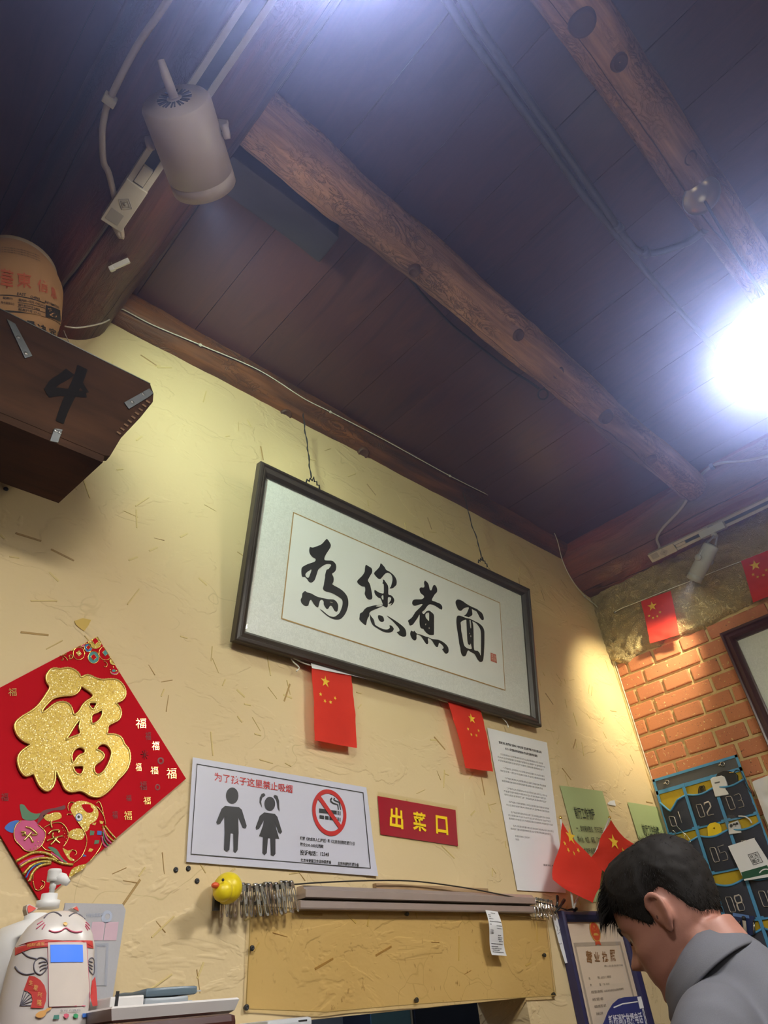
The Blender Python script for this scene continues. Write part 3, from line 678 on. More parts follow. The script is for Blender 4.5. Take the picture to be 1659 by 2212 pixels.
# black cable sagging under the middle purlin, ring beside it, bits on the timbers
pk = [on_z(x, y, z) for x, y, z in [(886, 602, Z + 1.6), (908, 630, Z + 1.62), (940, 665, Z + 1.64), (980, 705, Z + 1.655), (1018, 735, Z + 1.655), (1055, 764, Z + 1.655), (1100, 798, Z + 1.65), (1140, 822, Z + 1.63), (1165, 840, Z + 1.6)]]
cable('black_cable', pk, 0.004, 'black cable sagging along the edge of the middle purlin', BLACKMETAL)
rc = on_z(1173, 852, Z + 1.56)
ro = tag(link('ring_hook', tube([rc + RV[0] * (0.0165 * math.cos(a)) + RV[1] * (0.0165 * math.sin(a)) + Vector((0, 0, 0)) for a in [2 * PI * k / 24 for k in range(24)]], 0.0026, 8, True), BLACKMETAL, base=rc), 'small black ring hanging from the middle purlin', 'ring')
link('hook_screw', tube([rc - RV[1] * 0.0165, rc - RV[1] * 0.017 + Vector((0.02, -0.02, 0.03))], 0.0022, 6), BLACKMETAL, ro)
wc = on_z(262, 570, Z + 1.425)
wl = thing('cable_tie', 'small white plastic tie left on the left girder log', 'cable tie', wc)
link('tie_strap', box((-0.020, -0.006, -0.004), (0.020, 0.006, 0.004), 0.002, frame_m(wc, RV[0] - RV[1] * 0.45, RV[1])), WHITEPL, wl)
link('tie_head', box((-0.030, -0.005, -0.005), (-0.018, 0.007, 0.005), 0.002, frame_m(wc, RV[0] - RV[1] * 0.45, RV[1])), WHITEPL, wl)
link('tie_wire', tube([wc - RV[0] * 0.022, wc - RV[0] * 0.024 - RV[1] * 0.012, wc - RV[0] * 0.018 - RV[1] * 0.022], 0.001, 5), DSTEEL, wl)
# ------------------------------------------------------------------ framed calligraphy
def rails(t, pl, a0, b0, a1, b1, prof, mat, names=('frame_rail',) * 4):
    """four mitred mouldings; prof = [(inset, height)...] from the outer to the inner edge"""
    C = [(a0, b0, 1, 1), (a1, b0, -1, 1), (a1, b1, -1, -1), (a0, b1, 1, -1)]
    for k in range(4):
        p, q = C[k], C[(k + 1) % 4]; vs_, fs_ = [], []; n = len(prof)
        for c in (p, q):
            for ins, h in prof: vs_.append(pl.P(c[0] + c[2] * ins, c[1] + c[3] * ins, h))
        for i in range(n - 1): fs_.append((i, i + 1, n + i + 1, n + i))
        fs_.append((n - 1, 0, n, 2 * n - 1)); fs_.append(tuple(range(n))); fs_.append(tuple(range(2 * n - 1, n - 1, -1)))
        bm = bmesh.new(); bv = [bm.verts.new(v) for v in vs_]
        for f in fs_: bm.faces.new([bv[i] for i in f])
        link(names[k], from_bm(bm), mat, t)
FRP = Plane((0.736, 1.222, Z + 0.717), (1, 0, 0), (0, -0.084, 0.489))
FW, FH = 1.180, 0.498
fr = thing('calligraphy_frame', 'long dark-framed brush calligraphy leaning out from the yellow wall', 'picture', (1.32, 1.24, Z + 0.70))
DARKFR = m_wood('dark_walnut_moulding', (0.030, 0.022, 0.017), (0.075, 0.055, 0.042), 0.32, 6, 'X', 0.5, 0.05)
rails(fr, FRP, 0, 0, FW, FH, [(0, -0.024), (0, -0.004), (0.003, 0.0), (0.009, 0.001), (0.012, -0.003), (0.016, -0.002), (0.024, -0.006), (0.030, -0.013), (0.032, -0.016), (0.032, -0.024)], DARKFR)
gi = 0.031
link('backing_board', to_plane(box((0.004, 0.004, -0.026), (FW - 0.004, FH - 0.004, -0.022)), FRP), plain('brown_hardboard', (0.16, 0.10, 0.06), 0.8), fr)
link('brocade_mount', uv_shape(FRP, [rect(gi, gi, FW - gi, FH - gi)], -0.0213), BROCADE, fr)
RICE = m_paper('rice_paper', (0.84, 0.85, 0.83), 0.6, 0.06)
inner = [(639, 1102), (1087, 1296), (1104, 1487), (623, 1336)]
iu = px_loop(FRP, inner); ia0, ib0, ia1, ib1 = (iu[0][0] + iu[3][0]) / 2, (iu[2][1] + iu[3][1]) / 2, (iu[1][0] + iu[2][0]) / 2, (iu[0][1] + iu[1][1]) / 2
link('rice_paper_panel', uv_shape(FRP, [rect(ia0, ib0, ia1, ib1)], -0.0206), RICE, fr)
w_ = 0.0016
link('gold_border', uv_shape(FRP, [rect(ia0 - w_, ib0 - w_, ia1 + w_, ib1 + w_), rect(ia0 + w_, ib0 + w_, ia1 - w_, ib1 - w_)], -0.0202), plain('gold_line', (0.45, 0.27, 0.09), 0.5), fr)
INKH = -0.0199
g1 = [[(685, 200), (740, 255), (780, 330), (775, 390), (740, 450), (680, 540), (635, 640), (655, 690), (740, 695), (825, 705), (890, 770), (907, 840), (895, 920), (860, 965), (812, 1000), (840, 1060), (852, 1130), (838, 1200), (820, 1240), (900, 1290), (1000, 1345), (1090, 1420), (1160, 1520), (1185, 1630), (1180, 1740), (1140, 1870), (1080, 1970), (1010, 2035), (930, 2050), (850, 2040), (780, 2010), (700, 1960), (620, 1890), (560, 1830), (545, 1805), (600, 1840), (680, 1910), (760, 1965), (850, 1985), (910, 1960), (980, 1900), (1015, 1830), (1050, 1720), (1052, 1620), (1010, 1560), (920, 1500), (820, 1445), (740, 1420), (650, 1395), (605, 1340), (625, 1260), (635, 1180), (655, 1080), (650, 1040), (670, 960), (690, 905), (730, 890), (770, 840), (790, 795), (730, 775), (650, 790), (570, 840), (500, 900), (475, 970), (440, 1080), (410, 1150), (360, 1195), (320, 1200), (280, 1175), (245, 1120), (190, 1070), (140, 1070), (115, 1000), (118, 870), (170, 820), (260, 775), (350, 745), (420, 715), (438, 660), (370, 620), (310, 550), (288, 470), (300, 400), (315, 385), (370, 400), (440, 375), (540, 340), (610, 285)],
      [(345, 905), (300, 920), (230, 970), (205, 1020), (225, 1070), (265, 1090), (290, 1070), (315, 1000)],
      [(205, 1390), (240, 1420), (320, 1440), (390, 1475), (470, 1520), (590, 1550), (730, 1580), (840, 1585), (910, 1630), (950, 1700), (955, 1760), (940, 1850), (910, 1868), (870, 1845), (840, 1790), (815, 1745), (780, 1730), (750, 1760), (735, 1790), (705, 1808), (670, 1780), (625, 1700), (625, 1640), (590, 1595), (545, 1610), (525, 1670), (505, 1750), (480, 1765), (430, 1730), (375, 1650), (340, 1595), (305, 1620), (285, 1690), (265, 1730), (205, 1735), (150, 1700), (110, 1650), (100, 1580), (130, 1530), (135, 1450), (170, 1410)],
      [(765, 1640), (820, 1650), (828, 1662), (775, 1652)]]
g2 = [[(370, 190), (430, 225), (510, 270), (540, 330), (535, 400), (500, 460), (455, 540), (425, 610), (460, 670), (490, 740), (510, 840), (530, 930), (545, 1030), (540, 1090), (510, 1118), (450, 1120), (390, 1075), (355, 1010), (340, 950), (355, 880), (345, 780), (290, 775), (220, 740), (165, 690), (138, 640), (165, 590), (260, 500), (310, 430), (340, 370), (345, 280)],
      [(765, 150), (830, 210), (880, 270), (910, 330), (990, 370), (1080, 440), (1150, 520), (1190, 620), (1185, 720), (1140, 775), (1080, 822), (1000, 825), (1040, 770), (1060, 690), (1080, 600), (1065, 500), (1020, 430), (950, 405), (890, 425), (840, 480), (790, 540), (750, 575), (690, 555), (620, 480), (588, 420), (620, 370), (690, 300), (740, 230)],
      [(820, 590), (860, 600), (900, 660), (950, 730), (970, 820), (970, 980), (1030, 1000), (1080, 1040), (1120, 1100), (1125, 1170), (1080, 1250), (1020, 1285), (1070, 1215), (980, 1245), (980, 1220), (1030, 1150), (1045, 1080), (1000, 1055), (960, 1070), (955, 1180), (955, 1290), (920, 1335), (850, 1290), (810, 1210), (765, 1090), (720, 1080), (650, 1020), (605, 950), (600, 870), (640, 880), (720, 930), (800, 955), (845, 950), (850, 830), (845, 710), (810, 690), (830, 640)],
      [(810, 1010), (785, 1050), (810, 1110), (835, 1130), (842, 1070), (835, 1010)],
      [(830, 1255), (700, 1265), (600, 1275), (480, 1305), (390, 1335), (330, 1390), (285, 1455), (220, 1490), (210, 1580), (205, 1650), (270, 1730), (370, 1805), (395, 1730), (420, 1630), (460, 1565), (470, 1480), (530, 1420), (640, 1375), (740, 1335), (830, 1300), (700, 1310), (640, 1300), (700, 1275)],
      [(480, 1500), (510, 1560), (570, 1630), (600, 1700), (620, 1790), (700, 1845), (800, 1895), (900, 1920), (970, 1910), (1015, 1870), (1000, 1810), (1060, 1820), (1110, 1880), (1115, 1920), (1070, 1985), (980, 2005), (880, 1995), (780, 1950), (690, 1895), (600, 1840), (530, 1760), (495, 1660), (480, 1560)],
      [(715, 1540), (770, 1545), (830, 1575), (855, 1640), (855, 1695), (800, 1720), (740, 1690), (705, 1630), (695, 1560)],
      [(930, 1550), (1040, 1610), (1150, 1680), (1280, 1770), (1400, 1880), (1440, 1960), (1450, 2060), (1430, 2105), (1360, 2115), (1280, 2080), (1220, 2020), (1200, 1990), (1265, 1965), (1260, 1900), (1180, 1800), (1080, 1690), (990, 1610)]]
g3 = [[(520, 130), (560, 145), (610, 200), (635, 270), (650, 350), (690, 395), (720, 330), (740, 270), (780, 240), (830, 290), (850, 360), (845, 435), (790, 490), (750, 560), (710, 650), (780, 680), (860, 715), (920, 735), (980, 800), (990, 860), (970, 905), (890, 860), (800, 800), (700, 765), (630, 770), (570, 830), (520, 910), (450, 965), (500, 1020), (560, 950), (640, 925), (690, 960), (740, 1000), (770, 1060), (772, 1200), (772, 1540), (740, 1578), (640, 1570), (560, 1510), (510, 1450), (490, 1415), (430, 1400), (400, 1340), (385, 1220), (390, 1030), (330, 1130), (240, 1260), (210, 1300), (130, 1325), (105, 1260), (80, 1195), (130, 1155), (200, 1090), (270, 970), (340, 900), (420, 820), (465, 755), (380, 765), (265, 800), (205, 770), (188, 710), (225, 640), (310, 625), (440, 625), (505, 570), (480, 515), (420, 470), (385, 390), (385, 335), (430, 305), (490, 315), (515, 270), (500, 190)],
      [(605, 980), (545, 1020), (550, 1110), (590, 1160), (635, 1205), (640, 1090), (640, 1000)], [(545, 1275), (565, 1275), (553, 1315), (540, 1312)], [(640, 1365), (655, 1400), (645, 1415), (630, 1400)],
      [(180, 1460), (225, 1490), (250, 1460), (320, 1545), (420, 1565), (550, 1620), (600, 1630), (740, 1690), (860, 1700), (960, 1735), (1060, 1800), (1140, 1890), (1162, 1980), (1150, 2050), (1105, 2078), (1060, 2060), (1010, 1990), (985, 1960), (1030, 1930), (1000, 1860), (910, 1790), (890, 1850), (870, 1900), (830, 1895), (780, 1830), (720, 1730), (640, 1665), (605, 1680), (622, 1770), (600, 1822), (560, 1810), (510, 1740), (430, 1610), (380, 1580), (310, 1565), (310, 1660), (290, 1710), (245, 1722), (195, 1680), (155, 1610), (140, 1540), (155, 1480)]]
g4 = [[(190, 155), (330, 200), (420, 270), (580, 365), (680, 410), (760, 445), (830, 500), (910, 560), (950, 640), (970, 720), (960, 770), (925, 780), (880, 750), (830, 670), (790, 590), (740, 510), (660, 475), (610, 450), (630, 590), (610, 640), (540, 680), (520, 695), (430, 660), (380, 650), (450, 590), (490, 500), (520, 400), (430, 405), (360, 430), (320, 480), (270, 497), (210, 470), (165, 390), (135, 310), (125, 220)],
      [(215, 640), (290, 655), (380, 690), (440, 715), (560, 740), (680, 800), (820, 870), (930, 970), (980, 1080), (990, 1200), (990, 1480), (980, 1700), (965, 1920), (940, 2010), (880, 2038), (830, 2010), (770, 1930), (700, 1800), (640, 1765), (560, 1720), (520, 1690), (480, 1720), (460, 1790), (420, 1860), (350, 1860), (300, 1780), (280, 1690), (270, 1600), (240, 1500), (220, 1330), (185, 1120), (160, 960), (150, 800), (165, 670)],
      [(440, 765), (350, 795), (280, 845), (290, 950), (295, 1080), (320, 1200), (345, 1350), (375, 1500), (420, 1580), (500, 1630), (610, 1645), (595, 1540), (585, 1475), (560, 1520), (520, 1515), (485, 1430), (470, 1200), (460, 1000), (450, 850)],
      [(630, 810), (740, 870), (810, 960), (870, 1070), (890, 1250), (890, 1450), (885, 1840), (850, 1770), (790, 1700), (690, 1680), (670, 1480), (668, 1200), (660, 1000), (645, 880)],
      [(540, 780), (580, 790), (595, 1000), (575, 1020), (560, 930)], [(540, 1150), (560, 1180), (550, 1200), (538, 1180)], [(585, 1220), (597, 1280), (575, 1285), (570, 1255)]]
for g, off, sc in ((g1, (650, 1140), .09496), (g2, (770, 1200), .08135), (g3, (885, 1240), .08136), (g4, (985, 1280), .07232)):
    link('brush_character', px_shape(FRP, g, off, sc, 2, INKH), INK, fr)
seal = px_loop(FRP, [(1175, 1755), (1340, 1815), (1365, 2075), (1180, 2000)], (985, 1280), .07232)
SEALM = plain('seal_red', (0.60, 0.16, 0.11), 0.6)
so = link('seal_stamp', uv_shape(FRP, [seal], INKH), SEALM, fr)
a0, b0 = min(p[0] for p in seal), min(p[1] for p in seal); a1, b1 = max(p[0] for p in seal), max(p[1] for p in seal)
link('seal_lines', join_me([uv_shape(FRP, [rect(a0 + (a1 - a0) * x, b0 + (b1 - b0) * y, a0 + (a1 - a0) * (x + w), b0 + (b1 - b0) * (y + h))], INKH + 0.0003) for x, y, w, h in
      [(.15, .8, .3, .05), (.2, .65, .05, .2), (.35, .6, .05, .2), (.15, .55, .3, .04), (.55, .75, .3, .05), (.6, .55, .05, .25), (.75, .55, .05, .25), (.15, .35, .3, .05), (.2, .2, .05, .2), (.35, .15, .05, .2), (.55, .4, .3, .05), (.55, .25, .3, .05), (.65, .12, .05, .3)]]), plain('seal_pale', (0.70, 0.55, 0.47), 0.6), so)
GLASS = clear('picture_glass', rough=0.02)
link('glass_pane', uv_shape(FRP, [rect(gi, gi, FW - gi, FH - gi)], -0.0165), GLASS, fr)
for hxp, hyp, wires in ((676, 1047, [(672, 1033), (668, 1000), (664, 962), (658, 925), (655, 893)]), (1043, 1218, [(1040, 1206), (1032, 1170), (1018, 1130), (1008, 1090), (1000, 1062)])):
    h0 = FRP.W(hxp, hyp, -0.012); hook = []
    for dx in (-0.020, -0.007, 0.007, 0.020):
        pass
    hk_ = [h0 + FRP.u * a + FRP.v * b for a, b in ((-0.024, -0.004), (-0.022, 0.008), (-0.014, 0.005), (-0.012, 0.016), (-0.004, 0.012), (0, 0.026), (0.004, 0.012), (0.012, 0.016), (0.014, 0.005), (0.022, 0.008), (0.024, -0.004))]
    link('hanging_hook', tube(hk_, 0.0022, 6), BLACKMETAL, fr)
    yy = [1.15, 1.16, 1.17, 1.165, 1.158]
    wp = catmull([on_y(x, y, q) for (x, y), q in zip(wires, yy)], 8)
    link('hanging_wire', tube(wp, 0.0014, 6), BLACKMETAL, fr)
    link('hanging_wire', tube([p + Vector((0.0035 * math.sin(i * 0.8), 0.002 * math.cos(i * 0.8), 0)) for i, p in enumerate(wp)], 0.0010, 5), BLACKMETAL, fr)
# ------------------------------------------------------------------ flags
def sub(quad, s0, t0, s1, t1):
    tl, tr, br, bl = [Vector(q) for q in quad]
    f = lambda s, t: tuple((tl * (1 - s) + tr * s) * (1 - t) + (bl * (1 - s) + br * s) * t)
    return [f(s0, t0), f(s1, t0), f(s1, t1), f(s0, t1)]
def flag_cloth(t, pl, quad, big, smalls, rbig, rsm, amp=0.004, seed=0, tone=None, bulge=0.006, rot=0.0):
    """paper flag as a rippled sheet with one big and four small stars laid on it"""
    tl, tr, br, bl = [Vector(pl.hit(*q)) for q in quad]; N, K = 14, 22
    W_ = (tr - tl).length
    hf = lambda a, b: 0.004 + amp * (math.sin(a * 45 + seed) * 0.5 + math.sin(b * 30 + seed * 2) * 0.7) * 0.5 + bulge * max(0, (tl.y - b)) * 2.2 + amp * 0.5 * noise.noise(Vector((a * 40, b * 40, seed)))
    vs_, fs_ = [], []
    for j in range(K + 1):
        for i in range(N + 1):
            s, u = i / N, j / K
            q = (tl * (1 - s) + tr * s) * (1 - u) + (bl * (1 - s) + br * s) * u; vs_.append(pl.P(q.x, q.y, hf(q.x, q.y)))
    for j in range(K):
        for i in range(N):
            p = j * (N + 1) + i; fs_.append((p, p + N + 1, p + N + 2, p + 1))
    c = link('cloth', pydata(vs_, fs_, True), tone or FLAGRED, t)
    def star(px, r, ang):
        q = pl.hit(*px); me = bpy.data.meshes.new('m'); lp = star2d(q[0], q[1], r, ang)
        vv = [pl.P(x, y, hf(x, y) + 0.0012) for x, y in lp] + [pl.P(q[0], q[1], hf(*q) + 0.0012)]
        me.from_pydata([tuple(v) for v in vv], [], [(k, (k + 1) % 10, 10) for k in range(10)]); return me
    link('large_star', star(big, rbig, rot), STARY, t)
    for k, p in enumerate(smalls): link('small_star', star(p, rsm, rot + 0.5 * k), STARY, t)
    return c
FL = WALL.lift(0.022)
STRINGM = plain('white_string', (0.70, 0.68, 0.64), 0.7)
so = [FL.W(x, y, 0.0) for x, y in [(627, 1418), (640, 1424), (671, 1437), (757, 1453), (850, 1480), (900, 1492), (950, 1511), (966, 1516), (1036, 1531), (1075, 1545)]]
st = tag(link('flag_string', tube(catmull(so, 6), 0.002, 6), STRINGM, base=so[0]), 'white flag string tacked along the wall under the calligraphy frame', 'string')
for e in ([(627, 1418), (634, 1430), (646, 1442), (640, 1450)], [(1075, 1545), (1084, 1550), (1095, 1562), (1098, 1572)]): link('string_end', tube(catmull([FL.W(x, y, -0.004) for x, y in e], 5), 0.0018, 6), STRINGM, st)
link('paper_hem', px_shape(FL, [[(668, 1434), (760, 1450), (850, 1474), (848, 1482), (757, 1461), (671, 1445)]], h=0.006), WHITEP, st)
f1 = thing('paper_flag', 'red paper flag hanging under the left half of the calligraphy', 'flag', FL.W(720, 1610), 'red paper flags on the strings')
flag_cloth(f1, FL, [(671, 1438), (757, 1453), (768, 1617), (676, 1601)], (700, 1474), [(688, 1502), (697, 1517), (710, 1519), (720, 1510)], 0.0165, 0.0058, 0.005, 1)
f2 = thing('paper_flag', 'red paper flag hanging under the right end of the calligraphy, above the printed notice', 'flag', FL.W(1030, 1665), 'red paper flags on the strings')
flag_cloth(f2, FL, [(966, 1517), (1036, 1531), (1062, 1668), (1003, 1660)], (1017, 1553), [(1008, 1576), (1015, 1588), (1025, 1590), (1030, 1580)], 0.0165, 0.0058, 0.005, 4)
FB = BRICK.lift(0.036)
so = [FB.W(x, y) for x, y in [(1328, 1322), (1345, 1313), (1386, 1297), (1450, 1271), (1500, 1252), (1560, 1228), (1605, 1211), (1659, 1189), (1720, 1165)]]
st = tag(link('flag_string', tube(catmull(so, 6), 0.002, 6), STRINGM, base=so[0]), 'white flag string stretched across the plaster over the bricks', 'string')
link('tack', lathe([(0.0005, 0.004), (0.004, 0.003), (0.005, 0), (0.002, -0.008), (0.0005, -0.02)], axis_m(FB.W(1328, 1323, -0.012), FB.n), 10), DSTEEL, st)
f3 = thing('paper_flag', 'red paper flag on the brick wall under the small spotlight', 'flag', FB.W(1435, 1385), 'red paper flags on the strings')
flag_cloth(f3, FB, [(1386, 1300), (1450, 1277), (1470, 1372), (1407, 1391)], (1410, 1310), [(1403, 1331), (1411, 1335), (1421, 1332), (1427, 1323)], 0.022, 0.0075, 0.006, 6, rot=0.2)
f4 = thing('paper_flag', 'darker red paper flag at the right edge beside the small spotlight', 'flag', FB.W(1650, 1300), 'red paper flags on the strings')
flag_cloth(f4, FB, [(1602, 1213), (1668, 1186), (1690, 1280), (1629, 1303)], (1632, 1222), [(1628, 1242), (1638, 1247), (1650, 1243), (1656, 1232)], 0.022, 0.0075, 0.006, 9, rot=0.2)
# ------------------------------------------------------------------ no-smoking poster
NS = WALL.lift(0.004); Z7 = ((380, 1600), .434)
z7 = lambda *pts: [(380 + x * .434, 1600 + y * .434) for x, y in pts]
quad = [(416, 1636), (791, 1701), (815, 1893), (402, 1862)]
ns = thing('no_smoking_poster', 'white no-smoking poster with boy and girl figures taped to the yellow wall', 'poster', NS.W(610, 1880))
tl, tr, br, bl = [Vector(NS.hit(*q)) for q in quad]; N, K = 24, 14
hf_ns = lambda s, u: 0.0008 + 0.0004 * math.sin(s * 9) * math.sin(u * 5) + 0.012 * max(0, s - 0.86) * max(0, u - 0.8) * 40 * 0.2
vs_, fs_ = [], []
for j in range(K + 1):
    for i in range(N + 1):
        s, u = i / N, j / K; q = (tl * (1 - s) + tr * s) * (1 - u) + (bl * (1 - s) + br * s) * u; vs_.append(NS.P(q.x, q.y, hf_ns(s, u)))
for j in range(K):
    for i in range(N): p = j * (N + 1) + i; fs_.append((p, p + N + 1, p + N + 2, p + 1))
link('sheet', pydata(vs_, fs_, True), m_paper('poster_white', (0.60, 0.60, 0.70), 0.4), ns)
HP = 0.0018
bo = [(424, 1650), (784, 1712), (800, 1877), (411, 1846)]; bi = [(425.6, 1652), (782.4, 1713.4), (798, 1875), (412.6, 1844.4)]
link('border_line', px_shape(NS, [bo, bi], h=HP), PRINT, ns)
GRAPH = plain('poster_dark_grey', (0.028, 0.028, 0.030), 0.5); PRED = plain('poster_red', (0.52, 0.022, 0.02), 0.45)
def ell(cx, cy, rx, ry, n=26): return [(cx + rx * math.cos(2 * PI * k / n), cy + ry * math.sin(2 * PI * k / n)) for k in range(n)]
boy = [ell(278, 275, 31, 41), [(243, 325), (312, 332), (326, 345), (350, 425), (345, 438), (331, 435), (308, 382), (310, 460), (305, 545), (295, 558), (284, 551), (283, 462), (270, 460), (264, 545), (251, 553), (237, 543), (240, 460), (238, 382), (218, 415), (205, 419), (198, 407), (225, 340)]]
link('boy_figure', px_shape(NS, boy, *Z7, h=HP), GRAPH, ns)
girl = [ell(465, 315, 27, 35), [(444, 272), (436, 262), (424, 266), (415, 285), (414, 310), (427, 336), (422, 305), (428, 285), (436, 280)], [(483, 278), (490, 270), (503, 276), (511, 300), (512, 330), (514, 355), (504, 335), (500, 310), (495, 292)],
        [(437, 358), (490, 365), (503, 380), (526, 455), (518, 465), (507, 455), (491, 408), (497, 440), (512, 490), (493, 488), (493, 565), (482, 577), (470, 570), (467, 486), (456, 485), (450, 560), (439, 571), (428, 560), (431, 480), (412, 476), (432, 420), (435, 398), (412, 440), (399, 445), (395, 432), (415, 375)]]
link('girl_figure', px_shape(NS, girl, *Z7, h=HP), GRAPH, ns)
c_ = NS.hit(*z7((762, 357))[0]); ra = (NS.hit(*z7((846, 357))[0])[0] - NS.hit(*z7((677, 357))[0])[0]) / 2
link('prohibition_ring', uv_shape(NS, [circle2d(c_[0], c_[1], ra, 44), circle2d(c_[0], c_[1], ra * 0.81, 44)], HP + 0.0006), PRED, ns)
d_ = ra * 0.64; wv = ra * 0.075
link('prohibition_slash', uv_shape(NS, [[(c_[0] - d_ - wv, c_[1] + d_ - wv), (c_[0] - d_ + wv, c_[1] + d_ + wv), (c_[0] + d_ + wv, c_[1] - d_ + wv), (c_[0] + d_ - wv, c_[1] - d_ - wv)]], HP + 0.0009), PRED, ns)
cig = [[(710, 338), (798, 350), (798, 369), (710, 359)], [(713, 371), (735, 374), (735, 391), (713, 388)], [(740, 374), (758, 377), (758, 394), (740, 392)], [(762, 377), (797, 382), (797, 400), (762, 395)], [(802, 350), (808, 351), (808, 371), (802, 370)], [(812, 352), (817, 353), (817, 373), (812, 372)], [(802, 382), (808, 383), (808, 401), (802, 400)], [(812, 384), (817, 385), (817, 404), (812, 402)],
       [(772, 283), (764, 292), (766, 305), (778, 316), (800, 322), (804, 345), (809, 345), (806, 318), (782, 309), (771, 300), (776, 288)], [(784, 284), (780, 296), (790, 304), (808, 310), (815, 345), (820, 346), (814, 306), (795, 298), (787, 294), (790, 287)]]
link('cigarette_symbol', px_shape(NS, cig, *Z7, h=HP), GRAPH, ns)
for s_, q, bd, m_, nm in (('为了孩子这里禁止吸烟', ((188, 158), (578, 222), (577, 263), (190, 201)), 0.012, PRED, 'red_heading'), ('根据《未成年人保护法》和《北京市控制吸烟条例》', ((615, 476), (888, 504), (888, 523), (615, 495)), 0.02, PRINT, 'fine_print'),
       ('可处200-500元罚款', ((616, 507), (733, 519), (733, 537), (616, 525)), 0.02, PRINT, 'fine_print'), ('投诉电话：12345', ((616, 543), (760, 555), (760, 579), (616, 571)), 0.02, PRINT, 'fine_print'),
       ('北京市爱国卫生运动委员会', ((618, 586), (771, 597), (771, 615), (618, 604)), 0.02, PRINT, 'fine_print'), ('北京市控制吸烟协会', ((803, 602), (908, 609), (908, 628), (803, 620)), 0.02, PRINT, 'fine_print')):
    link(nm, text_px(NS, s_, z7(*q), HP, bd), m_, ns)
# ------------------------------------------------------------------ red serving-hatch sign
RS = WALL.lift(0.003); rs = thing('hatch_sign', 'small laminated red sign with three yellow characters beside the no-smoking poster', 'sign', RS.W(905, 1825))
link('laminate', px_shape(RS, [z7((1002, 254), (1398, 327), (1411, 541), (1010, 472))], h=0.0012), clear('laminate_film', (0.95, 0.93, 0.85), 0.12), rs)
link('card', px_shape(RS, [z7((1004, 275), (1392, 345), (1404, 524), (1019, 466))], h=0.0), m_paper('sign_red', (0.42, 0.014, 0.040), 0.35), rs)
for ch, q in (('出', ((1064, 328), (1127, 340), (1130, 442), (1062, 430))), ('菜', ((1176, 350), (1242, 362), (1246, 458), (1178, 444))), ('口', ((1290, 370), (1348, 380), (1354, 472), (1293, 462)))):
    link('yellow_character', text_px(RS, ch, z7(*q), 0.0016, 0.028), plain('sign_yellow', (0.92, 0.62, 0.01), 0.5), rs)
# ------------------------------------------------------------------ printed notice and green sheets
NT_ = WALL.lift(0.003); nq = [(1051.6, 1572), (1181, 1604), (1222, 1929), (1117, 1923)]
nt = thing('printed_notice', 'tall white printed notice with dense text right of the calligraphy', 'notice', NT_.W(1165, 1925))
link('sheet', px_shape(NT_, [nq], h=0.0008), WHITEP, nt)
GREYT = plain('grey_print', (0.10, 0.10, 0.11), 0.6); LGREYT = plain('pale_grey_print', (0.24, 0.24, 0.25), 0.6)
link('heading', text_px(NT_, '国家消防救援局 住房城乡建设部 应急管理部 市场监管总局', sub(nq, .16, .068, .88, .085), 0.0014, 0.02, 1), GREYT, nt)
link('heading', text_px(NT_, '关于人员密集场所加强动火作业安全管理的通告', sub(nq, .25, .1, .80, .117), 0.0014, 0.02, 1), GREYT, nt)
body = ['为深刻吸取人员密集场所动火作业火灾事故教训依法加强', '动火作业安全管理切实保障人民群众生命财产安全根据中华', '人民共和国消防法安全生产法建筑法等法律法规通告如下', '', '一严格落实主体责任人员密集场所的主要负责人是本单位', '消防安全第一责任人应当履行动火作业安全管理责任制度', '', '二严格动火审批人员密集场所应当建立健全动火作业管理', '制度明确动火审批权限和程序营业期间禁止动火作业', '', '三严格作业人员管理动火作业人员应当依法持证上岗作业', '严格遵守操作规程不得使用无证人员进行电焊气焊切割', '在作业前应当清除可燃易燃物品配备灭火器材落实监护', '', '四严格施工现场管理施工单位应当落实现场消防安全措施', '作业区域应当进行防火分隔安排专人监护确认无火险隐患', '', '五严格监督检查各地有关部门应当加强监督检查依法查处', '违法违规动火作业行为对不落实安全责任的依法从严处罚', '鼓励群众举报违法行为经查证属实的按照有关规定给予奖励', '', '各人员密集场所要开展自查自纠及时消除火灾隐患落实责任', '相关部门要加强宣传教育提高安全意识和自防自救能力', '', '本通告自发布之日起施行', '特此通告']
for k, l in enumerate(body):
    if not l: continue
    t0 = .145 + k * .0212; wd = .82 * len(l) / 26
    link('text_line', text_px(NT_, l, sub(nq, .09 + (.06 if l[0] in '一二三四五各本特为' else 0), t0, min(.93, .09 + wd), t0 + .0125), 0.0014, -0.004, 0), LGREYT, nt)
link('text_line', text_px(NT_, '国家消防救援局', sub(nq, .62, .82, .90, .832), 0.0014, 0.01, 1), GREYT, nt)
GREENP = m_paper('pale_green_paper', (0.42, 0.50, 0.24), 0.6); DKG = plain('green_sheet_print', (0.05, 0.065, 0.04), 0.6)
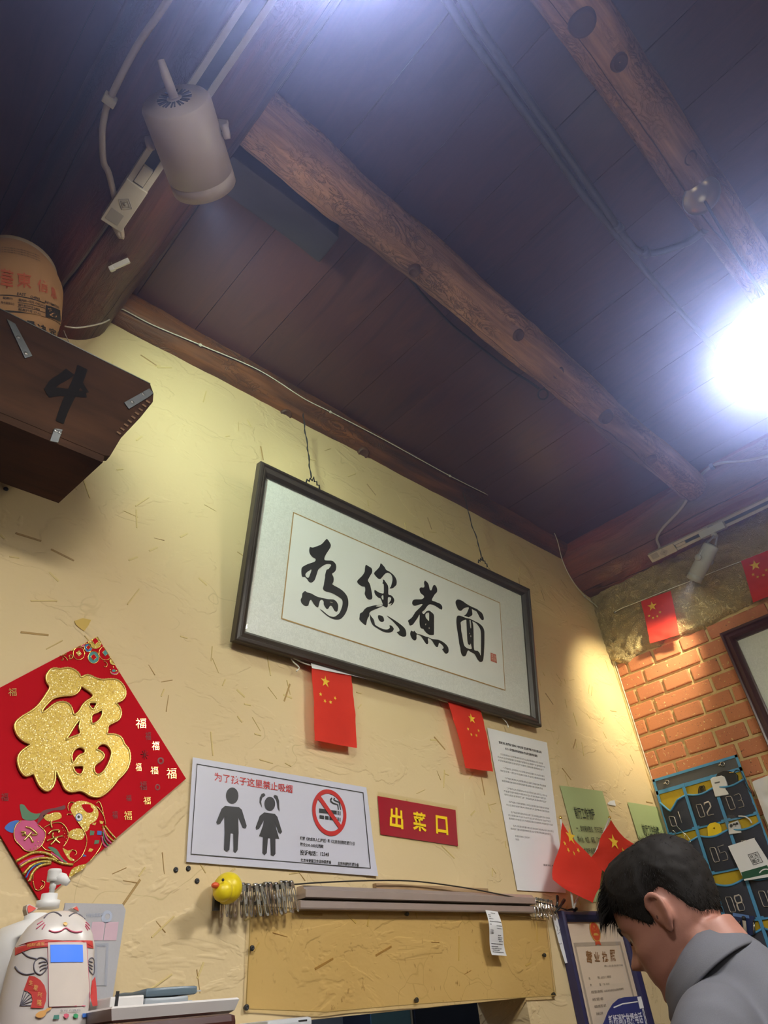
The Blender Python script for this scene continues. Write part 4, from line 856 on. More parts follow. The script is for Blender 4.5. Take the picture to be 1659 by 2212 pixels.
def green_sheet(TL, TR, label, head, lines, hq, lq, lh, dq):
    pl = WALL.lift(0.002); a, b = Vector(pl.hit(*TL)), Vector(pl.hit(*TR)); d = (b - a); nrm = Vector((d.y, -d.x)); H = 1.414 * 0.9
    t = thing('green_sheet', label, 'paper sheet', pl.P((a.x + b.x) / 2, a.y - d.length * H), 'pale green rule sheets')
    N = 10; vs_, fs_ = [], []
    for j in range(N + 1):
        for i in range(N + 1):
            s, u = i / N, j / N; q = a + d * s + nrm * (u * H); vs_.append(pl.P(q.x, q.y, 0.001 + 0.0025 * (1 - s) * u + 0.001 * math.sin(6 * s + 4 * u)))
    for j in range(N):
        for i in range(N): p = j * (N + 1) + i; fs_.append((p, p + N + 1, p + N + 2, p + 1))
    link('sheet', pydata(vs_, fs_, True), GREENP, t)
    def txt(s_, s0, s1, t0, t1, bold, nm):
        me = text2d(s_, bold, 1); x0, y0, x1, y1 = bbox2(me)
        for v in me.vertices:
            s, u = s0 + (s1 - s0) * (v.co.x - x0) / (x1 - x0), t1 + (t0 - t1) * (v.co.y - y0) / (y1 - y0); q = a + d * s + nrm * (u * H); v.co = (q.x, q.y, 0)
        link(nm, to_plane(me, pl, 0.0045), DKG, t)
    txt(head, *hq, 0.014, 'heading')
    for k, (l, s0, s1) in enumerate(lines): txt(l, s0, s1, lq + k * dq, lq + k * dq + lh, 0.006, 'text_line')
    return t
green_sheet((1208.6, 1697), (1300.7, 1709), 'pale green work-rules sheet behind the two small hand flags', '前厅工作流程', [('一、到店着装整洁，打扫卫生', .10, .70), ('茶水台、地面、桌面、门口清洁干净。', .07, .76), ('1. 检查每桌调料罐，餐巾纸盒，保', .11, .80), ('新添加一些加满。', .20, .52), ('2. 随检随洗干净，主要区域（餐桌', .14, .84), ('食品 消防通道 出菜口 收银台', .22, .86), ('卫生间、地面）。', .24, .48)], (.16, .62, .19, .30), .36, .055, .098)
green_sheet((1354.6, 1732.8), (1429, 1744.7), 'pale green hygiene-rules sheet above the dark-haired head', '前厅卫生制度', [('为了保证餐厅干净，舒适的用餐', .12, .82), ('环境，特定卫生制度如下。', .12, .84), ('（服务），每日的整齐卫生', .16, .72), ('1. 地面、桌面、门窗洁净', .18, .8)], (.18, .66, .22, .33), .38, .06, .11)
# scrap of torn paper and bits of tape on the wall
sc_ = tag(link('torn_paper_scrap', px_shape(WALL, [[(1311, 1735), (1318, 1730), (1326, 1729), (1329, 1741), (1320, 1740), (1312, 1738)]], h=0.002, thick=0.0008), WHITEP, base=WALL.W(1320, 1740)), 'tiny torn scrap of white paper stuck between the two green sheets', 'paper scrap')
tp_ = tag(link('old_tape', px_shape(WALL, [[(160, 1342), (178, 1336), (196, 1340), (190, 1352), (181, 1364), (172, 1358), (163, 1350)]], h=0.0014, thick=0.0006), plain('amber_tape', (0.62, 0.42, 0.10), 0.35), base=WALL.W(178, 1364)), 'scrap of amber tape on the wall just above the red fortune poster', 'tape')
# ------------------------------------------------------------------ two little hand flags on sticks
HFP = WALL.lift(0.075); z8 = lambda *p: [(1000 + x * .3972, 1560 + y * .3972) for x, y in p]
def hand_flag(label, top, foot, cloth, big, smalls, rb, rsm, pl, rot=0.0, seed=0):
    t = thing('hand_flag', label, 'flag', pl.W(*foot), 'little flags on white sticks')
    link('stick', tube([pl.W(*top, -0.004), pl.W(*foot, -0.004)], 0.0028, 8), WHITEPL, t)
    M = axis_m(pl.W(*top, -0.004), pl.W(*top) - pl.W(*foot))
    link('finial', lathe([(0.0005, 0.010), (0.0035, 0.008), (0.005, 0.004), (0.0035, 0.0), (0.002, -0.002), (0.0005, -0.003)], M, 12), GOLD, t)
    loop = px_loop(pl, cloth); cu = shape2d([loop]); bm = bmesh.new(); bm.from_mesh(cu); bmesh.ops.subdivide_edges(bm, edges=bm.edges, cuts=3, use_grid_fill=True)
    hf = lambda a, b: 0.004 + 0.005 * math.sin(a * 42 + b * 18 + seed) + 0.003 * math.sin(b * 60 + seed)
    for v in bm.verts: v.co = pl.P(v.co.x, v.co.y, hf(v.co.x, v.co.y))
    link('cloth', from_bm(bm, True), FLAGRED, t)
    for nm, px, r, an in [('large_star', big, rb, rot)] + [('small_star', s, rsm, rot + 0.6 * i) for i, s in enumerate(smalls)]:
        q = pl.hit(*px); lp = star2d(q[0], q[1], r, an)
        me = pydata([pl.P(x, y, hf(x, y) + 0.0022) for x, y in lp] + [pl.P(q[0], q[1], hf(*q) + 0.0022)], [(k, (k + 1) % 10, 10) for k in range(10)]); link(nm, me, STARY, t)
    return t
hand_flag('little red flag on a stick, the left of the pair beside the bowed head', z8((531, 527))[0], z8((600, 1010))[0], z8((540, 545), (600, 628), (672, 722), (745, 810), (740, 900), (692, 985), (640, 962), (560, 912), (482, 856), (500, 740), (520, 640)), z8((586, 621))[0], z8((537, 663), (552, 700), (590, 716), (622, 698)), 0.0235, 0.0085, HFP, 0.15, 1)
hand_flag('little red flag on a slanting stick, the right of the pair, half behind the head', z8((796, 523))[0], z8((602, 1010))[0], z8((797, 532), (840, 578), (882, 628), (960, 700), (900, 800), (790, 850), (740, 800), (690, 742), (742, 640)), z8((806, 655))[0], z8((850, 700), (870, 730), (860, 765), (830, 785)), 0.0245, 0.0085, WALL.lift(0.055), 0.15, 5)
# ------------------------------------------------------------------ red fortune poster
FU = WALL.lift(0.006)
ct, cr_, cb_ = Vector(FU.hit(210, 1375)), Vector(FU.hit(402, 1682)), Vector(FU.hit(88, 1949)); cl_ = ct + cb_ - cr_
fu = thing('fortune_poster', 'red diamond-shaped fortune poster with a large gold glitter character', 'poster', FU.P(cb_.x, cb_.y))
link('red_card', uv_shape(FU, [[tuple(ct), tuple(cr_), tuple(cb_), tuple(cl_)]], -0.003, 0.003), REDPAPER, fu)
ZF = ((20, 1430), .16878)
outer = [(575, 90), (640, 100), (720, 85), (800, 100), (870, 150), (905, 208), (935, 192), (985, 176), (1040, 190), (1090, 215), (1170, 235), (1280, 228), (1370, 240), (1430, 290), (1470, 360), (1475, 430), (1440, 490), (1385, 522), (1345, 530), (1380, 565), (1412, 620), (1415, 690), (1385, 750), (1320, 785), (1262, 815), (1246, 850), (1246, 890), (1232, 925), (1260, 932), (1330, 935), (1400, 960), (1435, 1000), (1460, 1060), (1510, 1120), (1530, 1190), (1530, 1270), (1500, 1370), (1440, 1450), (1370, 1520), (1310, 1600), (1230, 1680), (1150, 1730), (1090, 1735), (1020, 1720), (960, 1680), (890, 1655), (800, 1670), (740, 1660), (690, 1620), (660, 1550), (620, 1470), (600, 1420), (585, 1392), (575, 1430), (570, 1530), (540, 1610), (490, 1655), (440, 1650), (380, 1600), (340, 1530), (310, 1450), (288, 1440), (230, 1465), (180, 1460), (130, 1400), (100, 1320), (95, 1240), (130, 1170), (200, 1110), (265, 1070), (240, 1050), (170, 1020), (110, 970), (70, 900), (55, 830), (80, 770), (150, 710), (250, 650), (330, 590), (400, 510), (460, 420), (505, 345), (498, 310), (470, 270), (458, 200), (480, 150), (520, 105)]
holes = [[(905, 315), (960, 350), (1030, 400), (1060, 440), (1035, 475), (970, 515), (920, 570), (880, 640), (815, 690), (800, 640), (770, 570), (720, 530), (650, 520), (580, 540), (520, 580), (460, 630), (425, 655), (405, 652), (420, 610), (470, 550), (530, 490), (600, 460), (680, 445), (800, 435), (860, 400), (895, 350)],
         [(885, 745), (890, 800), (880, 850), (900, 920), (860, 945), (780, 975), (710, 1005), (760, 930), (820, 830)], [(1005, 535), (1090, 528), (1108, 545), (1085, 585), (1060, 622), (1015, 575)],
         [(1045, 690), (1110, 655), (1175, 622), (1178, 680), (1140, 750), (1090, 790), (1042, 798)], [(800, 1300), (782, 1230), (800, 1160), (850, 1110), (910, 1100), (958, 1140), (945, 1180), (890, 1200), (850, 1240), (820, 1290)],
         [(805, 1348), (860, 1338), (930, 1338), (938, 1390), (910, 1443), (870, 1448), (822, 1410)], [(1098, 1135), (1130, 1080), (1190, 1055), (1250, 1080), (1293, 1150), (1288, 1220), (1250, 1320), (1200, 1400), (1140, 1448), (1092, 1438), (1067, 1380), (1090, 1320), (1150, 1280), (1198, 1220), (1180, 1170), (1120, 1135)]]
big = link('gold_character', px_shape(FU, [outer] + holes, *ZF, 2, 0.0, 0.005, 0.0012), GOLDG, fu)
ROPE = plain('gold_rope_edge', (0.80, 0.58, 0.17), 0.3, 0.7)
def rope(loop, r=0.0024):
    q = [Vector((*p, 0)) for p in px_loop(FU, loop, *ZF, 4)]
    cum = [0.0]
    for i in range(len(q)): cum.append(cum[-1] + (q[(i + 1) % len(q)] - q[i]).length)
    n = max(12, int(cum[-1] / 0.0026)); pts, rs, j = [], [], 0
    for k in range(n):
        s = cum[-1] * k / n
        while cum[j + 1] < s: j += 1
        f = (s - cum[j]) / max(1e-9, cum[j + 1] - cum[j]); p = q[j].lerp(q[(j + 1) % len(q)], f); pts.append(FU.P(p.x, p.y, 0.0045)); rs.append(r * (1.0 if k % 2 else 0.62))
    return tube(pts, rs, 7, True)
link('rope_edge', join_me([rope(l) for l in [outer] + holes]), ROPE, big)
# small printed motifs
ZP = ((0, 1710), .15672); ZC = ((120, 1365), .09644); FH_ = 0.0008
PINK, TEAL, BLUE, GREEN = plain('motif_pink', (0.56, 0.07, 0.20), 0.5), plain('motif_teal', (0.05, 0.22, 0.23), 0.5), plain('motif_blue', (0.03, 0.14, 0.48), 0.5), plain('motif_green', (0.07, 0.18, 0.09), 0.5)
DRED = plain('motif_dark_red', (0.20, 0.012, 0.014), 0.5); MAROON = plain('motif_maroon', (0.13, 0.015, 0.02), 0.5)
def mp(name, mat, loops, z, h=FH_, sm=2, par=None): return link(name, px_shape(FU, loops, *z, sm, h), mat, par or fu)
def ml_(name, lines, z, r=0.0008, mat=GOLD, h=0.0012, par=None):
    return link(name, join_me([tube(catmull([FU.P(*FU.hit(z[0][0] + x * z[1], z[0][1] + y * z[1]), h) for x, y in l], 5), r, 5) for l in lines]), mat, par or fu)
# lucky coins at the top corner
def coin(cx, cy, r, mat, sq, hole, clip=None):
    lp = ell(cx, cy, r * 0.95, r * 1.03); o = None
    lpu = px_loop(FU, lp, *ZC)
    e1, e2 = (cr_ - ct).normalized(), (cl_ - ct).normalized()
    def inside(p):
        v = Vector(p) - ct; det = e1.x * e2.y - e1.y * e2.x
        s = (v.x * e2.y - v.y * e2.x) / det; t = (e1.x * v.y - e1.y * v.x) / det
        s, t = max(0.0008, s), max(0.0008, t); q = ct + e1 * s + e2 * t; return (q.x, q.y)
    lpu = [inside(p) for p in lpu]
    t = link('coin_motif', uv_shape(FU, [lpu], FH_), mat, fu)
    link('coin_rim', tube([FU.P(x, y, 0.0012) for x, y in lpu], 0.0008, 5, True), GOLD, t)
    h = [(cx - sq, cy - sq * 0.2), (cx + sq * 0.1, cy - sq * 1.1), (cx + sq * 1.0, cy + sq * 0.1), (cx - sq * 0.1, cy + sq)]
    hu = [inside(p) for p in px_loop(FU, h, *ZC)]
    link('coin_hole', uv_shape(FU, [hu], 0.0016), hole, t); link('coin_hole_rim', tube([FU.P(x, y, 0.0019) for x, y in hu], 0.0006, 5, True), GOLD, t)
for c in ((880, 215, 160, GOLDG, 75, REDPAPER), (585, 240, 100, PINK, 1, PINK), (725, 360, 92, BLUE, 48, REDPAPER), (845, 575, 130, TEAL, 68, REDPAPER), (515, 490, 135, REDPAPER, 60, GOLDG), (1110, 480, 152, REDPAPER, 72, TEAL), (1285, 660, 80, GOLDG, 30, BLUE), (375, 360, 60, GOLDG, 1, GOLDG)): coin(*c)
ml_('gold_scrolls', [[(90, 540), (170, 545), (230, 590), (262, 650)], [(290, 610), (350, 600), (380, 560), (350, 525), (300, 530), (300, 570), (330, 570)], [(110, 630), (150, 640), (165, 610), (150, 580)], [(1070, 660), (1130, 690), (1155, 740), (1120, 790), (1075, 770)], [(170, 520), (230, 500), (215, 480)]], ZC)
bw_ = mp('ingot_motif', PINK, [[(1220, 880), (1280, 925), (1350, 925), (1408, 880), (1390, 935), (1330, 965), (1260, 950)]], ZC); mp('ingot_top', TEAL, [ell(1300, 872, 40, 28)], ZC, par=bw_); ml_('ingot_line', [[(1220, 880), (1240, 940), (1320, 965), (1395, 930), (1408, 880)], [(1340, 900), (1370, 860)], [(1285, 780), (1290, 820)], [(1210, 860), (1225, 850)], [(1400, 835), (1385, 845)]], ZC, par=bw_)
# carp, peaches, waves in the lower corner
carp = mp('carp_head', GOLDG, [[(1000, 180), (1060, 135), (1150, 130), (1250, 160), (1320, 210), (1355, 290), (1340, 370), (1300, 420), (1240, 450), (1220, 520), (1170, 555), (1120, 500), (1060, 410), (1010, 330), (970, 250)]], ZP)
mp('carp_spot', REDPAPER, [[(1120, 185), (1170, 175), (1240, 180), (1250, 215), (1285, 250), (1260, 290), (1200, 290), (1150, 245)]], ZP, 0.0012, par=carp)
mp('carp_eye_white', plain('motif_white', (0.75, 0.75, 0.75), 0.4), [ell(1085, 355, 40, 44)], ZP, 0.0014, 0, carp); mp('carp_eye', BLUE, [ell(1085, 355, 48, 54), ell(1085, 355, 40, 44)], ZP, 0.0014, 0, carp); mp('carp_pupil', INK, [ell(1078, 352, 18, 22)], ZP, 0.0018, 0, carp)
ml_('carp_outline', [[(1020, 150), (960, 150), (930, 210), (945, 270)], [(920, 330), (930, 310), (985, 315)], [(1320, 200), (1380, 260), (1430, 350), (1450, 450)], [(1060, 410), (1140, 520), (1190, 640), (1180, 760), (1130, 880), (1060, 950), (1010, 980)], [(1410, 460), (1415, 600), (1390, 740), (1320, 860), (1230, 960)], [(1320, 170), (1360, 140), (1400, 220), (1425, 330)]], ZP, par=carp)
mp('carp_fin', GOLDG, [[(925, 610), (970, 540), (1050, 510), (1130, 520), (1165, 590), (1130, 660), (1050, 665), (980, 645)]], ZP, par=carp); mp('carp_tail_fin', GOLDG, [[(945, 1195), (980, 1080), (1060, 1030), (1160, 1000), (1190, 1010), (1130, 1080), (1040, 1130)]], ZP, par=carp)
for m_, q in ((GREEN, [(1240, 535), (1300, 545), (1290, 600), (1235, 605)]), (BLUE, [(1340, 540), (1400, 545), (1395, 600), (1335, 595)]), (GREEN, [(1305, 670), (1368, 670), (1355, 715), (1295, 725)]), (GOLDG, [(1235, 780), (1285, 795), (1260, 830), (1212, 825)]), (BLUE, [(1150, 860), (1190, 890), (1140, 900)]), (GOLDG, [(1260, 450), (1325, 425), (1310, 465)]), (GOLDG, [(1370, 400), (1425, 415), (1410, 450), (1375, 440)])): mp('carp_scale', m_, [q], ZP, 0.0008, 0, carp)
pe = mp('pink_peach', PINK, [[(290, 400), (380, 400), (470, 400), (520, 455), (590, 500), (625, 590), (600, 680), (560, 750), (480, 810), (390, 828), (320, 795), (285, 755), (220, 700), (190, 600), (200, 500), (240, 430)]], ZP)
ml_('peach_outline', [[(290, 400), (220, 460), (188, 560), (205, 670), (285, 755), (330, 805), (410, 828), (500, 800), (580, 730), (622, 620), (610, 540), (520, 460)], [(600, 500), (660, 465), (730, 435), (830, 430), (900, 490), (940, 590), (920, 690), (865, 760)], [(570, 745), (620, 800), (710, 822)]], ZP, par=pe)
mp('green_leaf', GREEN, [[(270, 180), (330, 185), (370, 240), (430, 290), (500, 305), (560, 300), (530, 360), (460, 400), (380, 400), (310, 370), (285, 290)]], ZP, par=pe); mp('blue_leaf', BLUE, [[(60, 505), (110, 440), (180, 405), (265, 400), (215, 460), (195, 560), (130, 560)]], ZP, par=pe)
mp('branch', MAROON, [[(560, 290), (650, 245), (760, 225), (850, 200), (890, 190), (900, 230), (850, 255), (740, 260), (650, 300), (590, 370), (520, 445), (510, 430)]], ZP, par=pe); mp('gold_leaf', GOLDG, [[(590, 330), (680, 310), (760, 285), (830, 300), (845, 360), (780, 390), (700, 412), (630, 395)]], ZP, par=pe)
ml_('gold_brush_word', [[(285, 560), (340, 560), (330, 600), (300, 600)], [(350, 490), (420, 510), (505, 590), (430, 600)], [(300, 590), (400, 620), (440, 690), (460, 690)], [(430, 560), (380, 620), (330, 675)], [(660, 590), (720, 540), (810, 535), (800, 570)], [(640, 680), (720, 650), (860, 610)], [(730, 570), (720, 620), (790, 690), (820, 710)], [(790, 630), (740, 690), (690, 735)], [(700, 400), (695, 450), (710, 500)]], ZP, 0.0017)
ml_('gold_waves', [[(220, 960), (330, 900), (440, 850), (560, 840), (680, 870), (800, 960)], [(270, 1040), (400, 960), (550, 920), (700, 930), (850, 990), (1000, 1010)], [(320, 1140), (420, 1030), (560, 970), (700, 970)], [(400, 1240), (440, 1130), (540, 1030), (700, 990)]], ZP, 0.0024, GOLDG, 0.0012)
ml_('gold_scroll_line', [[(980, 800), (1040, 820), (1050, 860), (1020, 880)]], ZP)
ml_('gold_wave_line', [[(450, 1220), (460, 1100), (530, 1020), (640, 990)], [(450, 1230), (480, 1340), (540, 1360), (600, 1310), (610, 1250), (570, 1230)], [(545, 1340), (580, 1290)]], ZP)
ml_('blue_wave', [[(355, 1190), (400, 1100), (480, 1020), (590, 980), (660, 980)]], ZP, 0.0014, BLUE); ml_('pink_wave', [[(260, 1020), (350, 960), (470, 915), (600, 890)], [(700, 850), (780, 900), (860, 970)]], ZP, 0.0018, PINK); mp('green_wave', GREEN, [[(655, 765), (720, 765), (780, 800), (820, 860), (870, 930), (930, 980), (860, 960), (790, 890), (730, 830)]], ZP); mp('gold_crest', GOLDG, [[(860, 775), (930, 815), (1000, 800), (960, 850), (960, 900), (1030, 945), (960, 950), (900, 870)]], ZP)
for q in ([(1410, 480), (1470, 600), (1560, 690)], [(1440, 470), (1510, 560), (1600, 660)], ): ml_('gold_tail', [q], ZP, 0.0016, GOLDG)
ml_('pink_tail', [[(1420, 520), (1460, 640), (1530, 720)], [(1400, 620), (1420, 720), (1470, 770)]], ZP, 0.0017, PINK); ml_('green_tail', [[(1415, 560), (1430, 660), (1490, 750)]], ZP, 0.0014, GREEN)
ml_('gold_dots', [[(x, y), (x + 8, y + 2)] for x, y in ((850, 500), (870, 470), (900, 500), (860, 540), (890, 545), (880, 580), (915, 575), (875, 630), (905, 650), (890, 695), (510, 690), (480, 735), (525, 735), (590, 665), (560, 695), (460, 780), (505, 770), (410, 795))], ZP, 0.0012)
zsm = lambda x, y: (x * .28031, 1340 + y * .28031)
for x, y, w, h, m_ in ((95, 555, 64, 60, GOLD), (1085, 795, 80, 76, GOLD), (1198, 968, 56, 66, GOLD), (1066, 1132, 44, 64, GOLD), (1188, 1157, 58, 60, GOLD), (1320, 1180, 76, 82, GOLD), (1132, 1390, 56, 58, GOLD), (984, 1505, 62, 68, GOLD), (1140, 892, 44, 64, DRED), (1102, 1275, 56, 70, DRED), (990, 1370, 42, 50, DRED), (884, 1500, 42, 58, DRED), (35, 1362, 56, 64, DRED)):
    q = [zsm(x - w / 2, y - h / 2), zsm(x + w / 2, y - h / 2), zsm(x + w / 2, y + h / 2), zsm(x - w / 2, y + h / 2)]
    link('small_character', text_px(FU, '福', q, 0.001, -0.004), m_, fu)
mp('flower_stamp', DRED, [ell(1237, 1083, 26, 28, 10), ell(1237, 1083, 14, 16, 8)], ((0, 1340), .28031), sm=0); mp('flower_stamp', DRED, [ell(1213, 1287, 20, 25, 12), ell(1213, 1287, 12, 16, 8)], ((0, 1340), .28031), sm=0)
ml_('snow_stamp', [[(1113 - 30 * math.cos(a), 1037 - 38 * math.sin(a)), (1113 + 30 * math.cos(a), 1037 + 38 * math.sin(a))] for a in (0.1, 0.9, 1.7, 2.4)], ((0, 1340), .28031), 0.0006, DRED)
# ------------------------------------------------------------------ ticket rail, wire, clips, duck
za = lambda x, y: (430 + x * .2411, 1840 + y * .2411)
ALU = plain('brushed_aluminium', (0.50, 0.42, 0.39), 0.38, 0.55, 0.05)
(xa, zt), (xb, _) = WALL.hit(641, 1912), WALL.hit(1137, 1941); (_, zb) = WALL.hit(634, 1963)
zt = EYE.z + WALL.hit(890, 1926)[1]; zb = EYE.z + WALL.hit(890, 1971)[1]; hh = zt - zb
rl_ = thing('ticket_rail', 'brushed metal ticket rail on the yellow wall above the serving hatch', 'rail', ((xa + xb) / 2, WY - 0.02, zb))
def extr(prof, x0, x1): 
    n = len(prof); vs_ = [(x0, WY - d, z) for d, z in prof] + [(x1, WY - d, z) for d, z in prof]
    return pydata(vs_, [(i, (i + 1) % n, n + (i + 1) % n, n + i) for i in range(n)] + [tuple(range(n - 1, -1, -1)), tuple(range(n, 2 * n))])
link('upper_profile', extr([(0, zt), (0.020, zt), (0.024, zt - hh * 0.14), (0.0245, zt - hh * 0.16), (0.030, zt - hh * 0.20), (0.030, zt - hh * 0.52), (0.024, zt - hh * 0.55), (0, zt - hh * 0.55)], xa, xb), ALU, rl_)
link('lower_lip', extr([(0, zt - hh * 0.62), (0.020, zt - hh * 0.62), (0.0235, zt - hh * 0.66), (0.0235, zb + hh * 0.06), (0.022, zb), (0, zb)], xa - 0.008, xb - 0.004), ALU, rl_)
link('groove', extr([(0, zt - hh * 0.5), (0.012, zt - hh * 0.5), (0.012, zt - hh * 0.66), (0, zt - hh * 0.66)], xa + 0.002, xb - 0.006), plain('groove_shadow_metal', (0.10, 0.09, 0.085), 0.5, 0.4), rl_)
(sx0, _), (sx1, _) = WALL.hit(805, 1918), WALL.hit(1048, 1931)
ws_ = tag(link('wood_strip', extr([(0.001, zt + 0.0), (0.012, zt), (0.012, zt + 0.012), (0.001, zt + 0.012)], sx0, sx1), m_wood('plain_batten', (0.40, 0.25, 0.13), (0.52, 0.35, 0.2), 0.6), base=(sx0, WY, zt)), 'thin wooden strip lying on top of the ticket rail', 'strip')
wp_ = [WALL.W(x, y, 0.026) for x, y in [(462, 1952), (500, 1925), (520, 1918), (600, 1912), (641, 1910), (700, 1906), (810, 1902), (900, 1904), (1000, 1917), (1060, 1928), (1110, 1938), (1150, 1946), (1200, 1958), (1226, 1966)]]
wire_ = tag(link('steel_wire', tube(catmull(wp_, 5), 0.0016, 6), plain('dark_wire', (0.06, 0.055, 0.05), 0.4, 0.6), base=wp_[0]), 'thin dark wire strung across the wall holding the steel clips', 'wire')
link('wire_anchor', lathe([(0.0005, 0.034), (0.004, 0.033), (0.0045, 0.03), (0.003, 0.0), (0.003, -0.01)], axis_m(WALL.W(462, 1953), WALL.n), 10), BLACKMETAL, wire_); link('wire_anchor', lathe([(0.0005, 0.034), (0.004, 0.033), (0.0045, 0.03), (0.003, 0.0), (0.003, -0.01)], axis_m(WALL.W(1226, 1967), WALL.n), 10), BLACKMETAL, wire_)
# one clip: two slotted steel leaves joined at the top by a rolled spring
LC = 0.052
def leaf(sgn):
    out = [(-0.0048, 0), (0.0048, 0), (0.0046, -LC * 0.55), (0.0042, -LC * 0.9), (0.0026, -LC), (-0.0026, -LC), (-0.0042, -LC * 0.9), (-0.0046, -LC * 0.55)]
    s1 = [(-0.0022, -0.010), (0.0022, -0.010), (0.0028, -0.016), (0.0022, -0.024), (-0.0022, -0.024), (-0.0028, -0.016)]; s2 = [(-0.002, -0.032), (0.002, -0.032), (0.0024, -0.040), (0.0016, -0.047), (-0.0016, -0.047), (-0.0024, -0.040)]
    me = shape2d([out, s1, s2], 0.0009)
    me.transform(Matrix.Rotation(PI / 2, 4, 'X'))
    for v in me.vertices: v.co.y += sgn * (0.0036 + 0.0028 * (-v.co.z / LC))
    return me
leaf_f, leaf_b = leaf(-1), leaf(1); spring = tube([(-0.0045, 0, 0.001), (0.0045, 0, 0.001)], 0.0042, 8)
for m_ in (leaf_f, leaf_b, spring): m_.materials.append(STEEL)
def clip(x, y, roll, label, group, yaw=0.0, sc=1.0, off=0.026):
    p = WALL.W(x, y, off); t = thing('steel_clip', label, 'clip', p, group)
    M = Matrix.Translation(p) @ Matrix.Rotation(roll, 4, 'Y') @ Matrix.Rotation(yaw, 4, 'Z') @ Matrix.Scale(sc, 4); t.matrix_world = M
    for n, m_ in (('front_leaf', leaf_f), ('back_leaf', leaf_b), ('spring', spring)):
        c = bpy.data.objects.new(n, m_); COL.objects.link(c); c.parent = t
    return t
ORD = ['first', 'second', 'third', 'fourth', 'fifth', 'sixth', 'seventh', 'eighth', 'ninth', 'tenth', 'eleventh', 'twelfth']
for k, (x, y, r) in enumerate(((486, 1912, -0.02), (507, 1913, 0.03), (524, 1913, -0.12), (536, 1914, -0.06), (551, 1914, -0.16), (562, 1915, -0.26), (573, 1911, -0.18), (582, 1911, -0.24), (595, 1912, -0.17), (607, 1908, -0.10), (617, 1908, -0.12), (628, 1908, -0.22))):
    lb = 'steel clip half hidden behind the yellow duck, the %s one' % ('left' if k == 0 else 'right') if k < 2 else 'shiny steel clip on the wire, %s to the right of the yellow duck' % ORD[k - 2]
    clip(x, y, r, lb, 'steel clips left of the rail', random.uniform(0.1, 0.4))
for k, (x, y, r) in enumerate(((1155, 1946, 0.05), (1158, 1942, -0.1), (1163, 1943, -0.2), (1168, 1944, -0.1), (1173, 1945, -0.22), (1178, 1946, -0.15), (1184, 1946, -0.3), (1190, 1948, -0.25))):
    clip(x, y, r, 'thin steel clip in the bunch right of the ticket rail, %s from the rail' % ORD[k], 'steel clips right of the rail', random.uniform(0.7, 1.1), 0.85)
bc = thing('black_clip', 'black bulldog clip standing open at the right end of the wire', 'clip', WALL.W(1205, 1960, 0.03))
for a_, b_ in (((1202, 1962), (1204, 1936)), ((1200, 1970), (1219, 1944))):
    link('clip_jaw', tube(catmull([WALL.W(a_[0], a_[1], 0.03), WALL.W((a_[0] + b_[0]) / 2 + 1, (a_[1] + b_[1]) / 2, 0.034), WALL.W(b_[0], b_[1], 0.03)], 6), [0.0022] * 3 + [0.0035] * 6 + [0.0045] * 4, 8), plain('black_clip_steel', (0.05, 0.05, 0.05), 0.25, 0.7), bc)
# rubber duck hanging at the left end
YEL = plain('duck_yellow', (0.80, 0.62, 0.015), 0.38, var=0.1, spec=0.5)
def ball(c, r, sx=1, sy=1, sz=1, seg=24): 
    bm = bmesh.new(); bmesh.ops.create_uvsphere(bm, u_segments=seg, v_segments=seg // 2, radius=r, matrix=Matrix.Translation(c) @ Matrix.Diagonal((sx, sy, sz, 1))); return from_bm(bm, True)
dk = thing('rubber_duck', 'yellow rubber duck hanging on the wire at the left of the clips', 'toy duck', WALL.W(492, 1945, 0.04))
bdy = WALL.W(*za(255, 325), 0.036); hd = WALL.W(*za(212, 352), 0.066)
link('body', ball(bdy, 0.0265, 1.0, 1.05, 1.0), YEL, dk); link('head', ball(hd, 0.0175), YEL, dk)
link('wing', ball(bdy + Vector((-0.004, -0.016, -0.004)), 0.016, 0.75, 0.7, 1.1), YEL, dk)
link('beak', ball(WALL.W(*za(146, 300), 0.072), 0.0062, 1.25, 0.9, 0.8), plain('duck_orange', (0.75, 0.11, 0.03), 0.4), dk)
link('eye', ball(WALL.W(*za(214, 252), 0.082), 0.0026, seg=12), BLACKP, dk)
link('hanger_clip', box((-0.006, -0.004, -0.012), (0.006, 0.004, 0.012), 0.001, Matrix.Translation(WALL.W(467, 1951, 0.03))), BLACKP, dk)
# ------------------------------------------------------------------ greasy plastic sheet with screws
PSH = m_sheet_yellow(); sp = WALL.lift(0.006)
top = [Vector(sp.hit(x, y)) for x, y in [(540, 1958), (700, 1965), (860, 1968), (1020, 1972), (1180, 1983)]]; bot = [Vector(sp.hit(x, y)) for x, y in [(531, 2178), (665, 2193), (760, 2182), (900, 2165), (1198, 2151)]]
bot = [Vector(sp.hit(x, y)) for x, y in [(531, 2179), (700, 2186), (870, 2171), (1030, 2160), (1199, 2151)]]
vs_, fs_ = [], []; N, K = 40, 14
def pl_at(P, s): f = s * (len(P) - 1); i = min(int(f), len(P) - 2); return P[i].lerp(P[i + 1], f - i)
for j in range(K + 1):
    for i in range(N + 1):
        s, u = i / N, j / K; q = pl_at(top, s).lerp(pl_at(bot, s), u); vs_.append(sp.P(q.x, q.y, 0.003 + 0.003 * noise.noise(Vector((q.x * 9, q.y * 12, 2)))))
for j in range(K):
    for i in range(N): p = j * (N + 1) + i; fs_.append((p, p + N + 1, p + N + 2, p + 1))
ps = thing('plastic_sheet', 'clear greasy plastic sheet screwed to the wall between rail and hatch', 'plastic sheet', sp.W(865, 2180))
link('film', pydata(vs_, fs_, True), PSH, ps)
